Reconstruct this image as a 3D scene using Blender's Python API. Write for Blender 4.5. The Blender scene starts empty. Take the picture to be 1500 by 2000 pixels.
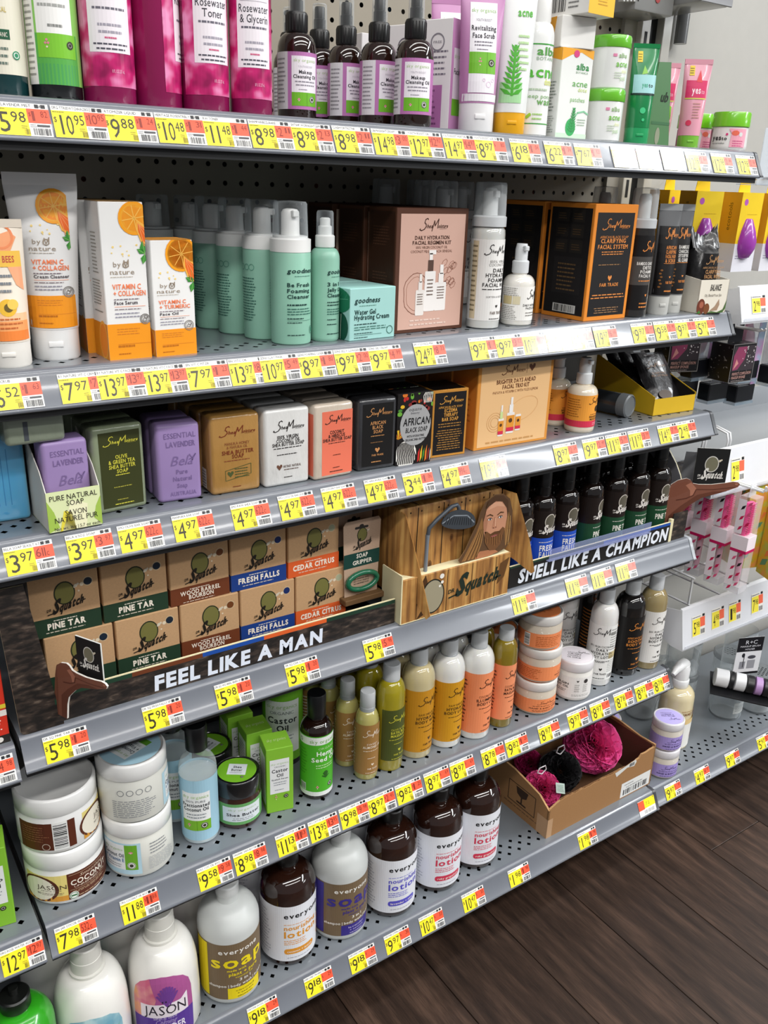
import bpy, bmesh, math, random
from mathutils import Vector, Matrix

# ------------------------------------------------------------------ camera, light, exposure
SC = bpy.context.scene
COL = SC.collection
YAW, PITCH, ROLL, FOC = math.radians(34.86667), math.radians(20.85282), math.radians(1.95013), 1694.388
CAM = Vector((-0.142105, -0.914087, 1.364919))
fw = Vector((math.sin(YAW) * math.cos(PITCH), math.cos(YAW) * math.cos(PITCH), -math.sin(PITCH)))
rt = Vector((math.cos(YAW), -math.sin(YAW), 0))
up = rt.cross(fw)
r2 = rt * math.cos(ROLL) + up * math.sin(ROLL)
u2 = -rt * math.sin(ROLL) + up * math.cos(ROLL)
cd = bpy.data.cameras.new('camera')
cd.sensor_fit = 'HORIZONTAL'
cd.sensor_width = 36.0
cd.lens = FOC / 1500 * 36.0
cd.clip_start = 0.02
cam = bpy.data.objects.new('camera', cd)
COL.objects.link(cam)
cam.matrix_world = Matrix(((r2.x, u2.x, -fw.x, CAM.x), (r2.y, u2.y, -fw.y, CAM.y), (r2.z, u2.z, -fw.z, CAM.z), (0, 0, 0, 1)))
SC.camera = cam

world = bpy.data.worlds.new('store_air')
SC.world = world
world.use_nodes = True
wb = world.node_tree.nodes['Background']
wb.inputs[0].default_value = (0.93, 0.96, 1.0, 1)
wb.inputs[1].default_value = 0.27


def area(name, loc, size, power, rot=(0, 0, 0), col=(1, 0.98, 0.95)):
    ld = bpy.data.lights.new(name, 'AREA')
    ld.shape = 'RECTANGLE'
    ld.size, ld.size_y = size
    ld.energy = power
    ld.color = col
    o = bpy.data.objects.new(name, ld)
    o.location = loc
    o.rotation_euler = rot
    COL.objects.link(o)
    return o


# rows of ceiling strip lamps, running across the aisle direction; last one added fill
area('ceiling_strip_lamp', (0.55, -0.7, 3.7), (5.5, 0.3), 65)
area('ceiling_strip_lamp', (4.95, -3.3, 3.7), (0.55, 6.0), 420, (0, 0, math.radians(21.7)), (.95, .98, 1))
area('ceiling_strip_lamp', (10.5, -8.6, 3.7), (3.5, 3.0), 420, col=(.95, .98, 1))
area('ceiling_strip_lamp', (0.3, -2.3, 3.7), (6.0, 0.3), 170)
area('ceiling_strip_lamp', (0.3, -3.9, 3.7), (6.0, 0.3), 140)  # row added to send more frontal light onto the shelf fronts

vs = SC.view_settings
vs.view_transform = 'Standard'
vs.look = 'None'
vs.gamma = 1.0
vs.use_curve_mapping = False
vs.exposure = -0.3

# ------------------------------------------------------------------ materials
def lin(h):
    h = h.lstrip('#')
    out = []
    for i in (0, 2, 4):
        c = int(h[i:i + 2], 16) / 255
        out.append(c / 12.92 if c <= 0.04045 else ((c + 0.055) / 1.055) ** 2.4)
    return (*out, 1)


MATS = {}


def mat(col, kind='plain', col2=None, col3=None):
    key = (col, kind, col2, col3)
    if key in MATS:
        return MATS[key]
    m = bpy.data.materials.new(kind + '_' + col.lstrip('#'))
    m.use_nodes = True
    nt = m.node_tree
    N, K = nt.nodes, nt.links
    b = N['Principled BSDF']
    c = lin(col)
    b.inputs['Base Color'].default_value = c
    rough = {'plain': .5, 'print': .42, 'paper': .62, 'gloss': .22, 'satin': .36, 'kraft': .75, 'metal': .3, 'wrap': .2,
             'foil': .3, 'tagp': .3}.get(kind, .5)
    b.inputs['Roughness'].default_value = rough
    b.inputs['Specular IOR Level'].default_value = .35 if kind in ('paper', 'kraft', 'print') else .5

    def tex(scale, detail=3, coord='Object', sc=(1, 1, 1)):
        tc = N.new('ShaderNodeTexCoord')
        mp = N.new('ShaderNodeMapping')
        mp.inputs['Scale'].default_value = sc
        nz = N.new('ShaderNodeTexNoise')
        nz.inputs['Scale'].default_value = scale
        nz.inputs['Detail'].default_value = detail
        K.new(tc.outputs[coord], mp.inputs[0])
        K.new(mp.outputs[0], nz.inputs['Vector'])
        return nz

    def mix(fac, ca, cb):
        mx = N.new('ShaderNodeMix')
        mx.data_type = 'RGBA'
        K.new(fac, mx.inputs[0])
        mx.inputs[6].default_value = ca
        mx.inputs[7].default_value = cb
        return mx.outputs[2]

    def ramp(fac, stops):
        r = N.new('ShaderNodeValToRGB')
        while len(r.color_ramp.elements) < len(stops):
            r.color_ramp.elements.new(.5)
        for e, (p, cc) in zip(r.color_ramp.elements, stops):
            e.position, e.color = p, cc
        K.new(fac, r.inputs[0])
        return r.outputs[0]

    def bump(h, s, d=.001):
        bp = N.new('ShaderNodeBump')
        bp.inputs['Strength'].default_value = s
        bp.inputs['Distance'].default_value = d
        K.new(h, bp.inputs['Height'])
        K.new(bp.outputs[0], b.inputs['Normal'])

    if kind in ('plain', 'paper', 'satin', 'gloss', 'metal'):
        nz = tex(40 if kind != 'metal' else 25)
        dk = tuple(x * .93 for x in c[:3]) + (1,)
        K.new(mix(nz.outputs['Fac'], dk, c), b.inputs['Base Color'])
        if kind == 'gloss':
            b.inputs['Coat Weight'].default_value = .5
            b.inputs['Coat Roughness'].default_value = .06
        if kind == 'metal':
            b.inputs['Coat Weight'].default_value = .5
            b.inputs['Coat Roughness'].default_value = .1
            bump(tex(700, 2).outputs['Fac'], .06, .0004)
    elif kind == 'tagp':
        b.inputs['Coat Weight'].default_value = .5
        b.inputs['Coat Roughness'].default_value = .09
    elif kind == 'kraft':
        nz = tex(300, 4, sc=(1, 1, 3))
        K.new(mix(nz.outputs['Fac'], tuple(x * .82 for x in c[:3]) + (1,), tuple(min(1, x * 1.12) for x in c[:3]) + (1,)), b.inputs['Base Color'])
    elif kind == 'wrap':      # cling film over a bar
        nz = tex(55, 5, sc=(1, 1, .5))
        K.new(mix(tex(30).outputs['Fac'], tuple(x * .85 for x in c[:3]) + (1,), c), b.inputs['Base Color'])
        bump(nz.outputs['Fac'], .5, .004)
        b.inputs['Coat Weight'].default_value = .6
        b.inputs['Coat Roughness'].default_value = .12
    elif kind == 'foil':
        nz = tex(28, 5, sc=(1, 1, .6))
        bump(nz.outputs['Fac'], .6, .008)
        b.inputs['Coat Weight'].default_value = .35
    elif kind in ('wash', 'wash2'):    # watercolour print
        nz = tex(38 if kind == 'wash' else 60, 2)
        K.new(ramp(nz.outputs['Fac'], [(.36, lin(col3 or col)), (.5, c), (.64, lin(col2 or col))]), b.inputs['Base Color'])
        b.inputs['Roughness'].default_value = .3
    elif kind == 'wood':      # photographic plank print, grain along z
        w = tex(9, 6, sc=(14, 14, 1))
        kn = tex(14, 3)
        cc = ramp(w.outputs['Fac'], [(.3, lin(col2)), (.5, c), (.68, lin(col3))])
        mx = N.new('ShaderNodeMix')
        mx.data_type = 'RGBA'
        mx.blend_type = 'MULTIPLY'
        mx.inputs[0].default_value = .7
        K.new(cc, mx.inputs[6])
        K.new(ramp(kn.outputs['Fac'], [(.3, (.35, .25, .16, 1)), (.45, (1, 1, 1, 1))]), mx.inputs[7])
        K.new(mx.outputs[2], b.inputs['Base Color'])
        b.inputs['Roughness'].default_value = .55
    elif kind == 'bark':
        w = tex(60, 6, sc=(1, 1, 3))
        K.new(ramp(w.outputs['Fac'], [(.42, c), (.6, lin(col2)), (.75, lin(col3))]), b.inputs['Base Color'])
        b.inputs['Roughness'].default_value = .6
    elif kind == 'floor':
        oi = N.new('ShaderNodeObjectInfo')
        w = tex(5, 6, sc=(9, 1, 1))
        gr = tex(60, 4, sc=(9, .6, 1))
        cc = ramp(w.outputs['Fac'], [(.3, lin(col2)), (.52, c), (.72, lin(col3))])
        g2 = ramp(gr.outputs['Fac'], [(.35, (.6, .6, .6, 1)), (.6, (1, 1, 1, 1))])
        mx = N.new('ShaderNodeMix')
        mx.data_type = 'RGBA'
        mx.blend_type = 'MULTIPLY'
        mx.inputs[0].default_value = .8
        K.new(cc, mx.inputs[6])
        K.new(g2, mx.inputs[7])
        hs = N.new('ShaderNodeHueSaturation')
        mr = N.new('ShaderNodeMapRange')
        mr.inputs[3].default_value = .75
        mr.inputs[4].default_value = 1.2
        K.new(oi.outputs['Random'], mr.inputs[0])
        K.new(mr.outputs[0], hs.inputs['Value'])
        K.new(mx.outputs[2], hs.inputs['Color'])
        K.new(hs.outputs[0], b.inputs['Base Color'])
        b.inputs['Roughness'].default_value = .42
        bump(gr.outputs['Fac'], .15, .001)
    elif kind == 'liquid':
        b.inputs['Roughness'].default_value = .08
        b.inputs['Coat Weight'].default_value = .8
        b.inputs['Coat Roughness'].default_value = .03
        lw = N.new('ShaderNodeLayerWeight')
        lw.inputs[0].default_value = .35
        K.new(mix(lw.outputs['Facing'], c, lin(col2) if col2 else tuple(x * .6 for x in c[:3]) + (1,)), b.inputs['Base Color'])
        b.inputs['Subsurface Weight'].default_value = .15
        b.inputs['Subsurface Radius'].default_value = (.01, .008, .004)
    elif kind == 'frost':     # translucent plastic closure
        b.inputs['Roughness'].default_value = .35
        b.inputs['Subsurface Weight'].default_value = .3
        b.inputs['Subsurface Radius'].default_value = (.01, .01, .01)
        b.inputs['Subsurface Scale'].default_value = .5
    elif kind in ('clear', 'milky'):
        out = N['Material Output']
        tr = N.new('ShaderNodeBsdfTransparent')
        tr.inputs[0].default_value = tuple(.9 + .1 * x for x in c[:3]) + (1,)
        b.inputs['Roughness'].default_value = .05 if kind == 'clear' else .3
        fr = N.new('ShaderNodeLayerWeight')
        fr.inputs[0].default_value = .35 if kind == 'clear' else .5
        mr = N.new('ShaderNodeMapRange')
        mr.inputs[3].default_value = .045 if kind == 'clear' else .22
        mr.inputs[4].default_value = .6
        K.new(fr.outputs['Facing'], mr.inputs[0])
        ms = N.new('ShaderNodeMixShader')
        K.new(mr.outputs[0], ms.inputs[0])
        K.new(tr.outputs[0], ms.inputs[1])
        K.new(b.outputs[0], ms.inputs[2])
        K.new(ms.outputs[0], out.inputs['Surface'])
    elif kind == 'skin':
        nz = tex(25, 4)
        K.new(mix(nz.outputs['Fac'], tuple(x * .7 for x in c[:3]) + (1,), c), b.inputs['Base Color'])
    elif kind == 'holo':
        nz = tex(25, 2)
        K.new(ramp(nz.outputs['Fac'], [(.3, lin('#b9b4d8')), (.45, lin('#d9a8d6')), (.55, lin('#a9c6dd')), (.7, lin('#cfc3e6'))]), b.inputs['Base Color'])
        b.inputs['Roughness'].default_value = .2
        b.inputs['Metallic'].default_value = .3
    elif kind == 'speck':
        nz = tex(160, 2)
        K.new(ramp(nz.outputs['Fac'], [(.66, c), (.7, lin(col2))]), b.inputs['Base Color'])
        b.inputs['Roughness'].default_value = .3
    MATS[key] = m
    return m


# ------------------------------------------------------------------ mesh building
class MB:
    def __init__(s):
        s.v, s.f, s.m, s.ms = [], [], [], []

    def add(s, vs, fs, m):
        if isinstance(m, str):
            m = mat(m)
        if m not in s.ms:
            s.ms.append(m)
        k, o = s.ms.index(m), len(s.v)
        s.v += vs
        s.f += [[i + o for i in f] for f in fs]
        s.m += [k] * len(fs)
        return s

    def build(s, name, parent=None, smooth=35, loc=None, rz=0):
        me = bpy.data.meshes.new(name)
        me.from_pydata([tuple(v) for v in s.v], [], s.f)
        for m in s.ms:
            me.materials.append(m)
        me.polygons.foreach_set('material_index', s.m)
        if smooth:
            me.polygons.foreach_set('use_smooth', [True] * len(s.f))
            me.set_sharp_from_angle(angle=math.radians(smooth))
        me.update()
        o = bpy.data.objects.new(name, me)
        COL.objects.link(o)
        if parent is not None:
            o.parent = parent
        if loc is not None:
            o.location = loc
            o.rotation_euler = (0, 0, math.radians(rz))
        return o

    # shapes -----------------------------------------------------
    def box(s, x0, x1, y0, y1, z0, z1, m, r=0, seg=2):
        if r <= 0:
            vs = [(x, y, z) for z in (z0, z1) for y in (y0, y1) for x in (x0, x1)]
            return s.add(vs, [(0, 2, 3, 1), (4, 5, 7, 6), (0, 1, 5, 4), (1, 3, 7, 5), (3, 2, 6, 7), (2, 0, 4, 6)], m)
        bm = bmesh.new()
        bmesh.ops.create_cube(bm, size=1)
        for v in bm.verts:
            v.co = Vector(((x0 + x1) / 2 + v.co.x * (x1 - x0), (y0 + y1) / 2 + v.co.y * (y1 - y0), (z0 + z1) / 2 + v.co.z * (z1 - z0)))
        bmesh.ops.bevel(bm, geom=bm.edges[:], offset=r, segments=seg, profile=.5, affect='EDGES')
        bm.verts.index_update()
        s.add([tuple(v.co) for v in bm.verts], [[v.index for v in f.verts] for f in bm.faces], m)
        bm.free()
        return s

    def lathe(s, pts, m, n=36, sx=1, sy=1, p=2, cx=0, cy=0, cap=(True, True)):
        vs, fs = [], []
        for r, z in pts:
            for i in range(n):
                a = 2 * math.pi * i / n
                c, d = math.cos(a), math.sin(a)
                if p != 2:
                    q = (abs(c) ** p + abs(d) ** p) ** (-1 / p)
                    c, d = c * q, d * q
                vs.append((cx + r * c * sx, cy + r * d * sy, z))
        for j in range(len(pts) - 1):
            for i in range(n):
                k = (i + 1) % n
                fs.append((j * n + i, j * n + k, (j + 1) * n + k, (j + 1) * n + i))
        if cap[0]:
            fs.append(list(range(n))[::-1])
        if cap[1]:
            fs.append([(len(pts) - 1) * n + i for i in range(n)])
        return s.add(vs, fs, m)

    def prism(s, poly, y0, y1, m, M=None, medge=None):
        """outline in x,z pulled from y0 (front) to y1"""
        n = len(poly)
        A = sum(poly[i][0] * poly[(i + 1) % n][1] - poly[(i + 1) % n][0] * poly[i][1] for i in range(n))
        if A < 0:
            poly = poly[::-1]
        vs = [(x, y0, z) for x, z in poly] + [(x, y1, z) for x, z in poly]
        if M is not None:
            vs = [tuple(M @ Vector(v)) for v in vs]
        s.add(vs, [list(range(n)), [n + i for i in range(n)][::-1]], m)
        return s.add(vs, [(i, n + i, n + (i + 1) % n, (i + 1) % n) for i in range(n)], medge or m)

    def pipe(s, pts, r, m, n=8, closed=False):
        pts = [Vector(p) for p in pts]
        vs, fs = [], []
        L = len(pts)
        for i, p in enumerate(pts):
            t = (pts[min(i + 1, L - 1)] - pts[max(i - 1, 0)]).normalized()
            a = t.orthogonal().normalized() if i == 0 else (a - t * a.dot(t)).normalized()
            b = t.cross(a)
            rr = r[i] if isinstance(r, (list, tuple)) else r
            for k in range(n):
                g = 2 * math.pi * k / n
                vs.append(tuple(p + a * rr * math.cos(g) + b * rr * math.sin(g)))
        for i in range(L - 1):
            for k in range(n):
                q = (k + 1) % n
                fs.append((i * n + k, i * n + q, (i + 1) * n + q, (i + 1) * n + k))
        fs.append(list(range(n))[::-1])
        fs.append([(L - 1) * n + k for k in range(n)])
        return s.add(vs, fs, m)


# ------------------------------------------------------------------ lettering
CH = "ABCDEFGHIJKLMNOPQRSTUVWXYZabcdefghijklmnopqrstuvwxyz0123456789.,&+%$'/|-:!()"


def load_glyphs():
    out, tmp = {}, []
    for bold in (0, 1, 2):
        for ch in CH:
            cu = bpy.data.curves.new('glyph', 'FONT')
            cu.body = ch
            cu.size = 1
            cu.resolution_u = 2
            cu.fill_mode = 'FRONT'
            cu.offset = (0, .022, .045)[bold]
            o = bpy.data.objects.new('glyph', cu)
            COL.objects.link(o)
            tmp.append((ch, bold, o))
    bpy.context.view_layer.update()
    dg = bpy.context.evaluated_depsgraph_get()
    for ch, bold, o in tmp:
        me = bpy.data.meshes.new_from_object(o.evaluated_get(dg))
        vs = [(v.co.x, v.co.y) for v in me.vertices]
        fs = [tuple(p.vertices) for p in me.polygons]
        x0, x1 = min(v[0] for v in vs), max(v[0] for v in vs)
        out[ch, bold] = ([(x - x0, y) for x, y in vs], fs, x1 - x0)
        bpy.data.meshes.remove(me)
    for ch, bold, o in tmp:
        cu = o.data
        bpy.data.objects.remove(o)
        bpy.data.curves.remove(cu)
    return out


GL = load_glyphs()
CAPH = max(y for x, y in GL['H', 0][0])


def clip(poly, ax, lo, hi):
    for sgn, lim in ((1, lo), (-1, hi)):
        res = []
        n = len(poly)
        for i in range(n):
            a, b = poly[i], poly[(i + 1) % n]
            da, db = sgn * (a[ax] - lim), sgn * (b[ax] - lim)
            if da >= 0:
                res.append(a)
            if (da > 0 and db < 0) or (da < 0 and db > 0):
                t = da / (da - db)
                res.append((a[0] + (b[0] - a[0]) * t, a[1] + (b[1] - a[1]) * t))
        poly = res
        if len(poly) < 3:
            return []
    return poly


def plane(d=0, x=0, z=0):
    return (lambda u, v, o: (x + u, -d - o, z + v)), 9, 9


def left(w):           # face looking to -x ; u runs front to back reversed so text reads
    return (lambda u, v, o: (-w - o, -u, v)), 9, 9


def top(z):
    return (lambda u, v, o: (u, v, z + o)), 9, 9


def cyl(R, sy=1, rot=0):
    r0 = math.radians(rot)
    return (lambda u, v, o: ((R + o) * math.sin(u / R + r0), -(R * sy + o) * math.cos(u / R + r0), v)), R * .15, 9


class Print:
    """flat print laid on a surface; coordinates are fractions of a frame (u0, v0, W, H)"""

    def __init__(s, surf, u0, v0, W, H, mb=None):
        s.F, s.du, s.dv = surf
        s.fr = (u0, v0, W, H)
        s.mb = mb or MB()
        s.rnd = random.Random(7)
        s.kind, s.trim = 'print', False

    def sub(s, x0, y0, x1, y1):
        u0, v0, W, H = s.fr
        p = Print((s.F, s.du, s.dv), u0 + x0 * W, v0 + y0 * H, (x1 - x0) * W, (y1 - y0) * H, s.mb)
        p.kind = s.kind
        return p

    def raw(s, pts, c, l):
        m = mat(c, s.kind) if isinstance(c, str) else c
        if s.trim:
            u0, v0, W, H = s.fr
            pts = clip(clip(pts, 0, u0, u0 + W), 1, v0, v0 + H)
            if not pts:
                return
        polys = [pts]
        for ax, st in ((0, s.du), (1, s.dv)):
            nxt = []
            for p in polys:
                lo, hi = min(q[ax] for q in p), max(q[ax] for q in p)
                k = int((hi - lo) / st) + 1
                if k == 1:
                    nxt.append(p)
                else:
                    for i in range(k):
                        q = clip(p, ax, lo + (hi - lo) * i / k, lo + (hi - lo) * (i + 1) / k)
                        if q:
                            nxt.append(q)
            polys = nxt
        o = .00016 * l
        for p in polys:
            s.mb.add([s.F(u, v, o) for u, v in p], [list(range(len(p)))], m)

    def P(s, pts, c, l=2):
        u0, v0, W, H = s.fr
        n = len(pts)
        if sum(pts[i][0] * pts[(i + 1) % n][1] - pts[(i + 1) % n][0] * pts[i][1] for i in range(n)) < 0:
            pts = pts[::-1]
        s.raw([(u0 + x * W, v0 + y * H) for x, y in pts], c, l)

    def R(s, x0, y0, x1, y1, c, l=1):
        s.P([(x0, y0), (x1, y0), (x1, y1), (x0, y1)], c, l)

    def E(s, cx, cy, rx, ry, c, l=2, n=24, a0=0, a1=360):
        """ry None keeps it round"""
        if ry is None:
            ry = rx * s.fr[2] / s.fr[3]
        k = n if a1 - a0 == 360 else n + 1
        s.P([(cx + rx * math.cos(math.radians(a0 + (a1 - a0) * i / n)), cy + ry * math.sin(math.radians(a0 + (a1 - a0) * i / n))) for i in range(k)], c, l)

    def RR(s, x0, y0, x1, y1, r, c, l=1):
        W, H = s.fr[2], s.fr[3]
        rx, ry = r, r * W / H
        pts = []
        for cx, cy, a in ((x1 - rx, y1 - ry, 0), (x0 + rx, y1 - ry, 90), (x0 + rx, y0 + ry, 180), (x1 - rx, y0 + ry, 270)):
            for k in range(5):
                t = math.radians(a + 22.5 * k)
                pts.append((cx + rx * math.cos(t), cy + ry * math.sin(t)))
        s.P(pts, c, l)

    def S(s, pts, w, c, l=3):
        """pen stroke, width w in fractions of H"""
        u0, v0, W, H = s.fr
        q = [(u0 + x * W, v0 + y * H) for x, y in pts]
        hw = w * H / 2
        for i in range(len(q) - 1):
            (ax, ay), (bx, by) = q[i], q[i + 1]
            d = math.hypot(bx - ax, by - ay) or 1
            tx, ty = (bx - ax) / d * hw * .5, (by - ay) / d * hw * .5
            nx, ny = -ty * 2, tx * 2
            s.raw([(ax - tx + nx, ay - ty + ny), (ax - tx - nx, ay - ty - ny), (bx + tx - nx, by + ty - ny), (bx + tx + nx, by + ty + ny)], c, l)

    def ring(s, cx, cy, rx, w, c, l=3, ry=None):
        W, H = s.fr[2], s.fr[3]
        ry = ry or rx * W / H
        s.S([(cx + rx * math.cos(i * math.pi / 12), cy + ry * math.sin(i * math.pi / 12)) for i in range(25)], w, c, l)

    def T(s, txt, x0, x1, y, h, c, b=0, sh=0, l=3, sl=0):
        """letters fitted between x0 and x1, baseline y, cap height h (fractions); sl = climb of the baseline"""
        u0, v0, W, H = s.fr
        m = mat(c, s.kind) if isinstance(c, str) else c
        adv, tot = [], 0
        for ch in txt:
            adv.append(tot)
            tot += .3 if ch == ' ' else GL.get((ch, b), GL['x', b])[2] + .09
        tot -= .09
        sx = (x1 - x0) * W / max(tot, .01)
        sz = h * H / CAPH
        for ch, a in zip(txt, adv):
            if ch == ' ' or (ch, b) not in GL:
                continue
            vs, fs, w = GL[ch, b]
            P2 = [(u0 + x0 * W + (a + x) * sx + sh * y_ * sz, v0 + y * H + y_ * sz + sl * (a + x) * sx) for x, y_ in vs]
            if w * sx > s.du:
                for f in fs:
                    s.raw([P2[i] for i in f], m, l)
            else:
                o = .00016 * l
                s.mb.add([s.F(u, v, o) for u, v in P2], fs, m)

    def M(s, x0, x1, y0, y1, n, c, l=3, cen=False):
        """n lines of print too small to read"""
        st = (y1 - y0) / n
        for i in range(n):
            y = y1 - (i + .75) * st
            end = x1 - s.rnd.random() * .25 * (x1 - x0)
            x = x0 if not cen else x0 + (x1 - end) / 2
            if cen:
                end = x1 - (x - x0)
            while x < end:
                w = (x1 - x0) * (.06 + .12 * s.rnd.random())
                s.R(x, y, min(x + w, end), y + st * .36, c, l)
                x += w + (x1 - x0) * .025

    def B(s, x0, x1, y0, y1, c='#222222', bg=None, l=3, vert=True):
        if bg:
            s.R(x0 - (x1 - x0) * .08, y0 - (y1 - y0) * .1, x1 + (x1 - x0) * .08, y1 + (y1 - y0) * .1, bg, l - 1)
        x = 0
        while x < 1:
            w = s.rnd.choice((.015, .03, .05))
            a, b = x, min(1, x + w)
            if vert:
                s.R(x0 + a * (x1 - x0), y0, x0 + b * (x1 - x0), y1, c, l)
            else:
                s.R(x0, y0 + a * (y1 - y0), x1, y0 + b * (y1 - y0), c, l)
            x = b + s.rnd.choice((.02, .03, .045))

    def SM(s, x0, x1, y, h, c, l=3):
        """flowing two-word signature: tall S and M, small letters between"""
        q = s.sub(x0, y, x1, y + h)
        q.S([(.02, .1), (.0, .02), (.06, -.06), (.16, .05), (.23, .3), (.22, .5), (.17, .62), (.2, .9), (.27, 1.0), (.3, .9)], .085, c, l)
        q.T('hea', .25, .46, .16, .34, c, 1, .3, l)
        q.S([(.44, -.1), (.53, .8), (.55, .35), (.68, .95), (.65, .15)], .085, c, l)
        q.T('oisture', .67, 1.02, .17, .33, c, 1, .3, l)
        q.S([(.72, .08), (.98, .1)], .02, c, l)


# ------------------------------------------------------------------ things
def thing(name, label, cat, loc, rz=0, group=None, short=None):
    o = bpy.data.objects.new(name, None)
    o.empty_display_size = .02
    COL.objects.link(o)
    o.location = loc
    o.rotation_euler = (0, 0, math.radians(rz))
    tag(o, label, cat, group)
    if short:
        SHORT.append((loc[0], loc[2], short))
    return o


SHORT = []


def tag(o, label, cat, group=None):
    o['label'], o['category'] = label, cat
    if group:
        o['group'] = group
    return o


def dup(root, loc, rz=None, label=None, group=None):
    r = root.copy()
    COL.objects.link(r)
    r.location = loc
    if rz is not None:
        r.rotation_euler = (r.rotation_euler[0], r.rotation_euler[1], math.radians(rz))
    if label:
        r['label'] = label
    if group:
        r['group'] = group
        root['group'] = group
    for ch in list(root.children):
        c = ch.copy()
        COL.objects.link(c)
        c.parent = r
        for g in list(ch.children):
            d = g.copy()
            COL.objects.link(d)
            d.parent = c
    return r


def arcpts(r0, z0, r1, z1, n=6):
    """quarter-ellipse from (r0,z0) upright to (r1,z1) flat"""
    return [(r1 + (r0 - r1) * math.cos(math.pi / 2 * i / n), z0 + (z1 - z0) * math.sin(math.pi / 2 * i / n)) for i in range(1, n + 1)]


def boston(R, zs, zn, rn, ztop, base=.004):
    return [(R - base, 0), (R - base * .3, base * .3), (R, base), (R, zs)] + arcpts(R, zs, rn, zn) + [(rn, ztop)]


def disc_cap(r, z0, z1, m, t, name='cap', m2=None, split=.45):
    zc = z0 + (z1 - z0) * split
    a = MB()
    a.lathe([(r * .97, z0), (r, z0 + .001), (r, zc), (r * .97, zc + .0005)], m2 or m, 28)
    a.lathe([(r * .96, zc + .0005), (r * .985, zc + .001), (r * .97, z1 - .002), (r * .9, z1)], m, 28)
    return a.build(name, t)


def wrap(t, R, z0, z1, base, pr=None, span=360, name='label', rot=0, sy=1, mid=0, l=1):
    """label round a bottle; frame x 0..1 is a window `win` degrees wide about the front"""
    win = 150
    S = cyl(R, sy, rot)
    W = math.radians(win) * R
    b = t
    if base is not None:
        k = span / win / 2
        p = Print(S, -W / 2, z0, W, z1 - z0)
        p.R(.5 - k + mid, 0, .5 + k + mid, 1, base, l)
        b = p.mb.build(name, t, smooth=30)
    if pr:
        p = Print(S, -W / 2, z0, W, z1 - z0)
        pr(p)
        p.mb.build('printing', b, smooth=30)
    return b


def tube_shape(R, H, hc, wt, crimp=.008):
    """squeeze tube: round at the cap, flat at the crimp. returns section function"""
    def sec(z):
        t = max(0, min(1, (z - hc) / (H - crimp - hc)))
        a = R + (wt - R) * t
        b = max(.0009, R * (1 - t ** 1.7) ** .85)
        return a, b
    return sec


def squeeze_tube(t, R, H, hc, wt, body, capm, crimp=.008, prs=None, crimpm=None, capr=None, frame=None):
    sec = tube_shape(R, H, hc, wt, crimp)
    a = MB()
    n, k = 36, 14
    vs, fs = [], []
    for j in range(k + 1):
        z = hc + (H - crimp - hc) * j / k
        A, B = sec(z)
        for i in range(n):
            g = 2 * math.pi * i / n
            vs.append((A * math.cos(g), B * math.sin(g), z))
    for j in range(k):
        for i in range(n):
            q = (i + 1) % n
            fs.append((j * n + i, j * n + q, (j + 1) * n + q, (j + 1) * n + i))
    fs.append(list(range(n))[::-1])
    a.add(vs, fs, body)
    a.build('body', t, 50)
    c = MB()
    c.box(-wt, wt, -.0011, .0011, H - crimp, H, crimpm or body)
    c.build('crimp', t)
    cr = capr or R * .97
    c = MB()
    c.lathe([(cr * .95, 0), (cr, .002), (cr, hc * .8), (R * .985, hc)], capm, 32)
    c.box(-cr * .3, cr * .3, -cr - .0008, -cr * .8, hc * .45, hc * .62, capm, .0006)
    c.build('cap', t)
    if prs:
        def S(u, v, o):
            A, B = sec(v)
            return (u, -B * math.sqrt(max(0, 1 - min(1, abs(u) / A) ** 2)) - o - .0003, v)
        x0, z0, x1, z1 = frame or (-R * .95, hc + .002, R * .95, H - crimp)
        p = Print((S, R * .15, (H - hc) / 10), x0, z0, x1 - x0, z1 - z0)
        p.trim = True
        prs(p)
        p.mb.build('label', t, 40)
    return t


def carton(t, w, d, h, m, front=None, side=None, topf=None, r=.0008, name='carton_body', lidm=None):
    a = MB()
    a.box(-w / 2, w / 2, -d / 2, d / 2, 0, h, m, r, 1)
    a.build(name, t, 30)
    if front:
        p = Print(plane(d / 2), -w / 2, 0, w, h)
        p.trim = True
        front(p)
        p.mb.build('front_print', t, 0)
    if side:
        p = Print(left(w / 2), -d / 2, 0, d, h)
        p.trim = True
        side(p)
        p.mb.build('side_print', t, 0)
    if topf:
        p = Print(top(h), -w / 2, -d / 2, w, d)
        topf(p)
        p.mb.build('top_print', t, 0)
    return t

# ------------------------------------------------------------------ shelving and setting
ZB = {1: 1.39303, 2: 1.13699, 3: .95692, 4: .70974, 5: .42248, 6: .13}
ND, NY = .036, .02
Z = {k: v + ND for k, v in ZB.items()}
W1 = 1.2192
GREY = mat('#6d7179', 'metal')
GREYD = mat('#73797f', 'metal')
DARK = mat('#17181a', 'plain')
CAPG = mat('#3c3e42', 'satin')
WHITE = mat('#e9e9e6', 'satin')
PANEL = mat('#b4b2ac', 'plain')


def floor_build():
    f = MB()
    f.box(-2.5, 5, -4, 1.5, -.02, -.0045, mat('#1c1512', 'plain'))
    f = f.build('floor')
    f['kind'] = 'structure'
    m = mat('#3d2d24', 'floor', '#261a14', '#584337')
    a = MB()
    w, l = .178, 1.22
    a.box(-w / 2 + .0008, w / 2 - .0008, -l / 2 + .0008, l / 2 - .0008, -.004, 0, m, .0006, 1)
    first = None
    R = random.Random(3)
    for i in range(20):
        x = .2 + i * w
        for j in range(3):
            y = -1.25 + j * l + (i * .41 % 1) * l - .5
            if first is None:
                o = first = a.build('plank', f)
            else:
                o = first.copy()
                COL.objects.link(o)
            o.location = (x, y, 0)
    return f


floor_build()


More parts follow.
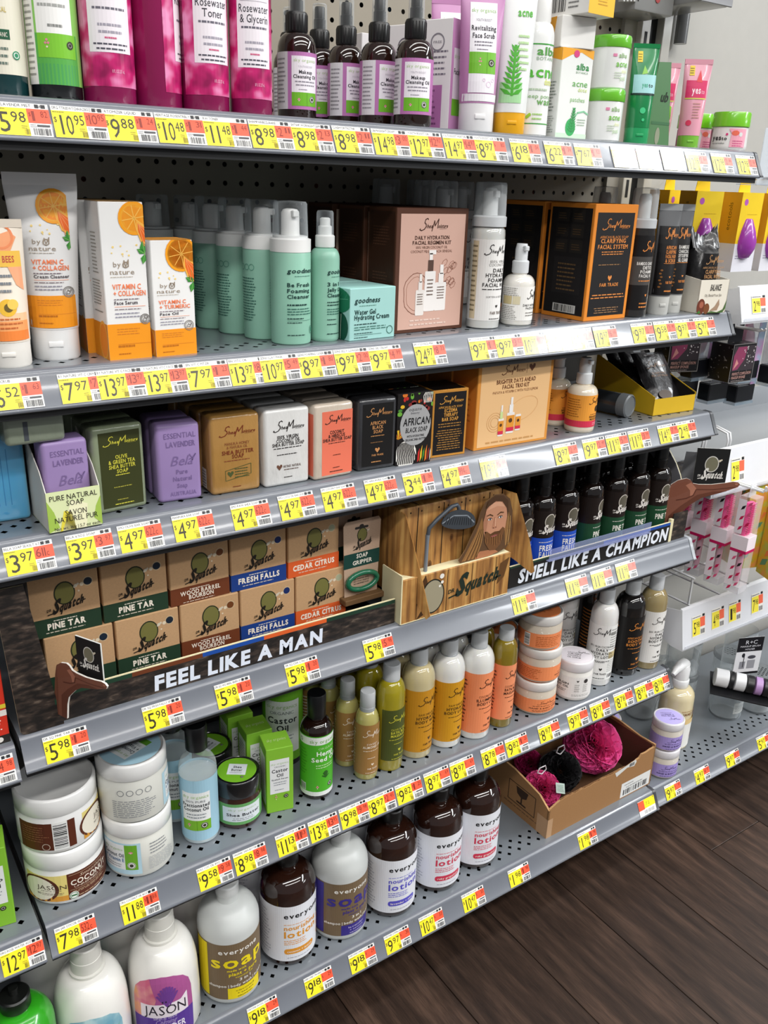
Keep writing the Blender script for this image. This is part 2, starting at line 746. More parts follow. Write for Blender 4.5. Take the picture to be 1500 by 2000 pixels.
def perforated(a, x0, x1, ya, yb, z, m, rows, y1st):
    """deck sheet with staggered diamond holes near the front"""
    pt = .0127
    n = int((x1 - x0 - .02) / pt)
    xs = x0 + (x1 - x0 - n * pt) / 2
    hy0, hy1 = y1st - pt / 2, y1st - pt / 2 + rows * pt
    q = lambda a0, a1, b0, b1: a.add([(a0, b0, z), (a1, b0, z), (a1, b1, z), (a0, b1, z)], [(0, 1, 2, 3)], m)
    q(x0, x1, ya, hy0)
    q(x0, x1, hy1, yb)
    q(x0, xs, hy0, hy1)
    q(xs + n * pt, x1, hy0, hy1)
    e = .0043
    vs, fs = [], []
    for j in range(rows):
        for i in range(n):
            cx, cy = xs + (i + .5) * pt, hy0 + (j + .5) * pt
            o = len(vs)
            h = pt / 2
            vs += [(cx - h, cy - h, z), (cx + h, cy - h, z), (cx + h, cy + h, z), (cx - h, cy + h, z)]
            if (i + j) % 2:
                fs.append((o, o + 1, o + 2, o + 3))
            else:
                vs += [(cx, cy - e, z), (cx + e, cy, z), (cx, cy + e, z), (cx - e, cy, z)]
                for k in range(4):
                    k2 = (k + 1) % 4
                    fs.append((o + k, o + k2, o + 4 + k))
                    fs.append((o + k2, o + 4 + (k + 1) % 4, o + 4 + k))
    a.add(vs, fs, m)


def shelf(label, x0, x1, zb, y0=0.0, depth=.322, rows=3, capr=True, capm=None, y1st=.041):
    t = thing('shelf', label, 'shelf', (x0, y0, zb), group='grey metal shelves of the gondola')
    L = x1 - x0
    a = MB()
    perforated(a, 0, L, NY, depth, ND, GREYD, rows, y1st)
    a.add([(0, NY, ND), (0, depth, ND), (0, depth, ND - .022), (0, NY, ND - .022)], [(0, 1, 2, 3)], GREYD)
    a.add([(L, NY, ND), (L, depth, ND), (L, depth, ND - .022), (L, NY, ND - .022)], [(3, 2, 1, 0)], GREYD)
    a.build('deck', t, 30)
    prof = [(.004, -.004), (-.001, -.004), (-.0022, -.0025), (-.0018, -.0004), (0, .0008), (.0142, .0296), (.0150, .0318), (.0168, .0345), (NY, ND), (NY + .004, ND + .0001)]
    a = MB()
    n = len(prof)
    a.add([(0, y, z) for y, z in prof] + [(L, y, z) for y, z in prof], [(i, n + i, n + i + 1, i + 1) for i in range(n - 1)], GREY)
    a.build('price_rail', t, 50)
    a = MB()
    a.box(.001, L - .001, .006, depth, ND - .034, ND - .024, DARK)  # dark plate added below the hollow deck so its holes look black
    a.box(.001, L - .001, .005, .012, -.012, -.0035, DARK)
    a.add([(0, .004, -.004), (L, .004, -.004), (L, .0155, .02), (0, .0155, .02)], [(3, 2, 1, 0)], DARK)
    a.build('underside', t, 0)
    if capr:
        a = MB()
        pr = [(y - .0012, z) for y, z in prof[2:9]] + [(NY + .012, ND + .0005), (NY + .012, -.004)]
        k = len(pr)
        a.add([(L - .001, y, z) for y, z in pr] + [(L + .007, y, z) for y, z in pr],
              [list(range(k)), list(range(k, 2 * k))[::-1]] + [(i, i + k, (i + 1) % k + k, (i + 1) % k) for i in range(k)], capm or CAPG)
        a.build('end_cap', t, 40)
    return t


shelf('topmost grey shelf carrying the pink bottles and spray bottles', 0 - .28, W1, ZB[1])
shelf('second grey shelf from the top carrying mint bottles and kits', 0 - .2, W1, ZB[2])
shelf('third grey shelf carrying the wrapped soap bars', 0 - .13, W1, ZB[3])
shelf('grey shelf carrying the cardboard soap display trays', 0, W1, ZB[4], capm=mat('#a4a9ae', 'metal'))
shelf('grey shelf carrying stacked jars and tall body wash bottles', 0, W1, ZB[5])
shelf('lowest grey shelf carrying big lotion bottles and the open carton', 0, W1, ZB[6], y0=-.017)
shelf('grey shelf at far left under the red carton', -.5, -.006, ZB[4] - .007, capr=False)
shelf('grey shelf at far left under the lime green carton', -.5, -.006, ZB[5], capr=False)
shelf('base shelf at far left under the green pump bottle', -.5, -.004, ZB[6], y0=-.017, capr=False)
shelf('base shelf of the next bay under the clear cups', W1 + .006, 2.2, ZB[6], y0=-.012, rows=3, capr=False)


def back_panels():
    t = thing('pegboard_panel', 'beige pegboard back panel with rows of holes behind top shelves', 'panel', (-.3, .33, 1.19))
    a = MB()
    m = mat('#958d7e', 'plain')
    pt, r = .0254, .0036
    nx, nz = 60, 26
    vs, fs = [], []
    for j in range(nz):
        for i in range(nx):
            cx, cz = (i + .5) * pt, (j + .5) * pt
            o, h = len(vs), pt / 2
            for k in range(8):
                g = math.pi / 4 * k
                c, d = math.cos(g), math.sin(g)
                e = max(abs(c), abs(d))
                vs.append((cx + h * c / e, 0, cz + h * d / e))
            for k in range(8):
                g = math.pi / 4 * k
                vs.append((cx + r * math.cos(g), 0, cz + r * math.sin(g)))
            for k in range(8):
                q = (k + 1) % 8
                fs.append((o + k, o + q, o + 8 + q, o + 8 + k))
    a.add(vs, fs, m)
    a.build('perforated_sheet', t, 0)
    a = MB()
    R = random.Random(5)
    for i in range(nx):
        for j in range(nz):
            p = .86 if j < 9 else .8 if j < 14 else .55
            if R.random() < p:
                a.box(i * pt, (i + 1) * pt, .012, .014, j * pt, (j + 1) * pt, DARK if R.random() < .7 else mat(R.choice(['#7a2a22', '#3f3a35', '#27465e', '#6b6458'])))  # made-up tiles blocking light behind random holes, so the holes vary
    a.build('backing', t, 0)
    a = MB()
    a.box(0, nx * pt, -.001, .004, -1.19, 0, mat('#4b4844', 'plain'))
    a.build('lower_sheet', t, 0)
    # neighbouring bay: plain sheet, uprights
    a = MB()
    a.box(1.335, 3.2, .335, .35, 0, 2.6, PANEL)
    a.box(-.6, 1.335, .42, .43, 0, 2.6, DARK)
    w = a.build('bay_back_panel')  # back sheets of the shelving bays, not a wall of the store
    w['kind'] = 'structure'
    t = thing('shelf_upright', 'slotted steel upright between the two bays', 'upright', (1.22, .31, 0))
    a = MB()
    a.box(.028, .052, 0, .02, 0, 2.4, mat('#c9c4b8', 'metal'), .001, 1)
    a.box(.082, .106, -.004, .02, 0, 2.4, mat('#bdbab2', 'metal'), .001, 1)
    a.build('post', t)
    a = MB()
    a.box(.052, .082, .012, .02, 0, 2.4, DARK)
    a.box(-.005, .028, .012, .02, 0, 2.4, mat('#aaa498', 'plain'))
    for k in range(46):
        a.box(.0365, .0435, -.0006, .001, .03 + k * .0508, .062 + k * .0508, DARK)
    for k in range(40):
        a.box(.091, .097, -.0047, -.003, .03 + k * .0254, .038 + k * .0254, mat('#55585c'))
    a.build('slots', t, 0)


back_panels()


def upper_bracket():
    """shelf arm and light housing above the next bay"""
    t = thing('shelf_bracket', 'grey louvred bracket hanging above the acne jars', 'bracket', (1.155, .25, 1.653))
    a = MB()
    a.box(0, .1, 0, .075, 0, .2, mat('#8f8f8e', 'metal'), .003)
    a.build('housing', t)
    for k in range(5):
        a = MB()
        a.box(-.03 + k * .0085, -.025 + k * .0085, .0, .012, .008 + .001 * k, .12, mat('#a2a19d', 'metal'), .001, 1)
        a.build('louvre', t)
    a = MB()
    a.lathe([(.006, 0), (.006, .0012)], mat('#a33b3b'), 16)
    o = a.build('red_sticker', t, loc=(.055, -.0002, .022))
    o.rotation_euler = (math.pi / 2, 0, 0)
    t = thing('light_box', 'grey canopy edge above the pale back panel', 'canopy', (1.262, .2, 1.672))
    a = MB()
    a.box(0, .08, 0, .12, 0, .14, mat('#8b8b8a', 'metal'), .004)
    a.build('shell', t)
    a = MB()
    a.box(-.004, .084, -.004, .0, 0, .012, mat('#77777a', 'metal'), .001, 1)
    a.build('front_lip', t)
    t = None
    a = MB()
    a.lathe([(.012, 0), (.012, .05), (.010, .051), (.010, .055), (.013, .056), (.013, .3)], mat('#5f6062', 'metal'), 16)
    tag(a.build('conduit', None, 35, (1.368, .318, 1.628)), 'dark grey cable conduit running up the pale back panel', 'pipe')


upper_bracket()

# ------------------------------------------------------------------ price tags on the rails
YEL, RED = '#f7e32a', '#ee5a3c'
_n = Vector((0, -.0288, .0142)).normalized()
_t = Vector((0, .0142, .0288)).normalized()


def tag_surf(lift):
    return (lambda u, v, o: (u, _t.y * v + _n.y * (o + lift), .0004 + _t.z * v + _n.z * (o + lift))), 9, 9


def price_tag(x, y0, zb, price, unit, title, label, k, flip=False, rail=None):
    S = tag_surf(.0006 + .0004 * (k % 2))
    w, h = .051, .0318
    R = random.Random(k * 7 + int(x * 1000))
    fr = (-w / 2, .0002, w, h)
    p = Print(S, *fr)
    p.rnd = R
    p.kind = 'tagp'
    # card with real thickness
    e = .00035
    vs = [S[0](u, v, o) for o in (-.0003, e) for u, v in ((-w / 2, 0), (w / 2, 0), (w / 2, h), (-w / 2, h))]
    p.mb.add(vs, [(3, 2, 1, 0), (4, 5, 6, 7), (0, 1, 5, 4), (1, 2, 6, 5), (2, 3, 7, 6), (3, 0, 4, 7)], mat('#f4f3ef', 'tagp'))
    p.T(title, .02, .02 + min(.72, .042 * len(title)), .875, .085, '#55565a', l=4)
    p.R(.76, .86, .83, .97, '#26262a', 4)
    p.R(.87, .86, .95, .97, '#26262a', 4)
    p.T(str(R.randint(10, 99)), .835, .867, .875, .08, '#26262a', l=4)
    o = p.mb.build('price_tag', None, 0, loc=(x, y0, zb))
    o.rotation_euler = (0, 0, 0)
    tag(o, label, 'price tag', 'price tags along the shelf rails')
    d, c = price.split('.')
    p = Print(S, *fr)
    p.rnd = R
    p.kind = 'tagp'
    p.R(0, 0, .6, .83, YEL, 4)
    K = '#33301c'
    p.T('$', .02, .075, .47, .16, K, 0, 0, 5)
    if len(d) == 1:
        if d == '1':
            p.T(d, .16, .2, .09, .6, K, 0, 0, 5)
        else:
            p.T(d, .095, .275, .09, .6, K, 0, 0, 5)
        p.T(c, .31, .56, .4, .31, K, 0, 0, 5)
    else:
        for q, ch in enumerate(d):
            a = .085 + .15 * q
            p.T(ch, a + (.045 if ch == '1' else 0), a + (.085 if ch == '1' else .125), .09, .6, K, 0, 0, 5)
        p.T(c, .39, .57, .4, .31, K, 0, 0, 5)
    p.M(.02, .26, .755, .82, 1, '#6b6420', 5)
    p.M(.46, .58, .2, .32, 2, '#8b7f25', 5)
    p.mb.build('price_panel', o, 0)
    p = Print(S, *fr)
    p.kind = 'tagp'
    p.R(.6, .4, 1, .83, RED, 4)
    if 'c' in unit:
        p.T(unit.replace('.', '').replace('c', ''), .63, .83, .46, .3, '#8a2b18', 0, 0, 5)
        p.T('c', .85, .9, .46, .22, '#8a2b18', 0, 0, 5)
    else:
        a, b = unit.split('.')
        p.T('$', .63, .665, .6, .12, '#8a2b18', 0, 0, 5)
        if a:
            p.T(a, .68, .68 + (.05 if a == '1' else .09 if len(a) == 1 else .15), .46, .3, '#8a2b18', 0, 0, 5)
        p.T(b, .84, .96, .58, .19, '#8a2b18', 0, 0, 5)
    p.mb.build('unit_price_panel', o, 0)
    p = Print(S, *fr)
    p.rnd = R
    p.kind = 'tagp'
    p.B(.5, .6, .03, .2, '#5f5a22', l=5)
    p.B(.66, .97, .03, .24, '#3a3a3e', l=5)
    p.R(.74, .29, .97, .35, '#4a4a4e', 5)
    p.M(.62, .74, .26, .37, 2, '#8a8a8e', 5)
    p.mb.build('barcode', o, 0)
    if flip:
        o.rotation_euler = (0, 0, 0)
    return o


def all_tags():
    edge = {1: 'topmost shelf rail', 2: 'second shelf rail', 3: 'third shelf rail', 4: 'fourth shelf rail', 5: 'fifth shelf rail', 6: 'lowest shelf rail',
            14: 'left bay rail', 15: 'left bay rail', 16: 'next bay rail'}
    zy = {14: (ZB[4] - .007, 0), 15: (ZB[5], 0), 16: (ZB[6], -.012), 6: (ZB[6], -.017)}
    used = {}
    rows = []
    for k, (s, x, price, unit, title) in enumerate(TAGS):
        zb, y0 = zy.get(s, (ZB.get(s), 0))
        best = None
        for sx, sz, name in SHORT:
            if abs(sz - (zb + ND)) < .02:
                dd = abs(sx - x - .02)
                if best is None or dd < best[0]:
                    best = (dd, name)
        near = best[1] if best else 'shelf goods'
        lab = 'price tag %s on %s below %s' % (price, edge[s], near)
        rows.append((x, y0, zb, price, unit, title, lab, k, (s, near)))
    cnt = {}
    for r in rows:
        cnt.setdefault(r[8], []).append(r)
    for lab, rs in cnt.items():
        rs.sort()
        for i, r in enumerate(rs):
            l2 = r[6] if len(rs) == 1 else r[6] + ', ' + ('first', 'second', 'third', 'fourth', 'fifth', 'sixth', 'seventh', 'eighth', 'ninth', 'tenth')[i % 10]
            price_tag(*r[:6], l2, r[7])


def flipped_tag():
    """upside-down sticker at the right end of the lowest rail"""
    S = tag_surf(.0008)
    p = Print(S, 1.2192 - .052, .0002, .051, .0318)
    p.R(0, 0, 1, 1, '#f4f3ef', 1)
    p.R(0, .38, .36, .98, RED, 2)
    p.R(.36, .42, 1, 1, YEL, 2)
    p.T('2', .58, .68, .6, .2, '#8b7f25')
    p.T('7', .44, .54, .6, .2, '#8b7f25')
    p.R(.9, .9, .97, .97, '#8b7f25', 3)
    p.B(.3, .9, .08, .32, '#b5b5b8')
    o = p.mb.build('price_sticker', None, 0, loc=(0, -.017, ZB[6]))
    tag(o, 'upside-down yellow and red price sticker at the end of lowest rail', 'price sticker')


flipped_tag()
TAGS = [
    (1, 0.0745, '5.98', '1.82', 'OSS LAVENDR MIST'),
    (1, 0.1277, '10.95', '10.95', 'ORG TTREEWTCHHAZ8OZ'),
    (1, 0.1773, '9.88', '1.24', 'ATOMIZER LIQUID'),
    (1, 0.2292, '10.48', '1.31', 'HERITAGE ROSENTRBLY'),
    (1, 0.2807, '11.48', '1.44', 'RW TONER'),
    (1, 0.3331, '8.98', '2.11', 'SHAMPARBEZLBARE'),
    (1, 0.3845, '8.98', '2.13', 'SHTSHP WORNGSHTGEM'),
    (1, 0.4378, '8.98', '2.11', 'CLNSHYDRTNZTNR'),
    (1, 0.4917, '14.98', '3.00', 'OILMASHGHTCREAM'),
    (1, 0.5429, '12.97', '12.97', 'YOUTH BOOST OIL'),
    (1, 0.597, '14.97', '14.97', 'YOUTH BOOST MOISTURE'),
    (1, 0.6468, '8.97', '.80', 'YOUTH BOOST SCRUB'),
    (1, 0.7076, '6.18', '1.04', 'BLEMISH WASH CLRNG'),
    (1, 0.7683, '6.22', '1.24', 'ACNEDOTE DEEP PORE'),
    (1, 0.8254, '7.67', '1.12', 'ACNEDOTE PATCHES'),
    (1, 0.8985, '8.98', '2.24', 'TOMATO CHARCOAL'),
    (1, 0.9523, '12.97', '3.24', 'CUCUMBER GEL'),
    (1, 1.0063, '6.97', '1.74', 'WTRMLN WASH'),
    (1, 1.0635, '12.98', '2.16', 'WTRMLN JELLY'),
    (1, 1.126, '12.98', '2.16', 'WTRMLN MASK'),
    (1, 1.1903, '12.98', '2.16', 'WTRMLN MOIST'),
    (2, 0.0399, '6.52', '1.63', 'PORE SCRUB'),
    (2, 0.1088, '7.97', '7.97', 'BY NATURE VIT C CRM'),
    (2, 0.1487, '13.97', '13.97', 'BY NATURE VIT C FACE'),
    (2, 0.1975, '13.97', '13.97', 'BY NATURE VITC FACE'),
    (2, 0.2486, '7.97', '1.23', 'BN VIT C MTZR'),
    (2, 0.3008, '13.97', '8.22', 'BN VITC OIL'),
    (2, 0.341, '10.97', '5.49', 'GDNS CLAY MASK'),
    (2, 0.3916, '8.97', '1.80', 'GDNS FOAMING CLNSR'),
    (2, 0.4434, '9.97', '2.00', 'GDNS JELLY CLEANSER'),
    (2, 0.4943, '9.97', '4.99', 'GDNS GEL CREAM'),
    (2, 0.5662, '24.97', '8.33', 'SM VCO FACE MSK'),
    (2, 0.6603, '9.97', '1.33', 'SM VCO FACE WASH'),
    (2, 0.707, '9.97', '3.12', 'VCO FACE LTN CC'),
    (2, 0.7553, '10.97', '10.97', 'SM VCO HYLUR SERUM'),
    (2, 0.8045, '9.97', '2.49', 'SM VCO CREAM'),
    (2, 0.8514, '8.97', '2.24', 'SM ABS TONER'),
    (2, 0.9054, '19.97', '6.66', 'SM ABS FACE KIT'),
    (2, 0.9921, '9.97', '2.49', 'SM BAMBOO FOAM'),
    (2, 1.0455, '9.58', '2.40', 'SM ABS SCRUB'),
    (2, 1.0983, '9.97', '2.49', 'SM CHRCL GEL CLNSR'),
    (2, 1.1499, '5.97', '.20', 'SM ABS WIPES'),
    (3, 0.0342, '3.97', '61.1c', 'BELA SOAP SEASLT 6.5'),
    (3, 0.0993, '3.97', '3.97', 'BELA 6.5OZ SOAP'),
    (3, 0.1574, '4.97', '62.2c', 'SMO OLIVE BAR SOAP'),
    (3, 0.2223, '4.97', '62.2c', 'MANFURA BAR SOAP'),
    (3, 0.2981, '4.97', '62.2c', 'SMO RAW SHEA SOAP'),
    (3, 0.363, '4.97', '62.2c', 'SMO COCO OIL BAR SOA'),
    (3, 0.4267, '4.97', '62.2c', 'SMO COCONUT BAR SOAP'),
    (3, 0.4936, '4.97', '62.2c', 'SMO AFRICAN BLK SOAP'),
    (3, 0.5571, '3.44', '1.06', 'EQ AFRICAN BLK BAR'),
    (3, 0.6234, '4.97', '99.4c', 'SMO ECZEMA MED SOAP'),
    (3, 0.6962, '19.97', '6.66', 'SM PAPAYA BRGHT KIT'),
    (3, 0.8465, '8.97', '2.24', 'SM PAPAYA TONER'),
    (3, 0.9117, '9.97', '2.49', 'SM PAPAYA FACE MOIST'),
    (3, 0.9653, '11.97', '5.99', 'SM PAPAYA EYE CRM'),
    (3, 1.0205, '11.97', '3.99', 'SM PAPAYA SERUM'),
    (3, 1.095, '14.97', '7.49', 'SM ABS FACE MASK'),
    (3, 1.1444, '2.48', '2.48', 'SM SHEET MASK'),
    (4, 0.0493, '5.98', '1.20', 'DR SQ PINE TAR SP'),
    (4, 0.1694, '5.98', '1.20', 'DR SQ FRSH FALLS SP'),
    (4, 0.2667, '5.98', '1.20', 'DR SQ WD BRRL BRBN SP'),
    (4, 0.3707, '5.98', '1.20', 'DR SQ CDR CTRS SP'),
    (4, 0.4984, '5.98', '5.98', 'DR SQTCH SP GRIPPER'),
    (4, 0.7866, '11.98', '.75', 'DR SQ BODY WASH'),
    (4, 0.9095, '11.98', '.75', 'DR SQ BODY WASH'),
    (4, 0.972, '11.98', '.75', 'DR SQ BODY WASH'),
    (4, 1.0347, '11.98', '.75', 'DR SQ BODY WASH'),
    (5, 0.0342, '7.98', '53.2c', 'JSN JAR COCOIL 15OZ'),
    (5, 0.1193, '11.88', '11.88', 'ORG COCONUT OIL 16OZ'),
    (5, 0.2283, '9.58', '9.58', 'FRAC COC OIL 8OZ'),
    (5, 0.2839, '8.98', '8.98', 'ORGANIC SHEA BUTTER'),
    (5, 0.3521, '11.13', '11.13', 'ORGANICS CASTOR OIL'),
    (5, 0.4073, '13.95', '13.95', 'ORG CASTOR OIL 16OZ'),
    (5, 0.4626, '9.98', '9.98', 'SKYO CPS HEMP OIL'),
    (5, 0.514, '8.97', '2.45', 'ALMOND CARRIER OIL'),
    (5, 0.5685, '9.82', '1.21', 'SMO OLIVE MSSG OIL'),
    (5, 0.6259, '8.97', '.69', 'SMO RAW SHEA WASH'),
    (5, 0.6803, '8.97', '.69', 'RAW SHEA BTY LOTION'),
    (5, 0.7486, '8.78', '.68', 'COCONUT LOTION'),
    (5, 0.8043, '9.82', '1.21', 'CH CONUT MSSG OIL'),
    (5, 0.8829, '8.97', '.75', 'CHIBISCUS SCRUB'),
    (5, 0.9576, '9.97', '.83', 'VCO HAND BODY SCRUB'),
    (5, 1.0171, '8.97', '.69', 'VCO BODY LOTION'),
    (5, 1.0833, '8.78', '.68', 'ABS BODY WASH'),
    (5, 1.1425, '8.97', '.69', 'VCO BODY WASH'),
    (5, 1.1945, '8.78', '.68', 'VCO BATH MILK'),
    (6, 0.2902, '9.18', '.29', 'EVRYONE LN COC SOAP'),
    (6, 0.3907, '9.18', '.29', 'EVERYONE LTN UNSCTD'),
    (6, 0.4751, '9.18', '.29', 'EVERYONE LVNDR SOAP'),
    (6, 0.5467, '9.97', '.31', 'EVERYONE LOTION LVND'),
    (6, 0.6203, '10.47', '.33', 'EVERYONE RG LOTION'),
    (6, 0.7167, '10.47', '.33', 'EVERYONE RG SOAP'),
    (6, 0.8282, '1.98', '1.98', 'BATH POUF'),
    (6, 1.0132, '1.98', '1.98', 'BATH POUF'),
    (14, -0.0359, '4.98', '4.98', 'SOAP'),
    (15, -0.0323, '12.97', '12.97', 'ORG ROSE WATER 4OZ'),
    (16, 1.284, '9.97', '.97', 'LAV SCRUB'),
    (16, 1.3851, '4.97', '4.97', 'HAND SOAP'),
    (16, 1.4959, '9.97', '9.97', 'ORGANIZER'),
    (16, 1.6179, '5.97', '5.97', 'BRUSH HOLDER'),
]

# ------------------------------------------------------------------ topmost shelf
z1 = Z[1]
GRN = '#6fb52c'


def leaf_seal(p, x, y, r, c='#3c3a2c'):
    p.E(x, y, r, None, '#f2f2ee', 4)
    p.ring(x, y, r * .85, .012, c, 5)
    p.E(x, y, r * .5, None, c, 5, 12)


def flower(p, x, y, s, c='#e0879b'):
    for dx, dy in ((-.5, .5), (0, .9), (.5, .5)):
        p.E(x + dx * s, y + dy * s * 1.3, s * .45, None, c, 4, 10)
    p.E(x, y, s * .35, None, '#f3d9c9', 4, 10)


def s1():
    # teal glass bottle
    t = thing('serum_bottle', 'dark teal glass bottle with cream label at far left of top shelf', 'bottle', (.079, .075, z1), -8, short='teal glass bottle')
    a = MB()
    a.lathe(boston(.0206, .12, .15, .009, .17), mat('#123a3d', 'gloss'), 32)
    a.build('body', t)

    def pr(p):
        p.T('BOTANICAL', .22, .6, .62, .05, '#c8b46a', 1)
        p.S([(.3, .78), (.36, .9), (.42, .8), (.36, .74), (.3, .78)], .012, '#3c5b47')
        p.R(.3, .35, .62, .45, '#27593f', 2)
        p.T('ORGANIC', .34, .58, .375, .045, '#e6e2d2')
        p.M(.2, .6, .08, .3, 3, '#6a7a70')
        leaf_seal(p, .7, .2, .07, '#2f8d62')
    wrap(t, .0207, .02, .105, '#e4dfcd', pr, 220)
    # witch hazel toner
    t = thing('toner_bottle', 'black bottle with white and green toner label on top shelf', 'bottle', (.1262, .07, z1), -31, short='green labelled toner bottle')
    a = MB()
    a.lathe(boston(.0245, .15, .175, .011, .195), mat('#16181a', 'gloss'), 32)
    a.build('body', t)
    disc_cap(.0125, .19, .215, mat('#111111', 'satin'), t)

    def pr(p):
        p.R(.12, 0, .34, 1, '#e9e8e2', 2)
        p.M(.14, .32, .05, .95, 22, '#9a9a94')
        p.R(.34, 0, 1.0, .34, '#57a94b', 2)
        p.R(.34, 0, .98, .14, '#4d9f57', 2)
        p.R(.38, .34, .92, 1, '#f0efec', 3)
        p.R(.38, .18, .96, .34, '#7cc235', 3)
        p.T('Witch Hazel', .38, .9, .78, .055, '#23241f', 1)
        p.T('Facial Toner', .44, .8, .7, .04, '#8a8b88')
        p.M(.42, .84, .5, .66, 3, '#a5a6a2', 4, True)
        p.M(.55, .8, .37, .42, 1, '#8a8b88', 4)
        flower(p, .52, .25, .04)
        leaf_seal(p, .86, .27, .05)
    wrap(t, .0246, .014, .145, '#8ccb63', pr, 300)

    # pink rose water bottles
    PK = mat('#c8246f', 'wash', '#e98fbd', '#8f124f')
    G = 'pink rose water bottles on the topmost shelf'

    def rose(label, R, x, y, rz, lines, short=None):
        t = thing('rosewater_bottle', label, 'bottle', (x, y, z1), rz, G, short)
        a = MB()
        a.lathe(boston(R, .165, .185, .012, .2, .003), mat('#8c1550', 'gloss'), 32)
        a.build('body', t)
        disc_cap(.014, .195, .22, mat('#f2f0f0', 'satin'), t)

        def pr(p):
            p.R(0, 0, 1.2, 1, PK, 1)
            p.R(.2, .22, .82, 1.0, '#efe8ee', 2)
            p.R(.21, .985, .81, .99, '#c9a5b9', 3)
            y = .56
            if len(lines) == 3:
                p.E(.51, .86, .1, .07, '#d94a7c', 3, 12, 0, 180)
                p.E(.51, .86, .05, .035, '#efe8ee', 4, 10, 0, 180)
                for k in range(5):
                    g = math.radians(30 + 30 * k)
                    p.S([(.51 + .11 * math.cos(g), .86 + .075 * math.sin(g)), (.51 + .15 * math.cos(g), .86 + .1 * math.sin(g))], .008, '#d94a7c')
            p.T('HERITAGE', .27, .76, .77, .05, '#4c4a55')
            p.T('STORE', .34, .69, .705, .045, '#4c4a55')
            p.R(.26, .675, .76, .678, '#a9a3ad', 3)
            p.T(lines[0], .24, .78, .60, .055, '#33323c')
            if lines[1]:
                p.T(lines[1], .26 if len(lines[1]) > 6 else .34, .77 if len(lines[1]) > 6 else .68, .53, .055, '#33323c')
            p.M(.26, .76, .48, .52, 1, '#6d6a76', 3, True)
            p.M(.32, .7, .33, .42, 2, '#a49fac', 3, True)
            p.M(.42, .6, .3, .33, 1, '#d0567f', 3, True)
            p.M(.26, .76, .23, .29, 2, '#565460', 3, True)
            p.T('8 FL OZ 237 mL', .5, .68, .09, .022, '#eab7cf')
        wrap(t, R + .0001, .016, .155, None, pr, 360)
        return t
    t = rose('pink rose water bottle beside the green labelled toner bottle', .0265, .1776, .065, -9, ('Rosewater', '', 1), 'leftmost pink bottle')
    rose('pink rose water toner bottle left of the last pink bottle', .0258, .2831, .065, 0, ('Rosewater', 'Toner', 1), 'pink toner bottle')
    rose('rightmost pink rose water bottle beside the bare pegboard', .0236, .3355, .06, -14, ('Rosewater', '& Glycerin', 1), 'rightmost pink bottle')
    dup(t, (.232, .075, z1), 75, 'pink bottle turned sideways between the front pink bottles', G)

    # amber spray bottles
    G = 'amber spray bottles with mauve labels'
    t = thing('spray_bottle', 'amber spray bottle standing alone at left of its row', 'bottle', (.4273, .12, z1), -32, G, 'lone amber spray bottle')
    a = MB()
    a.lathe(boston(.0235, .078, .098, .0115, .104), mat('#26130d', 'liquid', '#0d0605'), 32)
    a.build('body', t)
    c = MB()
    c.lathe([(.0125, .098), (.013, .099), (.013, .118), (.0118, .12)], mat('#121212', 'satin'), 28)
    for k in range(20):
        g = math.radians(18 * k)
        c.box(.0128 * math.cos(g) - .0005, .0128 * math.cos(g) + .0005, .0128 * math.sin(g) - .0005, .0128 * math.sin(g) + .0005, .1, .117, mat('#121212', 'satin'))
    c.build('collar', t)
    c = MB()
    c.lathe([(.0078, .12), (.0078, .132), (.007, .133), (.0068, .145), (.006, .147)], mat('#161616', 'satin'), 20)
    c.build('spray_head', t)
    c = MB()
    c.lathe([(.0098, .1201), (.0094, .149), (.008, .1505)], mat('#dfe6e8', 'clear'), 24)
    c.build('overcap', t)
    MV = '#b774ad'

    def pr(p):
        p.R(.02, 0, .34, 1, '#d9d6da', 2)
        p.M(.05, .3, .1, .92, 11, '#8d8a90')
        p.R(.34, 0, 1.1, 1, MV, 2)
        p.R(.42, .3, .98, .93, '#efeaf0', 3)
        p.R(.42, .06, .98, .3, GRN, 3)
        p.R(.72, .06, .725, .3, '#4f8a22', 4)
        p.T('sky organics', .46, .93, .83, .055, '#b9d19a', l=4)
        p.T('YOUTH BOOST', .54, .85, .73, .035, '#b9b4bd', l=4)
        p.T('Makeup', .56, .84, .625, .06, '#2a2730', 1, l=4)
        p.T('Cleansing Oil', .45, .95, .545, .06, '#2a2730', 1, l=4)
        p.M(.48, .92, .4, .52, 2, '#928d98', 4, True)
        p.M(.54, .74, .33, .37, 1, '#928d98', 4, True)
        flower(p, .56, .15, .03)
        leaf_seal(p, .84, .18, .06)
    wrap(t, .0236, .014, .076, MV, pr, 340)
    for k, (x, y, rz, l) in enumerate([(.5559, .055, -52, 'front amber spray bottle with tall clear overcap'), (.538, .108, -18, 'amber spray bottle directly behind the front spray bottle'),
                                     (.523, .162, -17, 'third amber spray bottle back in the slanting row'), (.513, .213, -40, 'fourth amber spray bottle back in the slanting row'),
                                     (.497, .265, -29, 'rearmost amber spray bottle against the pegboard')]):
        dup(t, (x, y, z1), rz, l, G)
    SHORT.append((.5559, z1, 'front amber spray bottle'))
    # mauve cartons and tubes behind
    t = thing('oil_carton', 'white carton with mauve side panel behind the front spray bottle', 'carton', (.634, .1, z1), 22, short='white and mauve carton')

    def side(p):
        p.ring(.55, .8, .2, .012, '#8b8790')
        p.T('FREE', .42, .68, .79, .02, '#8b8790')
        for k in range(5):
            p.M(.1, .9, .5 + k * .05, .54 + k * .05, 1, '#7c7883')
        p.R(0, 0, .75, .42, MV, 2)
        p.M(.08, .62, .05, .4, 7, '#7a4475', 3)

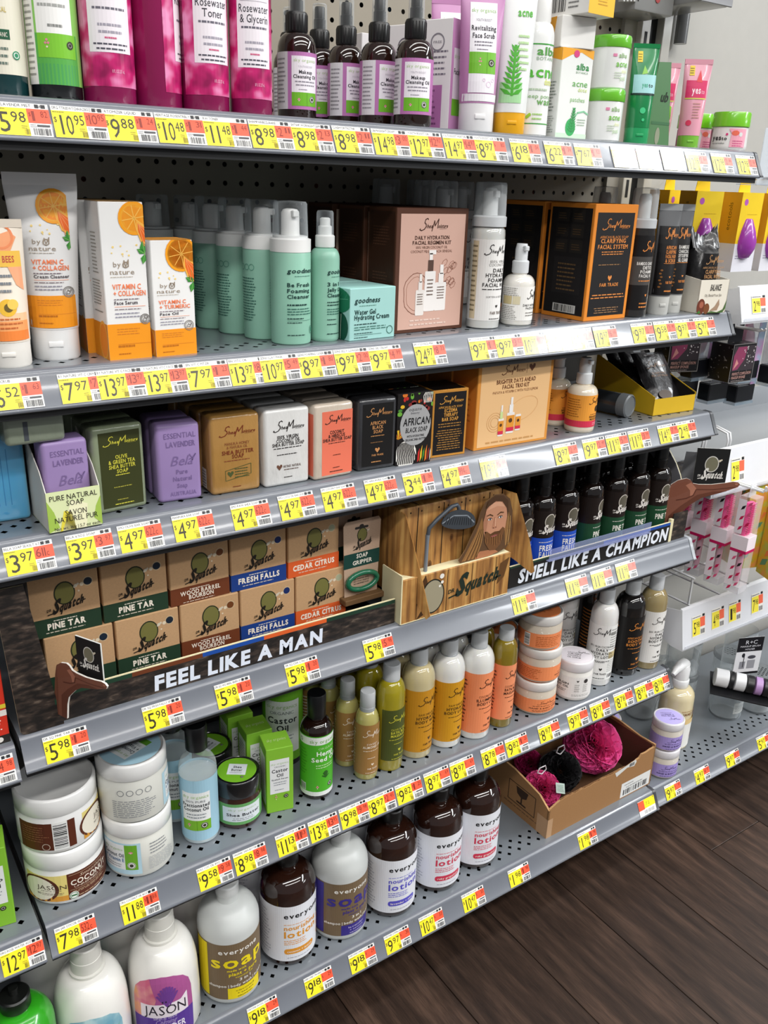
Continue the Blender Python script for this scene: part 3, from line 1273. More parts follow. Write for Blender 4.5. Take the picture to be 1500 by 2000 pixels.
    def front(p):
        p.R(0, 0, 1, 1, '#c98fbf', 1)
        p.R(.15, .3, .95, .75, '#efeaf0', 2)
        p.T('sky organics', .2, .9, .66, .04, '#a9c98a')
        p.T('Facial Oil', .2, .9, .52, .05, '#2a2730', 1)
        p.R(.15, .15, .95, .3, GRN, 2)
    carton(t, .038, .048, .132, mat('#efecec', 'paper'), front, side)
    t2 = dup(t, (.628, .165, z1), 20, 'white and mauve carton hidden behind the front carton')
    t = thing('box', 'small white box with mauve band peeping out behind spray bottles', 'box', (.625, .27, z1), 0)

    def front(p):
        p.R(0, .45, 1, .7, MV, 1)
        p.R(0, .8, 1, .84, '#b9b6ba', 1)
    carton(t, .05, .05, .13, mat('#d9d6d6', 'paper'), front)
    # mauve face scrub tubes
    t = thing('face_scrub_tube', 'mauve squeeze tube with white label and white cap on top shelf', 'tube', (.6595, .056, z1), -26, 'mauve squeeze tubes', 'mauve squeeze tube')

    def pr(p):
        p.R(.0, .0, 1.0, .07, '#efeef0', 1)
        p.R(.12, .08, .9, .92, '#eeebf0', 2)
        p.R(.12, .26, .9, .46, GRN, 3)
        p.R(.62, .26, .63, .46, '#4f8a22', 4)
        p.T('sky organics', .16, .86, .83, .035, '#9dc37c', l=4)
        p.T('YOUTH BOOST', .28, .74, .745, .024, '#8f8a96', l=4)
        p.T('Revitalizing', .16, .87, .66, .045, '#2a2730', 1, l=4)
        p.T('Face Scrub', .19, .84, .59, .045, '#2a2730', 1, l=4)
        p.M(.22, .8, .51, .57, 2, '#77727f', 4, True)
        p.M(.32, .7, .475, .495, 1, '#77727f', 4)
        flower(p, .42, .34, .05)
        leaf_seal(p, .76, .36, .09)
        for x, y, r in ((.7, .16, .07), (.55, .2, .035), (.82, .2, .04)):
            p.ring(x, y, r, .008, '#e6cfe2', 3)
    squeeze_tube(t, .0235, .168, .034, .029, mat('#c287b6', 'satin'), mat('#f3f2f2', 'satin'), .008, pr)
    dup(t, (.675, .138, z1), -24, 'second mauve tube behind the front mauve tube')
    # white and green acne line
    t = thing('cleanser_tube', 'leaning white tube with green fern print and yellow cap', 'tube', (.7095, .047, z1), -30, short='white fern tube')

    def fern(p, x, y, s, c='#4fae36', l=3):
        kx = p.fr[3] / p.fr[2] * .55
        p.S([(x, y), (x + s * .12, y + s * .9)], .018 * s * 3, c, l)
        for k in range(9):
            q = k / 9
            bx, by = x + s * .12 * q, y + s * .9 * q
            ln = s * (.42 - .3 * q) * kx
            for sg in (-1, 1):
                p.P([(bx, by), (bx + sg * ln * .6, by + s * .02), (bx + sg * ln, by + s * .13), (bx + sg * ln * .4, by + s * .09)], c, l)

    def pr(p):
        p.R(.05, .06, .75, .22, '#a9dba3', 1)
        fern(p, .42, .12, .42)
        p.T('alba', .55, .95, .88, .04, '#3f9a3f', 1)
        p.T('acne', .5, .98, .72, .06, '#58b53c', 1)
        p.M(.55, .95, .3, .6, 6, '#b5d79c')
    squeeze_tube(t, .0215, .19, .026, .027, mat('#e9ebea', 'satin'), mat('#f2b11d', 'satin'), .008, pr)
    t = thing('foam_bottle', 'white aerosol bottle with domed shoulder and green print', 'bottle', (.757, .055, z1), -29, short='white aerosol bottle')
    a = MB()
    W_ = mat('#f2f3f1', 'gloss')
    a.lathe([(.0205, 0), (.022, .002), (.022, .118)] + arcpts(.022, .118, .0145, .138) + [(.0145, .14)], W_, 32)
    a.build('body', t)
    a = MB()
    a.lathe([(.0148, .138), (.0155, .141), (.0142, .185), (.012, .19)], mat('#f5f5f3', 'satin'), 28)
    a.build('cap', t)

    def pr(p):
        p.R(0, .95, 1.2, .965, '#4da24a', 1)
        p.R(0, .08, 1.2, .092, '#4da24a', 1)
        p.T('alba', .42, 1.05, .84, .085, '#5b9f4e', 1)
        p.T('BOTANICA', .42, 1.05, .785, .035, '#8aa888')
        p.T('acne', .2, 1.08, .6, .12, '#58b53c', 1)
        p.T('dote', .66, .92, .52, .07, '#d9df7d', 1)
        p.T('deep pore', .22, .9, .37, .045, '#7fae6b')
        p.T('wash', .5, .98, .3, .07, '#6fa85c', 1)
        p.M(.24, .8, .44, .5, 1, '#b4c7ac')
        for g in (.3, .36, .33):
            p.E(g, .16 + (g - .3) * .4, .035, .02, '#9ccc3c', 3, 10)
        p.M(.42, .7, .12, .22, 2, '#a5cf77')
    wrap(t, .0221, .006, .116, None, pr)
    t = thing('patches_carton', 'white carton with orange top corner and green acne lettering', 'carton', (.817, .058, z1), -4, short='acne patches carton')
    OR = '#f0a92a'

    def front(p):
        p.P([(0, .86), (0, 1), (1, 1), (1, .9), (.6, .965), (.3, .93)], OR, 1)
        p.E(.45, .945, .09, .04, '#d8407f', 3, 14)
        p.T('alba', .48, .88, .775, .07, '#2f8f45', 1)
        p.T('BOTANICA', .48, .86, .735, .022, '#7a9f7a')
        p.T('acne', .4, .88, .59, .07, '#5fae4a')
        p.T('dote', .6, .88, .535, .045, '#c9db7d')
        p.T('patches', .38, .84, .42, .05, '#8bbf77')
        fern(p, .5, .08, .3, '#3f9c57')
        p.E(.46, .13, .16, .1, '#3fae62', 2, 18)
        p.S([(.5, .2), (.65, .3), (.85, .32), (.99, .29)], .018, '#8fd0a6', 3)
        p.M(.66, .95, .15, .24, 3, '#a5bba5')
        p.R(0, 0, 1, .06, '#cfe8cf', 1)

    def side(p):
        p.P([(0, .95), (0, 1), (1, 1), (1, .86)], OR, 1)
        p.M(.1, .9, .3, .65, 10, '#7f8a80')
        p.M(.1, .9, .06, .26, 8, '#a6aca6')
        p.E(.4, .05, .1, None, '#555555', 3, 12)
    carton(t, .056, .046, .112, mat('#eef0ec', 'paper'), front, side)
    t = thing('carton', 'white carton with orange flap lying on the acne patches carton', 'carton', (.817, .058, z1 + .1125), -12, short=None)

    def side(p):
        p.P([(0, .35), (.25, .15), (.6, .35), (.7, 1), (0, 1)], OR, 1)
    carton(t, .054, .046, .038, mat('#f1f0ec', 'paper'), None, side)
    t = thing('carton', 'orange ended carton lying topmost of the acne carton pile', 'carton', (.823, .062, z1 + .151), 4)

    def side(p):
        p.B(.2, .6, .15, .8, '#555555')
        p.M(.65, .85, .2, .8, 4, '#777777')

    def front(p):
        p.R(.0, 0, 1, 1, '#f3bb2c', 1)
        p.M(.35, .75, .3, .7, 4, '#caa02a', 3)
    carton(t, .052, .1, .036, mat('#efeeea', 'paper'), front, side)
    # two stacked jars of pads
    J = thing('pads_jar', 'lower white pads jar with bright green lid of a stack', 'jar', (.8985, .055, z1), -30, 'stacked jars of pads with green lids', 'stacked pads jars')
    a = MB()
    a.lathe([(.0245, 0), (.026, .002), (.0268, .052), (.0262, .056)], mat('#eff0ee', 'gloss'), 32)
    a.build('body', J)
    a = MB()
    a.lathe([(.0275, .053), (.028, .054), (.028, .066), (.0268, .0685)], mat('#6cc030', 'gloss'), 32)
    a.build('lid', J)

    def pr(p):
        p.R(.42, .8, .5, .88, '#e58bb0', 1)
        p.T('alba', .54, .74, .78, .12, '#93b57f', 1)
        p.T('acne', .5, .78, .53, .16, '#7cbf55', 1)
        p.T('dote', .64, .78, .36, .11, '#d6df96')
        p.T('pads', .62, .76, .16, .13, '#a9cb94')
        p.M(.48, .66, .2, .4, 3, '#b9c9b0')
    wrap(J, .0269, .004, .05, None, pr)
    dup(J, (.9, .056, z1 + .0687), -26, 'upper white pads jar resting on the lower pads jar')
    # green gel tube
    t = thing('gel_tube', 'dark green translucent squeeze tube beside the pads jars', 'tube', (.962, .045, z1), -32, short='green squeeze tube')

    def pr(p):
        p.R(.05, .42, 1, .66, '#9fd0d2', 2)
        p.R(.0, .4, 1, .425, '#15302a', 3)
        p.T('yes', .38, .62, .5, .06, '#2f9f74', 1)
        p.T('to', .66, .86, .5, .05, '#15302a', 1)
        p.R(.15, .82, .35, .96, '#e9c93a', 2)
        p.M(.17, .33, .84, .94, 3, '#7a6a22')
        p.E(.5, .2, .12, None, '#3fbf7f', 2)
        p.E(.55, .08, .06, None, '#3fbf7f', 2)
        p.P([(.35, .66), (.45, .78), (.6, .68)], '#8fc95a', 3)
    squeeze_tube(t, .0185, .134, .022, .0195, mat('#138046', 'gloss'), mat('#2aa463', 'gloss'), .006, pr)
    t = thing('backing_card', 'folded dark green card printed ub beside the green tube', 'card', (1.014, .05, z1), 0, short='dark green card')
    a = MB()
    m = mat('#4d7a4c', 'satin')
    a.prism([(-.03, 0), (.03, 0), (.011, .116), (-.016, .114)], -.001, .001, m)
    a.build('card_front', t)
    a = MB()
    a.prism([(-.02, 0), (.02, 0), (.008, .098), (-.01, .098)], .02, .0212, m, Matrix.Rotation(-.12, 4, 'X'))
    a.build('card_back', t)
    p = Print(plane(.001), -.022, 0, .052, .1)
    p.T('ub', .36, .68, .62, .13, '#1a2418', 1, .2)
    p.E(.42, .14, .1, .12, '#8a8f78', 2)
    p.R(.1, .3, .9, .34, '#3d6a45', 2)
    p.mb.build('card_print', t, 0)
    # watermelon line
    t = thing('toner_bottle', 'pink toner bottle with lime cap behind the pink tubes', 'bottle', (1.055, .078, z1), -35, short='pink toner bottle with lime cap')
    a = MB()
    a.lathe(boston(.0135, .035, .041, .009, .043, .002), mat('#e79ab8', 'gloss'), 24)
    a.build('body', t)
    a = MB()
    a.lathe([(.012, .04), (.0125, .041), (.0125, .058), (.0115, .0595)], mat('#84cc2c', 'gloss'), 24)
    a.build('cap', t)
    p = wrap(t, .0136, .003, .033, None, lambda p: (p.T('yes', .5, .8, .5, .3, '#d6407e', 1), p.M(.4, .7, .1, .4, 3, '#b9537f')))
    G = 'pink watermelon tubes with lime caps'
    t = thing('jelly_tube', 'front pink translucent tube with lime cap and red band', 'tube', (1.09, .05, z1), -38, G, 'pink translucent tubes')

    def pr(p):
        p.R(0, .52, 1, .77, '#cf2f63', 2)
        p.R(0, .5, 1, .52, '#c9c060', 2)
        p.R(.1, .84, .34, .98, '#e3c53a', 2)
        p.M(.12, .32, .86, .96, 3, '#6f5d1c')
        p.P([(.45, .75), (.62, .92), (.74, .74)], '#d93f4a', 3)
        p.T('yes', .28, .7, .58, .1, '#f6dfe6', 1)
        p.T('to', .74, .9, .58, .06, '#e9a9bc', 1)
        p.E(.28, .16, .13, None, '#d63a5c', 2)
        p.M(.4, .8, .22, .46, 6, '#b98a80')
    squeeze_tube(t, .0165, .126, .018, .0212, mat('#e6a3b4', 'gloss'), mat('#7fc040', 'gloss'), .007, pr)
    dup(t, (1.093, .112, z1), -38, 'pink translucent tube behind the front pink tube', G)
    G = 'squat white jars with lime lids'
    t = thing('cream_jar', 'front white cream jar with lime lid at the shelf end', 'jar', (1.2, .055, z1), -72, G, 'cream jar with lime lid')
    a = MB()
    a.lathe([(.0262, 0), (.0285, .003), (.029, .008), (.028, .036)], mat('#f1efec', 'gloss'), 36)
    a.build('body', t)
    a = MB()
    a.lathe([(.0292, .0362), (.0298, .037), (.0296, .056), (.0285, .0585)], mat('#76c627', 'gloss'), 36)
    a.build('lid', t)

    def pr(p):
        p.R(.0, .08, .16, .92, '#b0597d', 1)
        p.T('yes', .24, .46, .4, .22, '#222222', 1)
        p.T('to', .47, .58, .4, .15, '#222222', 1)
        p.E(.57, .66, .025, None, '#d93f7e', 3, 12)
        p.T('watermelon', .25, .54, .22, .08, '#333333')
        p.P([(.6, .92), (.66, .7), (.64, .08), (1, .08), (1, .92)], '#f2a9bb', 2)
        p.E(.74, .72, .08, .12, '#e8705a', 3, 14)
        p.E(.86, .66, .04, .1, '#dfe3e0', 3, 14)
        p.M(.7, .95, .1, .42, 3, '#cf5488')
    wrap(t, .0291, .003, .036, None, pr)
    dup(t, (1.2, .125, z1), -50, 'second cream jar with lime lid behind the front one', G)


s1()

# ------------------------------------------------------------------ second shelf
z2 = Z[2]
OJ = '#f49a22'


def orange(p, x, y, s, l=3):
    """cut orange fruit print with leaves"""
    for cx, cy, r, c in ((0, .02, 1, '#f6a11f'), (0, .02, .86, '#f3b23c')):
        p.E(x + cx * s, y + cy, r * s, None, c, l, 22)
    p.E(x, y + .02, s * .78, None, '#f08a1c', l, 22)
    k = p.fr[2] / p.fr[3]
    for i in range(8):
        g = math.radians(45 * i + 10)
        p.S([(x, y + .02), (x + s * .76 * math.cos(g), y + .02 + s * .76 * math.sin(g) * k)], .006, '#f7bd57', l + 1)
    bx, by = x + s * .75, y - s * .9 * k
    p.P([(bx - s * .62, by + s * .95 * k), (bx - s * .62, by + s * .3 * k), (bx - s * .4, by - s * .3 * k), (bx + s * .3, by - s * .75 * k), (bx + s * .6, by - s * .5 * k), (bx + s * .5, by + .2 * s * k)], '#f7b34a', l + 1)
    p.P([(bx - s * .54, by + s * .8 * k), (bx - s * .52, by + s * .3 * k), (bx - s * .32, by - s * .2 * k), (bx + s * .28, by - s * .6 * k), (bx + s * .48, by - s * .4 * k), (bx + s * .4, by + .16 * s * k)], '#ee6a25', l + 2)
    for i in range(3):
        p.S([(bx - s * .5, by + s * .75 * k), (bx + s * (.4 - .3 * i), by - s * (.1 + .22 * i) * k)], .005, '#f59a5a', l + 3)


def leafs(p, x, y, s, l=4, c='#3f8f3a'):
    k = p.fr[2] / p.fr[3]
    for g, L in ((100, 1.1), (150, .8), (255, .9)):
        g = math.radians(g)
        dx, dy = math.cos(g), math.sin(g)
        p.P([(x, y), (x + s * (dx * .5 - dy * .3) * L, y + s * k * (dy * .5 + dx * .3) * L), (x + s * dx * L, y + s * dy * L * k),
             (x + s * (dx * .5 + dy * .3) * L, y + s * k * (dy * .5 - dx * .3) * L)], c, l)
        p.S([(x, y), (x + s * dx * L * .9, y + s * dy * L * .9 * k)], .004, '#7fbf62', l + 1)


def by_nature(p, kind, nm, x0=.16, small=False):
    p.T('by', x0 + .08, x0 + .25, .60, .032, '#9a8a78')
    p.ring(x0 + .36, .612, .06, .006, '#9a8a78', 3)
    p.S([(x0 + .3, .6), (x0 + .33, .64), (x0 + .36, .6), (x0 + .43, .645), (x0 + .42, .6)], .006, '#9a8a78')
    p.T('nature', x0, x0 + .55, .552, .032, '#9a8a78')
    p.M(x0, x0 + .55, .53, .545, 1, '#c5bcb0')
    p.T('VITAMIN C', x0 + .02, x0 + .68, .458, .032, '#f07f4f', 1)
    p.T(kind, x0 + .04, x0 + .78, .416, .032, '#f07f4f', 1)
    p.M(x0 + .04, x0 + .7, .385, .405, 1, '#8b7f86')
    p.T(nm, x0 + .04, x0 + .1 + .048 * len(nm), .36, .022, '#4a4148', 1)
    p.R(x0 + .04, .345, x0 + .76, .348, '#f4a98a', 3)
    p.M(x0 + .04, x0 + .75, .322, .338, 1, '#8b7f86')
    p.M(x0 + .04, x0 + .65, .27, .315, 2, '#9c9aa8')
    p.R(0, 0, 1, .235, OJ, 2)
    p.M(x0 + .06, x0 + .7, .16, .21, 3, '#d9822a')
    p.M(x0 + .06, x0 + .5, .07, .11, 1, '#c06f1c')
    p.R(x0 + .06, .1, x0 + .84, .103, '#d9822a', 3)
    p.M(x0 + .06, x0 + .4, .025, .05, 1, '#c06f1c')
    p.ring(x0 + .73, .26, .11, .006, '#8a8580', 4)
    p.ring(x0 + .73, .26, .08, .004, '#8a8580', 4)
    p.S([(x0 + .68, .25), (x0 + .72, .275), (x0 + .75, .262), (x0 + .79, .275), (x0 + .75, .245), (x0 + .69, .247)], .006, '#8a8580', 4)
    r = random.Random(2)
    for i in range(9):
        p.E(x0 + .05 + .6 * r.random(), .64 + .1 * r.random(), .012 + .02 * r.random(), None, '#f3d583', 2, 6)


def s2():
    # peach tube at the far left
    t = thing('facial_scrub_tube', 'peach and cream squeeze tube cut by the left picture edge', 'tube', (.0473, .0528, z2), -12, short='peach squeeze tube')

    def pr(p):
        p.R(0, .66, 1, .8, '#f2c04a', 2)
        p.T('BEES', .6, .86, .7, .055, '#c0483a', 1)
        p.P([(.3, .8), (.5, .93), (.8, .97), (.95, .92), (.8, .8)], '#f2a06c', 2)
        p.ring(.62, .92, .25, .02, '#ee8a55', 3)
        p.P([(.7, .66), (1, .66), (1, .45), (.85, .5)], '#f4ab80', 2)
        p.M(.35, .8, .42, .62, 3, '#7a7f86')
        p.E(.6, .3, .2, None, '#eab93c', 3)
        p.E(.62, .3, .1, None, '#6b5a2c', 4)
        p.E(.72, .33, .12, None, '#f0c65a', 5)
        p.R(0, 0, 1, .09, '#f0873f', 2)
        p.R(0, .09, 1, .18, '#f4a566', 2)
        p.R(0, .18, 1, .25, '#f7c79b', 2)
        p.M(.2, .9, .1, .22, 3, '#c46a38', 4)
    squeeze_tube(t, .0225, .145, .026, .026, mat('#f3e7d6', 'satin'), mat('#f2eee6', 'satin'), .008, pr)
    # vitamin tube
    t = thing('cream_cleanser_tube', 'tall white squeeze tube with orange fruit print and orange base band', 'tube', (.1015, .0752, z2), -14, short='tall orange print tube')

    def pr(p):
        orange(p, .72, .84, .36)
        leafs(p, 1.0, .62, .22)
        q = p.sub(0, 0, 1, 1)
        by_nature(q, '+ COLLAGEN', 'Cream Cleanser', .14)
    squeeze_tube(t, .0253, .189, .033, .036, mat('#ecebea', 'satin'), mat('#f4f4f3', 'gloss'), .012, pr)
    # cartons
    wht = mat('#efeeec', 'paper')

    def side(p):
        p.M(.3, .7, .55, .82, 12, '#a09a92')
        p.M(.2, .8, .35, .52, 9, '#8d8880')
        p.M(.2, .85, .3, .32, 1, '#8d8880')
        p.R(0, 0, 1, .235, '#e08a1e', 2)
        p.E(.7, .12, .3, .13, '#f2b04a', 3)
        p.E(.7, .12, .26, .11, '#ee8a2a', 4)

    def front(p):
        orange(p, .78, .88, .36)
        leafs(p, .98, .68, .26)
        by_nature(p, '+ COLLAGEN', 'Face Serum')
    t = thing('serum_carton', 'tall white carton with orange slices, front one of two', 'carton', (.1687, .0534, z2), .8, 'tall white cartons with orange slices', 'tall orange slice carton')
    carton(t, .0475, .045, .1636, wht, front, side, lambda p: p.R(0, 0, 1, 1, '#c9a06a', 1))
    dup(t, (.163, .101, z2), -6, 'tall white carton standing in shadow behind the orange slice carton')

    def front(p):
        orange(p, .72, .86, .38)
        leafs(p, .98, .64, .26)
        by_nature(p, '+ TURMERIC', 'Face Oil', .1)
    t = thing('face_oil_carton', 'shorter white carton with orange slices right of the tall one', 'carton', (.2205, .0505, z2), 4, short='short orange slice carton')
    carton(t, .0495, .04, .1252, wht, front, side, lambda p: p.R(0, 0, 1, 1, '#e9a24a', 1))

    # mint foamers
    MINT = mat('#93c6b0', 'satin')
    G = 'mint foam bottles with clear overcaps'
    t = thing('foam_pump_bottle', 'front mint foam bottle with white collar and clear overcap', 'bottle', (.3799, .0517, z2), -2, G, 'front mint foam bottle')
    a = MB()
    a.lathe([(.0225, 0), (.0242, .0015), (.0246, .004), (.0246, .108), (.024, .1095)], MINT, 40)
    a.build('body', t)
    a = MB()
    a.lathe([(.0247, .1096), (.0247, .124), (.0205, .1255), (.0205, .1275), (.018, .128)], mat('#f3f3f1', 'satin'), 40)
    a.build('collar', t)
    a = MB()
    a.lathe([(.0115, .128), (.0112, .131), (.0108, .154), (.0085, .1575), (.004, .1585)], mat('#f0f0ee', 'satin'), 24)
    a.box(-.004, .004, -.016, -.008, .149, .1565, mat('#f0f0ee', 'satin'), .001, 1)
    a.build('pump_head', t)
    a = MB()
    a.lathe([(.0215, .1256), (.0202, .164), (.0185, .1665), (.0, .1675)], mat('#dfe6ea', 'clear'), 36, cap=(False, False))
    a.build('overcap', t)
    INK = '#1d3c3a'

    def pr(p):
        p.T('goodness', .26, .88, .81, .048, INK, 1, .22)
        p.M(.4, .8, .765, .785, 1, '#4c7f71')
        for i, s in enumerate(('Be Fresh', 'Foaming', 'Cleanser')):
            p.T(s, .26, .74, .655 - .066 * i, .042, INK, 1)
        p.M(.26, .72, .43, .475, 1, INK)
        p.M(.26, .82, .33, .42, 3, '#3c6e62')
        p.M(.26, .65, .28, .31, 1, INK)
        p.R(.26, .268, .8, .271, '#3c6e62', 3)
        p.M(.26, .65, .235, .26, 1, INK)
        p.M(.26, .7, .09, .115, 1, INK)
        p.ring(.82, .15, .07, .006, '#2f6a5a', 3)
        p.E(.83, .15, .03, .03, '#3f8f72', 3, 10)
        # text on the back
        for q in (-.55, -.42, -.3):
            p.ring(q, .83, .055, .006, '#5f9f8a', 3)
        p.M(-.62, -.2, .2, .72, 16, '#3c6e62')
    wrap(t, .0247, .002, .106, None, pr)
    for k, (x, y, rz, n) in enumerate([(.366, .099, 60, 'second'), (.353, .149, 66, 'third'), (.343, .199, 58, 'fourth'), (.334, .249, -8, 'fifth')]):
        dup(t, (x, y, z2), rz, '%s mint foam bottle counting back from the front one' % n, G)
    dup(t, (.282, .246, z2), 10, 'mint foam bottle in shadow apart at the left by the pegboard', G)
    # jelly oil cleanser
    t = thing('spray_bottle', 'slim mint bottle with round shoulders and white spray cap', 'bottle', (.4279, .0513, z2), 4, short='slim mint bottle')
    a = MB()
    a.lathe([(.0168, 0), (.0184, .002), (.0186, .005), (.0186, .1)] + arcpts(.0186, .1, .0105, .113) + [(.0105, .116)], MINT, 36)
    a.build('body', t)
    a = MB()
    a.lathe([(.0118, .114), (.0121, .115), (.0121, .127), (.0105, .1285)], mat('#eef0ee', 'satin'), 28)
    a.lathe([(.0085, .1285), (.0085, .138), (.0065, .1395), (.0065, .147), (.0045, .1485)], mat('#eef0ee', 'satin'), 20)
    a.build('spray_head', t)
    a = MB()
    a.lathe([(.0108, .1286), (.0104, .154), (.009, .1565), (0, .157)], mat('#dfe6ea', 'clear'), 28, cap=(False, False))
    a.build('overcap', t)

    def pr(p):
        p.T('goodness', .34, .98, .83, .05, INK, 1, .22)
        p.M(.45, .9, .785, .805, 1, '#4c7f71')
        for i, s in enumerate(('3 in 1', 'Jelly Oil', 'Cleanser')):
            p.T(s, .34, (.72, .84, .9)[i], .68 - .068 * i, .045, INK, 1)
        p.M(.34, .8, .43, .5, 2, INK)
        p.M(.34, .86, .32, .41, 3, '#3c6e62')
        p.M(.34, .7, .25, .28, 1, INK)
        p.M(.34, .7, .19, .22, 1, INK)
        p.M(.34, .8, .07, .1, 1, INK)
    wrap(t, .0187, .002, .1, None, pr)
    # gel carton
    t = thing('gel_cream_carton', 'small aqua carton with dark green leaf print on its side', 'carton', (.4834, .0616, z2), 6, 'small aqua cartons', 'small aqua carton')

    def front(p):
        p.T('goodness', .1, .64, .72, .1, INK, 1, .22)
        p.M(.2, .6, .65, .68, 1, '#4c7f71')
        p.T('Water Gel', .1, .56, .5, .09, INK, 1)
        p.T('Hydrating Cream', .1, .86, .4, .09, INK, 1)
        p.M(.1, .65, .29, .34, 1, INK)
        p.M(.1, .9, .19, .28, 2, '#3c6e62')
        p.M(.1, .5, .12, .16, 1, INK)
        p.R(.1, .1, .7, .106, '#3c6e62', 3)
        p.M(.1, .45, .04, .075, 1, INK)
        p.ring(.88, .16, .065, .012, '#2f6a5a', 3)

    def side(p):
        p.E(.5, .75, .55, .26, '#1f7a58', 2)
        p.S([(.02, .72), (.95, .8)], .008, '#6fc3a0', 3)
        for i in range(5):
            p.S([(.15 + .17 * i, .735 + .012 * i), (.25 + .17 * i, .9)], .006, '#4fa887', 3)
        p.E(.72, .25, .24, .28, '#14523f', 2)
        p.S([(.72, .02), (.74, .5)], .012, '#e2e6d8', 3)
        p.P([(0, 0), (0, .32), (.2, .2), (.5, .1), (.6, 0)], '#e0e0d0', 2)
    carton(t, .0758, .066, .0654, mat('#a3d3cd', 'paper'), front, side)
    dup(t, (.478, .133, z2), 2, 'small aqua carton hidden behind the front aqua carton')
    # pale pink kit
    BR = mat('#54301f', 'paper')
    G = 'large brown edged gift kits'
    t = thing('facial_kit_box', 'large dusty pink gift box with brown border and drawn coconut', 'carton', (.5936, .082, z2), 4, G, 'dusty pink kit box')
    INK3 = '#4a2c20'

    def mini(p, x, y, w, h, body, kind, band=None):
        """little printed bottle"""
        if kind == 'pump':
            p.RR(x, y, x + w, y + h * .66, .012, body, 3)
            p.R(x + w * .25, y + h * .66, x + w * .75, y + h * .84, '#5a4238', 4)
            p.R(x + w * .35, y + h * .84, x + w * .65, y + h * .95, body, 4)
            p.R(x + w * .3, y + h * .93, x + w * .95, y + h, body, 4)
        else:
            p.RR(x, y, x + w, y + h * .62, .015, body, 3)
            p.R(x + w * .28, y + h * .6, x + w * .72, y + h * .82, body, 4)
            p.R(x + w * .38, y + h * .8, x + w * .68, y + h, body, 4)
        if band:
            p.R(x + w * .03, y + h * .1, x + w * .97, y + h * .5, band[0], 4)
            p.R(x + w * .03, y + h * .1, x + w * .97, y + h * .2, band[1], 5)
        p.M(x + w * .15, x + w * .85, y + h * .25, y + h * .55, 5, '#7b6a60', 5, True)

    def front(p):
        p.R(.055, .03, .955, .955, '#d3ab9b', 1)
        p.SM(.31, .69, .83, .09, INK3)
        p.T('DAILY HYDRATION', .25, .73, .755, .028, INK3, 1)
        p.T('FACIAL REGIMEN KIT', .22, .76, .715, .028, INK3, 1)
        p.T('100% VIRGIN COCONUT OIL', .27, .71, .682, .02, '#7a5646')
        p.T('COCONUT MILK & ACACIA SENEGAL', .2, .78, .65, .02, '#7a5646')
        pts = [(.3 + .18 * math.cos(g / 20 * 6.28) * (1 + .06 * math.sin(g * 1.7)), .32 + .17 * math.sin(g / 20 * 6.28)) for g in range(21)]
        p.S(pts, .006, '#8a5b49', 2)
        p.S([(.3 + (x - .3) * .8, .32 + (y - .32) * .82) for x, y in pts], .004, '#a5715d', 2)
        r = random.Random(4)
        for i in range(14):
            x, y = .64 + .2 * r.random(), .36 + .22 * r.random()
            p.S([(x + .04 * math.cos(g / 6 * 6.28), y + .03 * math.sin(g / 6 * 6.28 + .5)) for g in range(7)], .004, '#9a6652', 2)
        mini(p, .29, .14, .12, .34, '#e9e2dc', 'drop')
        mini(p, .41, .17, .15, .5, '#f1ece8', 'pump')
        mini(p, .56, .17, .16, .38, '#f1ece8', 'drop')
        p.M(.22, .76, .05, .12, 2, '#e4cabd', 3)

    def side(p):
        p.R(.06, .03, .94, .97, '#3b2116', 1)
        p.M(.2, .8, .7, .86, 7, '#5d3c2c')
        p.M(.2, .8, .2, .5, 12, '#5d3c2c')
    carton(t, .1264, .06, .1611, BR, front, side)
    dup(t, (.5865, .146, z2), 3, 'brown edged kit box second from the front, mostly hidden', G)
    dup(t, (.574, .21, z2), 4, 'brown edged kit box third from the front in deep shadow', G)
    # foaming face wash
    t = thing('foam_wash_bottle', 'tall clear foaming wash bottle with white label and frosted cap', 'bottle', (.6927, .0525, z2), -4, 'tall foaming wash bottles', 'tall white labelled foam bottle')
    a = MB()
    a.lathe([(.021, 0), (.0234, .0015), (.0238, .005), (.0238, .128), (.0232, .134), (.02, .138)], mat('#d9dad6', 'liquid', '#a5a6a2'), 40)
    a.build('body', t)
    a = MB()
    a.lathe([(.0238, .1385), (.0238, .151), (.0215, .153)], mat('#cfd2d4', 'frost'), 36)
    a.build('collar', t)
    a = MB()
    a.lathe([(.011, .153), (.0108, .156), (.0102, .184), (.007, .188)], mat('#eceeee', 'satin'), 24)
    a.box(-.004, .004, -.016, -.008, .176, .185, mat('#eceeee', 'satin'), .001, 1)
    a.build('pump_head', t)
    a = MB()
    a.lathe([(.0222, .1531), (.0212, .192), (.02, .1955), (0, .197)], mat('#e3e8ea', 'milky'), 36, cap=(False, False))
    a.build('overcap', t)
    K = '#33302f'

    def pr(p):
        p.R(-.3, .5, -.12, .94, '#ece6d6', 2)
        p.R(-.1, .02, .06, .98, '#d9c9a8', 2)
        p.M(-.1, .05, .1, .95, 14, '#8a7c60')
        p.SM(.2, .88, .82, .12, K)
        p.T('100% VIRGIN', .34, .84, .72, .032, '#8a8783')
        p.T('COCONUT OIL', .32, .86, .68, .032, '#8a8783')
        p.T('DAILY', .42, .78, .605, .045, K, 1)
        p.T('HYDRATION', .26, .92, .545, .045, K, 1)
        p.T('FOAMING', .32, .88, .485, .045, K, 1)
        p.T('FACIAL WASH', .2, .98, .425, .045, K, 1)
        p.M(.2, .95, .38, .41, 1, K)
        p.T('SOFTEN & RESTORE', .3, .86, .29, .02, '#6b6865')
        heart(p, .58, .18, .07, K)
        p.T('FAIR TRADE', .42, .8, .08, .035, '#6b5a50', 1)
        p.M(.4, .8, .01, .04, 1, '#55524f')
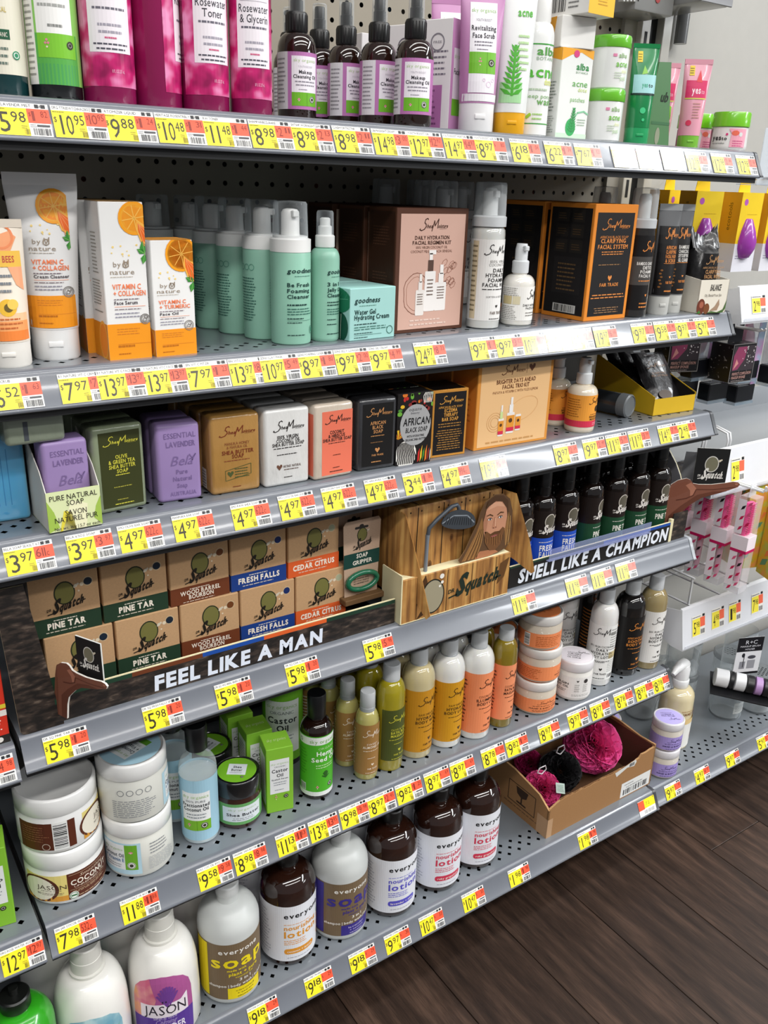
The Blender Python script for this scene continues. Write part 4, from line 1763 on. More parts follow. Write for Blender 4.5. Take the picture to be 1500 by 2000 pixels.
    wrap(t, .0239, .012, .122, '#eceae7', pr, 330)
    wash0 = t
    for k, (x, y) in enumerate([(.685, .15), (.70, .205), (.725, .26), (.67, .275)]):
        dup(t, (x, y, z2), 30 + 20 * k, 'frosted overcap foam bottle in shadow, %s behind the pink kit box' % ('first', 'second', 'third', 'fourth')[k])
    # lotion pump
    t = thing('lotion_pump_bottle', 'small round-shouldered white lotion bottle with frosted pump', 'bottle', (.7593, .0537, z2), -10, short='small white pump bottle')
    a = MB()
    a.lathe([(.0205, 0), (.0226, .002), (.0231, .006), (.0231, .058)] + arcpts(.0231, .058, .0105, .072) + [(.0105, .074)], mat('#e9e6df', 'liquid', '#c9c6be'), 36)
    a.build('body', t)
    a = MB()
    a.lathe([(.0118, .074), (.0122, .0755), (.0122, .09), (.0105, .0915)], mat('#dfe2e4', 'frost'), 24)
    a.lathe([(.0092, .0915), (.0092, .107), (.0075, .1145)], mat('#e4e7e9', 'frost'), 20)
    a.box(-.0035, .0035, -.0155, -.006, .105, .112, mat('#e4e7e9', 'frost'), .0012, 1)
    a.build('pump_head', t)

    def pr(p):
        p.R(-.25, 0, .98, 1, '#f1efea', 1)
        p.M(-.18, .3, .72, .98, 5, '#8b8781')
        p.R(-.12, .48, .14, .72, '#c9b98a', 3)
        p.R(.16, .48, .34, .72, '#d9cfae', 3)
        p.M(-.18, .3, .02, .44, 8, '#8b8781')
        p.SM(.52, 1.0, .66, .26, K)
        p.T('DAILY HYDRATION', .42, .98, .43, .06, K, 1)
        p.T('FACE LOTION', .5, .94, .34, .06, K, 1)
        p.M(.5, .95, .12, .28, 2, '#8b8781')
    wrap(t, .0232, .008, .056, None, pr)
    # black orange kit
    OG = mat('#e58a2b', 'paper')
    G = 'black kits with orange edges'
    t = thing('clarifying_kit_box', 'tall black carton with bright orange edges, front one', 'carton', (.9225, .0745, z2), 2, G, 'black orange edged kit')
    OI = '#dd8a45'

    def front(p):
        p.R(.07, .04, .93, .93, '#1f1d1e', 1)
        p.SM(.2, .82, .79, .09, OI)
        p.T('AFRICAN BLACK SOAP', .17, .83, .715, .02, OI)
        p.T('CLARIFYING', .2, .78, .675, .035, OI, 1)
        p.T('FACIAL SYSTEM', .14, .84, .625, .035, OI, 1)
        p.M(.22, .78, .57, .61, 2, OI, 3, True)
        p.M(.2, .8, .48, .5, 1, '#8f6a45', 3)
        heart(p, .5, .37, .09, OI)
        p.T('FAIR TRADE', .28, .72, .3, .028, OI, 1)
        p.M(.1, .9, .19, .24, 2, OI, 3, True)
        p.M(.15, .85, .06, .12, 3, '#9a7450', 3, True)

    def side(p):
        p.R(.05, .04, .95, .96, '#191718', 1)
        for i in range(2):
            for j in range(3):
                p.R(.18 + .34 * i, .58 + .13 * j, .46 + .34 * i, .69 + .13 * j, '#26221f', 2)
                p.M(.22 + .34 * i, .42 + .34 * i, .6 + .13 * j, .66 + .13 * j, 3, '#5b452c')
        p.R(.2, .22, .84, .54, '#232021', 2)
        p.M(.3, .75, .24, .5, 7, '#6b5233')
        p.B(.3, .75, .06, .12, '#222222', '#d9d6d0', 3)
    carton(t, .098, .09, .1711, OG, front, side)
    dup(t, (.915, .172, z2), 2, 'black carton with orange edges behind the front black kit', G)
    for k, (x, y) in enumerate([(.874, .275), (.774, .285), (.824, .28)]):
        dup(wash0, (x, y, z2), 40, 'frosted overcap foam bottle peeping over the black kits, %s' % ('first', 'second', 'third')[k])
    # black foamer
    t = thing('foam_wash_bottle', 'black labelled foam bottle with frosted overcap right of black kit', 'bottle', (1.003, .045, z2), -22, 'black labelled foam bottles', 'black labelled foam bottle')
    a = MB()
    a.lathe([(.0195, 0), (.0212, .002), (.0214, .128), (.0205, .136)], mat('#2a2827', 'liquid', '#0e0d0d'), 36)
    a.build('body', t)
    a = MB()
    a.lathe([(.0214, .1365), (.0214, .149), (.0195, .151)], mat('#c3c6c8', 'frost'), 32)
    a.build('collar', t)
    a = MB()
    a.lathe([(.01, .151), (.0096, .182), (.007, .187)], mat('#d9dbdb', 'satin'), 20)
    a.build('pump_head', t)
    a = MB()
    a.lathe([(.0203, .1511), (.0196, .1905), (.0182, .195), (0, .1962)], mat('#e3e8ea', 'milky'), 32, cap=(False, False))
    a.build('overcap', t)

    def pr(p):
        p.R(0, .34, 1.1, .72, '#4a4745', 2)
        p.SM(.42, 1.05, .8, .13, OI)
        p.T('BAMBOO CHARCOAL', .3, 1.0, .61, .04, '#e6e2dd', 1)
        p.T('DETOX', .48, .9, .555, .04, '#e6e2dd', 1)
        p.T('FOAMING', .42, .96, .5, .04, '#e6e2dd', 1)
        p.T('FACIAL WASH', .4, 1.0, .445, .04, '#e6e2dd', 1)
        p.M(.4, .95, .38, .42, 1, OI)
        heart(p, .7, .2, .08, OI)
        p.M(.5, .95, .02, .12, 2, OI)
    wrap(t, .0215, .012, .126, '#161415', pr, 330)
    dup(t, (.996, .122, z2), -10, 'black labelled foam bottle standing behind the front one')

    def dtube(label, x, y, rz, colr, sh, l1):
        t = thing('scrub_tube', label, 'tube', (x, y, z2), rz, None, sh)

        def pr(p):
            p.R(0, 0, 1, .82, '#1a1819', 1)
            p.SM(.3, .95, .68, .12, OI)
            for i, s_ in enumerate(l1):
                p.T(s_, .36, .94, .55 - .052 * i, .04, colr, 1)
            p.R(.3, .38, 1, .385, OI, 3)
            heart(p, .68, .22, .1, OI)
            p.T('FAIR TRADE', .48, .9, .14, .03, OI, 1)
            p.M(.45, .9, .03, .08, 1, OI)
            for g in range(6):
                p.E(.2 + .05 * (g % 2), .1 + .04 * g, .06, .012, '#8a5a2c', 3, 8)
        squeeze_tube(t, .0178, .173, .03, .0195, mat('#6f7072', 'gloss'), mat('#c9c9c4', 'frost'), .01, pr, mat('#9fa2a4', 'satin'))
    dtube('dark scrub tube with copper lettering and pale cap', 1.0665, .045, -24, OI, 'copper lettered dark tube', ('AFRICAN', 'CLARIFYING', 'FACIAL WASH', '& SCRUB'))
    dtube('dark gel tube with white lettering beside the wipes pack', 1.1075, .052, -24, '#e9e5df', 'white lettered dark tube', ('BAMBOO', 'CHARCOAL', 'DETOXIFYING', 'GEL CLEANSER'))
    # wipes in a tray
    t = thing('display_carton', 'cream cardboard tray with nut print at the shelf end', 'carton', (1.1735, .055, z2), -8, short='cream wipes tray')
    m = mat('#e6dfd0', 'paper')
    a = MB()
    w, d = .066, .085
    a.box(-w / 2, w / 2, -d / 2, -d / 2 + .0012, 0, .055, m)
    a.box(-w / 2, w / 2, d / 2 - .0012, d / 2, 0, .075, m)
    a.prism([(-d / 2, 0), (d / 2, 0), (d / 2, .075), (0, .06), (-d / 2, .055)], -w / 2, -w / 2 + .0012, m, Matrix(((0, 1, 0, 0), (1, 0, 0, 0), (0, 0, 1, 0), (0, 0, 0, 1))))
    a.prism([(-d / 2, 0), (d / 2, 0), (d / 2, .075), (0, .06), (-d / 2, .055)], w / 2 - .0012, w / 2, m, Matrix(((0, 1, 0, 0), (1, 0, 0, 0), (0, 0, 1, 0), (0, 0, 0, 1))))
    a.box(-w / 2, w / 2, -d / 2, d / 2, 0, .0012, m)
    a.build('tray_body', t, 0)
    p = Print(plane(d / 2), -w / 2, 0, w, .055)
    p.T('BALANCE', .36, .72, .68, .18, '#2a2622', 1, .1)
    p.T('Oily, Blemish Prone Skin', .2, .78, .5, .08, '#6f675c')
    p.E(.12, .2, .14, .24, '#6d3626', 2)
    p.E(.13, .26, .07, .1, '#a5604a', 3)
    p.E(.32, .14, .1, .16, '#7b4a2c', 3)
    p.P([(.42, .06), (.6, .2), (.72, .42), (.76, .25), (.7, .08)], '#a58a72', 2)
    p.P([(.3, 0), (.5, .06), (.7, .02), (.9, .1), (1, .4), (.98, .12), (.9, 0)], '#4d6a38', 3)
    p.P([(0, 0), (.08, .1), (.14, 0)], '#3f7a34', 3)
    p.mb.build('tray_print', t, 0)
    t = thing('wipes_pack', 'black foil wipes pack with torn crimped top in cream tray', 'pack', (1.174, .058, z2 + .0013), -8)
    a = MB()
    fm = mat('#151314', 'foil')
    n = 18
    vs, fs = [], []
    R = random.Random(8)
    hs = [.002, .05, .095, .103, .108, .118]
    ds = [.03, .034, .03, .014, .004, .001]
    for j, (z, dd) in enumerate(zip(hs, ds)):
        for sg in (-1, 1):
            for i in range(n):
                u = -1 + 2 * i / (n - 1)
                bul = (1 - abs(u) ** 4) if j < 3 else 1
                zz = z + (.02 * abs(u) ** 2 + .006 * R.random() if j >= 4 else 0)
                vs.append((u * .03, sg * max(.0008, dd * bul) + (R.random() - .5) * .002, zz))
    row = 2 * n
    for j in range(len(hs) - 1):
        for i in range(n - 1):
            o = j * row
            fs.append((o + i, o + i + 1, o + row + i + 1, o + row + i))
            fs.append((o + n + i + 1, o + n + i, o + row + n + i, o + row + n + i + 1))
    a.add(vs, fs, fm)
    a.build('pouch', t, 40)
    p = Print(plane(.036), -.03, .055, .06, .04)
    p.SM(.2, .82, .6, .35, '#b98a5a')
    p.T('AFRICAN BLACK SOAP', .1, .9, .4, .08, '#b98a5a')
    p.T('CLARIFYING', .22, .78, .2, .15, '#b98a5a', 1)
    p.T('FACIAL WIPES', .2, .8, .0, .15, '#b98a5a', 1)
    p.mb.build('pouch_print', t, 0)


def heart(p, x, y, s, c, l=3):
    k = p.fr[2] / p.fr[3]
    p.P([(x, y - s * .5 * k), (x - s * .5, y + .1 * s * k), (x - s * .45, y + .42 * s * k), (x - s * .2, y + .45 * s * k), (x, y + .2 * s * k)], c, l)
    p.P([(x, y - s * .5 * k), (x, y + .2 * s * k), (x + s * .22, y + .5 * s * k), (x + s * .48, y + .42 * s * k), (x + s * .5, y + .1 * s * k)], c, l)


s2()

# ------------------------------------------------------------------ third shelf
z3 = Z[3]
ORD = ('second', 'third', 'fourth', 'fifth')


def soap_bar(label, short, x, yf, rz, w, h, m, pr=None, n=0, desc='', d=.034, r=.005, grp=None, side=None, z=None, name='soap_bar'):
    g = grp or (desc + ' soap bars in a row' if n else None)
    t = thing(name, label, 'soap', (x, yf + d / 2, z or z3), rz, g, short)
    a = MB()
    a.box(-w / 2, w / 2, -d / 2, d / 2, 0, h, m, r, 3)
    a.build('bar', t, 50)
    if pr:
        p = Print(plane(d / 2), -w / 2, 0, w, h)
        pr(p)
        p.mb.build('label', t, 0)
    if side:
        p = Print(left(w / 2), -d / 2, 0, d, h)
        side(p)
        p.mb.build('side_label', t, 0)
    for k in range(n):
        dup(t, (x + (k + 1) * (.0006 + .0012 * math.sin(rz)), yf + d / 2 + (k + 1) * (d + .0015), z or z3), rz + (k % 2) - .5, '%s soap bar, %s from the front of its row' % (desc, ORD[k]), g)
    return t


def s3():
    K = '#2b2624'
    soap_bar('light blue translucent soap bar at the left end of third shelf', 'blue soap bar', .0226, .07, -3, .0635, .0993, mat('#58a9d8', 'liquid', '#8fd0dc'),
             lambda p: [p.S([(.2 + .1 * i, .2), (.2 + .1 * i, .85)], .008, '#3f86ba', 1) for i in range(6)], 0, 'light blue')
    # lavender bars, one in a carton
    LAV = mat('#a48bbf', 'satin')
    LD = '#806a9c'

    def lav(p):
        p.T('ESSENTIAL', .18, .9, .82, .065, LD, 0)
        p.T('LAVENDER', .22, .88, .71, .065, LD, 1)
        p.T('Bela', .3, .8, .47, .12, LD, 0, .35)
        p.S([(.74, .6), (.8, .55), (.88, .6), (.8, .52)], .012, LD)
        p.T('Pure', .42, .68, .36, .055, LD, 1)
        p.T('Natural', .34, .77, .27, .055, LD, 1)
        p.T('Soap', .43, .66, .18, .055, LD, 1)
        p.T('AUSTRALIA', .26, .86, .08, .05, LD, 1)
    t = thing('display_carton', 'small pale green carton printed pure natural soap with sloping sides', 'carton', (.0872, .0475, z3), 1, short='green printed soap carton')
    w, d, h = .0585, .068, .046
    m, inn = mat('#cfdf9a', 'paper'), mat('#d9d5cc', 'paper')
    T3 = Matrix(((0, 1, 0, 0), (1, 0, 0, 0), (0, 0, 1, 0), (0, 0, 0, 1)))
    a = MB()
    a.box(-w / 2, w / 2, -d / 2, -d / 2 + .001, 0, h, m)
    for x0 in (-w / 2, w / 2 - .001):
        a.prism([(-d / 2, 0), (d / 2, 0), (d / 2, .098), (-d / 2 + .018, h + .02), (-d / 2, h)], x0, x0 + .001, inn, T3)
    a.box(-w / 2, w / 2, -d / 2, d / 2, 0, .001, m)
    a.build('carton_body', t, 0)
    p = Print(plane(d / 2), -w / 2, 0, w, h)
    p.R(0, 0, 1, 1, '#dfe8b4', 1)
    p.P([(.25, 0), (.45, .75), (.75, .6), (.7, 0)], '#f2f0c9', 2)
    p.P([(.2, 0), (.3, .5), (.45, .45), (.5, .0)], '#e8d94a', 2)
    p.P([(0, 0), (.2, .1), (.12, .5), (0, .8)], '#a5c455', 2)
    p.P([(1, 0), (.85, .2), (.9, .5), (1, .75)], '#a5c455', 2)
    p.T('PURE NATURAL', .06, .94, .78, .13, K, 0, 0, 4)
    p.T('SOAP', .36, .68, .62, .13, K, 0, 0, 4)
    p.T('SAVON', .32, .72, .38, .13, K, 0, 0, 4)
    p.T('NATUREL PUR', .12, .92, .22, .13, K, 0, 0, 4)
    p.T('Net wt. 161g | 5.7 oz each', .1, .95, .03, .08, K, 0, 0, 4)
    p.mb.build('carton_print', t, 0)
    soap_bar('lavender soap bar standing inside the small pale green carton', None, .0875, .03, 1, .05, .0965, LAV, lav, z=z3 + .0012, grp='carved lavender soap bars')
    soap_bar('grey green film wrapped bar lying on the carton at left', None, .058, .026, 2, .062, .032, mat('#8d9684', 'wrap'), lambda p: p.R(.3, .15, .38, .8, '#4a4f55', 1), d=.06, z=z3 + .0985)

    # olive bar
    def olive(p):
        p.R(.12, .06, .92, .93, '#3c4020', 1)
        Y = '#d6d04a'
        p.SM(.2, .86, .78, .1, Y)
        for i, (s, x0, x1) in enumerate((('OLIVE', .42, .65), ('& GREEN TEA', .28, .8), ('SHEA BUTTER', .28, .8), ('SOAP', .43, .65))):
            p.T(s, x0, x1, .62 - .055 * i, .042, Y, 1)
        p.M(.4, .7, .42, .45, 1, Y)
        p.M(.35, .75, .28, .31, 1, '#a8a342')
        p.M(.4, .65, .13, .16, 1, '#a8a342')
        p.M(.35, .75, .08, .11, 1, Y)
    soap_bar('grey green soap bar with dark olive label and yellow writing', 'olive labelled soap bar', .149, .042, 5, .0615, .104, mat('#8f9a7c', 'wrap'), olive, 2, 'grey green olive labelled')
    soap_bar('lavender soap bar standing alone between olive and tan bars', 'lone lavender soap bar', .2226, .0402, -5, .0535, .0973, LAV, lav, 1, 'carved lavender', grp='carved lavender soap bars')

    def honey(p):
        B = '#7a3420'
        p.SM(.18, .88, .74, .12, B)
        p.T('MANUKA HONEY', .28, .78, .62, .035, '#8b4a30')
        p.T('& MAFURA OIL', .32, .74, .575, .035, '#8b4a30')
        p.T('SHEA BUTTER', .22, .86, .505, .048, B, 1)
        p.T('SOAP', .42, .66, .45, .048, B, 1)
        p.M(.26, .82, .41, .44, 1, '#8b4a30')
        q = [(.28, .17), (.8, .23), (.8, .36), (.28, .3), (.28, .17)]
        p.S(q, .007, '#4f5a33')
        heart(p, .38, .25, .12, '#4f5a33')
        p.M(.47, .77, .19, .33, 4, '#4f5a33')
        p.M(.42, .62, .07, .1, 1, B)
    soap_bar('tan honey soap bar with dark red writing and outlined stamp', 'tan honey soap bar', .2936, .0356, -2, .0657, .1012, mat('#b88a4a', 'wrap'), honey, 3, 'tan honey',
             side=lambda p: (p.R(.1, .05, .5, .3, '#d9d2c0', 1), p.M(.12, .48, .06, .28, 6, '#55504a', 2)))

    def white(p):
        p.SM(.2, .85, .72, .13, K)
        p.T('100% VIRGIN', .28, .74, .62, .042, K, 1)
        p.T('COCONUT OIL', .26, .78, .572, .042, K, 1)
        p.T('SHEA BUTTER SOAP', .17, .87, .524, .042, K, 1)
        p.M(.2, .86, .485, .515, 1, K)
        p.M(.27, .77, .4, .43, 1, K)
        heart(p, .32, .25, .12, '#6d4a3a')
        p.T('FAIR TRADE', .4, .57, .24, .03, '#5b4438', 1)
        p.T('NATURAL', .6, .8, .24, .03, '#5b4438', 1)
        p.M(.42, .8, .2, .23, 1, '#5b4438')
        p.M(.42, .62, .1, .13, 1, K)
    soap_bar('white wrapped soap bar with black writing, in the middle', 'white soap bar', .3624, .0302, -1, .0646, .102, mat('#ecebe8', 'wrap'), white, 2, 'white wrapped')

    def coral(p):
        p.R(.2, .05, .97, .9, '#ee7a5f', 1)
        p.SM(.28, .9, .74, .11, K)
        p.T('COCONUT', .4, .76, .6, .042, K, 1)
        p.T('& HIBISCUS', .36, .78, .55, .042, K, 1)
        p.T('SHEA BUTTER SOAP', .22, .95, .5, .042, K, 1)
        p.M(.36, .82, .465, .49, 1, K)
        p.M(.48, .7, .3, .33, 1, '#6d3328')
        p.M(.48, .68, .13, .16, 1, '#6d3328')
        p.M(.4, .76, .08, .11, 1, K)
    soap_bar('cream soap bar with bright coral label', 'coral labelled soap bar', .4285, .0265, 2, .0615, .102, mat('#dccdbb', 'wrap'), coral, 2, 'coral labelled',
             side=lambda p: p.R(.2, .06, .95, .88, '#e8775c', 1))
    OI = '#c98f5a'

    def black(p):
        p.R(.1, .06, .9, .93, '#1a1919', 1)
        p.SM(.2, .84, .76, .11, OI)
        for i, (s, x0, x1) in enumerate((('AFRICAN', .3, .7), ('BLACK', .36, .64), ('SOAP', .39, .63))):
            p.T(s, x0, x1, .64 - .06 * i, .045, OI, 1)
        p.M(.32, .7, .47, .5, 1, OI)
        p.M(.32, .68, .38, .41, 1, '#8a6440')
        heart(p, .5, .28, .12, OI)
        p.T('FAIR TRADE', .36, .66, .2, .025, OI, 1)
        p.M(.35, .65, .1, .14, 1, OI)
    soap_bar('charcoal soap bar with black label and copper writing', 'charcoal soap bar', .5008, .0288, -3, .0607, .1004, mat('#3a3a3d', 'wrap'), black, 2, 'charcoal copper lettered')

    # patterned box
    def zebra(p):
        p.R(0, 0, 1, 1, '#1d1a1a', 1)
        R = random.Random(11)
        cs = ['#c9302c', '#e8b92f', '#4f8f3a', '#e07a2c', '#8a2f2f', '#d9d4c8', '#6fae3f']
        for i in range(26):
            x, y = R.random(), .72 + .28 * R.random()
            p.E(x, y, .03 + .05 * R.random(), .02 + .02 * R.random(), R.choice(cs), 2, 8)
        for i in range(7):
            g = math.radians(20 + i * 22)
            p.P([(.05, .38), (.05 + .25 * math.cos(g), .38 + .13 * math.sin(g)), (.05 + .25 * math.cos(g + .25), .38 + .13 * math.sin(g + .25))], ('#e07a2c', '#e8b92f')[i % 2], 2)
        p.E(.28, .15, .3, .2, '#e6e3dc', 2, 18)
        for i in range(11):
            p.S([(.02 + .055 * i, .02), (.06 + .05 * i, .12), (.03 + .045 * i, .22), (.1 + .04 * i, .32)], .016, '#171515', 3)
        for i in range(6):
            x = .62 + .07 * i
            p.P([(x, .02), (x + .05, .05 + .03 * (i % 3)), (x + .06, .22 + .04 * (i % 2)), (x + .01, .16)], cs[i], 3)
        for i in range(6):
            p.S([(.75 + .04 * i, .86), (.72 + .05 * i, .95), (.78 + .04 * i, 1)], .012, '#e6e3dc', 3)
        p.E(.52, .56, .44, .29, '#a9a9aa', 4, 28)
        p.T('equate', .32, .68, .76, .045, '#55555a', 0, 0, 5)
        p.T('beauty', .38, .62, .715, .03, '#55555a', 0, 0, 5)
        p.T('AFRICAN', .16, .92, .56, .1, '#1a1a1c', 1, .1, 5)
        p.T('BLACK SOAP', .24, .86, .46, .065, '#1a1a1c', 1, .1, 5)
        p.T('WITH HYDRATING', .28, .78, .39, .03, '#1a1a1c', 1, 0, 5)
        p.T('ORGANIC SHEA BUTTER', .24, .84, .34, .03, '#1a1a1c', 1, 0, 5)
    t = thing('soap_carton', 'patterned soap carton with zebra and bright fruit around grey oval', 'carton', (.5602, .042, z3), -4, 'patterned zebra soap cartons', 'zebra soap carton')
    carton(t, .0571, .034, .1019, mat('#232022', 'paper'), zebra)
    dup(t, (.561, .0785, z3), -3, 'patterned zebra soap carton second in its row')
    # eczema carton

    def ecz(p):
        O = '#e0a24a'
        p.R(.06, .04, .94, .96, '#1c191a', 1)
        p.SM(.2, .84, .8, .11, O)
        p.T('AFRICAN BLACK SOAP', .17, .84, .73, .03, O)
        p.T('ECZEMA', .34, .7, .67, .05, O, 1)
        p.T('THERAPY', .33, .72, .605, .05, O, 1)
        p.T('BAR SOAP', .28, .74, .54, .05, O, 1)
        p.M(.15, .85, .44, .52, 2, '#a97a3c', 3, True)
        p.M(.12, .88, .1, .42, 9, '#a97a3c', 3, True)
    t = thing('soap_carton', 'black soap carton with thin orange border between zebra carton and kit', 'carton', (.6285, .061, z3), -5, short='orange bordered soap carton')
    carton(t, .0606, .06, .0992, mat('#c98a36', 'paper'), ecz, lambda p: p.R(.06, .03, .94, .97, '#2a2018', 1), lambda p: p.R(.05, .05, .95, .95, '#1c191a', 1))

    def kit(p):
        B = '#6d3f26'
        p.R(.04, .03, .96, .965, '#edc08a', 1)
        p.SM(.3, .6, .84, .1, B)
        p.R(.628, .83, .631, .93, B, 3)
        heart(p, .7, .89, .08, B)
        p.T('BRIGHTER DAYS AHEAD', .24, .76, .735, .045, B, 1)
        p.T('FACIAL TRIO KIT', .32, .68, .675, .045, B, 1)
        p.T('PAPAYA & VITAMIN C WITH YUZU LEMON', .2, .8, .625, .03, '#8a5a38')
        p.S([(.62 + .2 * math.cos(g / 3), .42 + .13 * math.sin(g / 3) + .05 * math.cos(g / 3)) for g in range(20)], .005, '#dba268', 2)
        for r_ in (.1, .075, .05):
            p.ring(.25, .3, r_, .005, '#d39a5e', 2)
        for x, w, y0, h, s in ((.3, .07, .13, .36, 0), (.41, .1, .15, .42, 1), (.53, .07, .17, .33, 2)):
            p.RR(x, y0, x + w, y0 + h * .58, .01, '#f0ece6', 3)
            p.R(x, y0 + h * .12, x + w, y0 + h * .5, '#e79a3a', 4)
            p.R(x, y0 + h * .06, x + w, y0 + h * .17, '#d6334f', 5)
            p.E(x + w / 2, y0 + h * .36, w * .25, None, '#5a3a20', 5, 8)
            if s < 2:
                p.R(x + w * .25, y0 + h * .56, x + w * .75, y0 + h * .8, ('#cfe09a', '#f3f0ec')[s], 4)
                p.R(x + w * .38, y0 + h * .78, x + w * .66, y0 + h, '#f3f0ec', 4)
        p.M(.15, .85, .05, .1, 1, '#c9965c', 3)
    t = thing('facial_kit_box', 'wide peach gift box with orange border on third shelf', 'carton', (.7492, .0588, z3), -1.4, 'orange bordered peach kits', 'peach kit box')
    carton(t, .1468, .058, .133, mat('#e0953e', 'paper'), kit, lambda p: (p.R(.05, .03, .95, .97, '#d98a38', 1), p.M(.2, .8, .3, .6, 5, '#b06a28', 2)))
    dup(t, (.7475, .1185, z3), -1, 'peach kit box directly behind the front peach kit box')
    dup(t, (.7455, .178, z3), -1, 'peach kit box third from the front in deep shade')

    # papaya lotion bottles
    G = 'small papaya lotion pump bottles'
    t = thing('lotion_pump_bottle', 'front orange labelled lotion bottle with frosted pump and red band', 'bottle', (.9119, .0459, z3), -8, G, 'front orange labelled lotion bottle')
    a = MB()
    a.lathe([(.0222, 0), (.024, .002), (.0245, .006), (.0245, .062)] + arcpts(.0245, .062, .011, .076) + [(.011, .078)], mat('#eee3cf', 'liquid', '#d6c9b2'), 36)
    a.build('body', t)
    a = MB()
    a.lathe([(.0122, .078), (.0126, .079), (.0126, .094), (.011, .0955)], mat('#dfe2e4', 'frost'), 24)
    a.lathe([(.0098, .0955), (.0098, .112), (.008, .119)], mat('#e4e7e9', 'frost'), 20)
    a.box(-.0035, .0035, -.0165, -.006, .11, .117, mat('#e4e7e9', 'frost'), .0012, 1)
    a.build('pump_head', t)

    def pr(p):
        p.R(-.3, 0, 1.0, .2, '#d83a55', 2)
        p.SM(.44, .95, .74, .2, '#4a2f1c')
        p.E(.72, .57, .08, .1, '#3a2818', 3, 10)
        p.M(.5, .95, .38, .44, 1, '#8a5a28')
        p.T('BRIGHTENING', .48, .98, .3, .06, '#4a2f1c', 1)
        p.T('MOISTURIZER', .5, .97, .22, .06, '#4a2f1c', 1)
        p.M(-.15, .25, .3, .9, 8, '#a86c24')
        p.M(.6, .9, .05, .15, 2, '#f2b5bd')
    wrap(t, .0246, .01, .062, '#eea03f', pr, 330)
    dup(t, (.905, .0985, z3), -14, 'orange labelled lotion bottle behind the front one', G)
    # jar on its side
    t = thing('fallen_jar', 'dark jar lying on its side with grey rimmed lid facing out', 'jar', (1.035, .125, z3 + .0205), 12, short='fallen dark jar')
    a = MB()
    a.lathe([(.018, 0), (.0195, .002), (.0195, .05), (.018, .054)], mat('#25282b', 'gloss'), 32)
    o = a.build('body', t)
    o.rotation_euler = (math.pi / 2, 0, 0)
    a = MB()
    a.lathe([(.0203, .05), (.0205, .051), (.0205, .066), (.018, .068), (.0172, .0665)], mat('#6b6f72', 'satin'), 32)
    a.lathe([(.0172, .0655), (.0171, .066)], mat('#37332a', 'satin'), 32)
    o = a.build('lid', t)
    o.rotation_euler = (math.pi / 2, 0, 0)
    # yellow tray and packs
    t = thing('display_tray', 'low yellow cardboard tray with dark inside at right of third shelf', 'tray', (1.153, .118, z3), -3, short='yellow display tray')
    w, d = .106, .15
    a = MB()
    y_, k_ = mat('#dcb322', 'paper'), mat('#211d1b', 'paper')
    a.box(-w / 2, w / 2, -d / 2, -d / 2 + .001, 0, .03, y_)
    a.build('front_wall', t, 0)
    a = MB()
    a.box(-w / 2, w / 2, d / 2 - .001, d / 2, 0, .07, k_)
    a.box(-w / 2, w / 2, -d / 2, d / 2, 0, .001, k_)
    a.build('dark_inside', t, 0)
    a = MB()
    for x0, x1, s in ((-w / 2, -w / 2 + .001, 0), (w / 2 - .001, w / 2, 0)):
        a.prism([(-d / 2, 0), (d / 2, 0), (d / 2, .085), (-d / 2, .034)], x0, x1, y_, T3)
    for x0, x1 in ((-w / 2 + .0011, -w / 2 + .0016), (w / 2 - .0016, w / 2 - .0011)):
        a.prism([(-d / 2 + .002, .001), (d / 2 - .002, .001), (d / 2 - .002, .084), (-d / 2 + .002, .033)], x0, x1, k_, T3)
    a.build('side_walls', t, 0)
    G = 'black foil mask packs leaning in the yellow tray'
    fm = mat('#1b191b', 'foil')
    t = thing('mask_pack', 'front black foil mask pack leaning back in the yellow tray', 'pack', (1.166, .066, z3 + .004), -8, G)
    t.rotation_euler = (math.radians(-42), 0, math.radians(-8))
    a = MB()
    n, mm = 9, 9
    vs, fs = [], []
    R = random.Random(3)
    for sg in (-1, 1):
        for j in range(mm):
            for i in range(n):
                u, v = i / (n - 1) * 2 - 1, j / (mm - 1)
                bul = max(0, 1 - u ** 4) * max(0, 1 - (2 * v - 1) ** 4)
                vs.append((u * .038, sg * (.0006 + .006 * bul) + (R.random() - .5) * .0012 * bul, v * .115))
    q = n * mm
    for j in range(mm - 1):
        for i in range(n - 1):
            o = j * n + i
            fs.append((o, o + 1, o + n + 1, o + n))
            fs.append((q + o + 1, q + o, q + o + n, q + o + n + 1))
    a.add(vs, fs, fm)
    a.build('pouch', t, 60)
    p = Print(plane(.0075), -.038, 0, .076, .115)
    p.RR(.38, .93, .62, .96, .03, '#8f9498', 1)
    p.SM(.22, .78, .68, .12, '#a87a50')
    p.T('CLARIFYING', .3, .72, .57, .035, '#a87a50')
    p.T('PEEL OFF MASK', .26, .76, .52, .035, '#a87a50')
    p.E(.45, .2, .2, .08, '#4a3a2c', 1)
    p.mb.build('pouch_print', t, 0)
    for k in range(2):
        dup(t, (1.16 - .008 * k, .092 + .026 * k, z3 + .004), None, 'black foil mask pack %s in the yellow tray' % ('behind the front one', 'at the back')[k], G)


s3()

# ------------------------------------------------------------------ fourth shelf: cardboard displays
z4 = Z[4]
KR = '#c69e74'


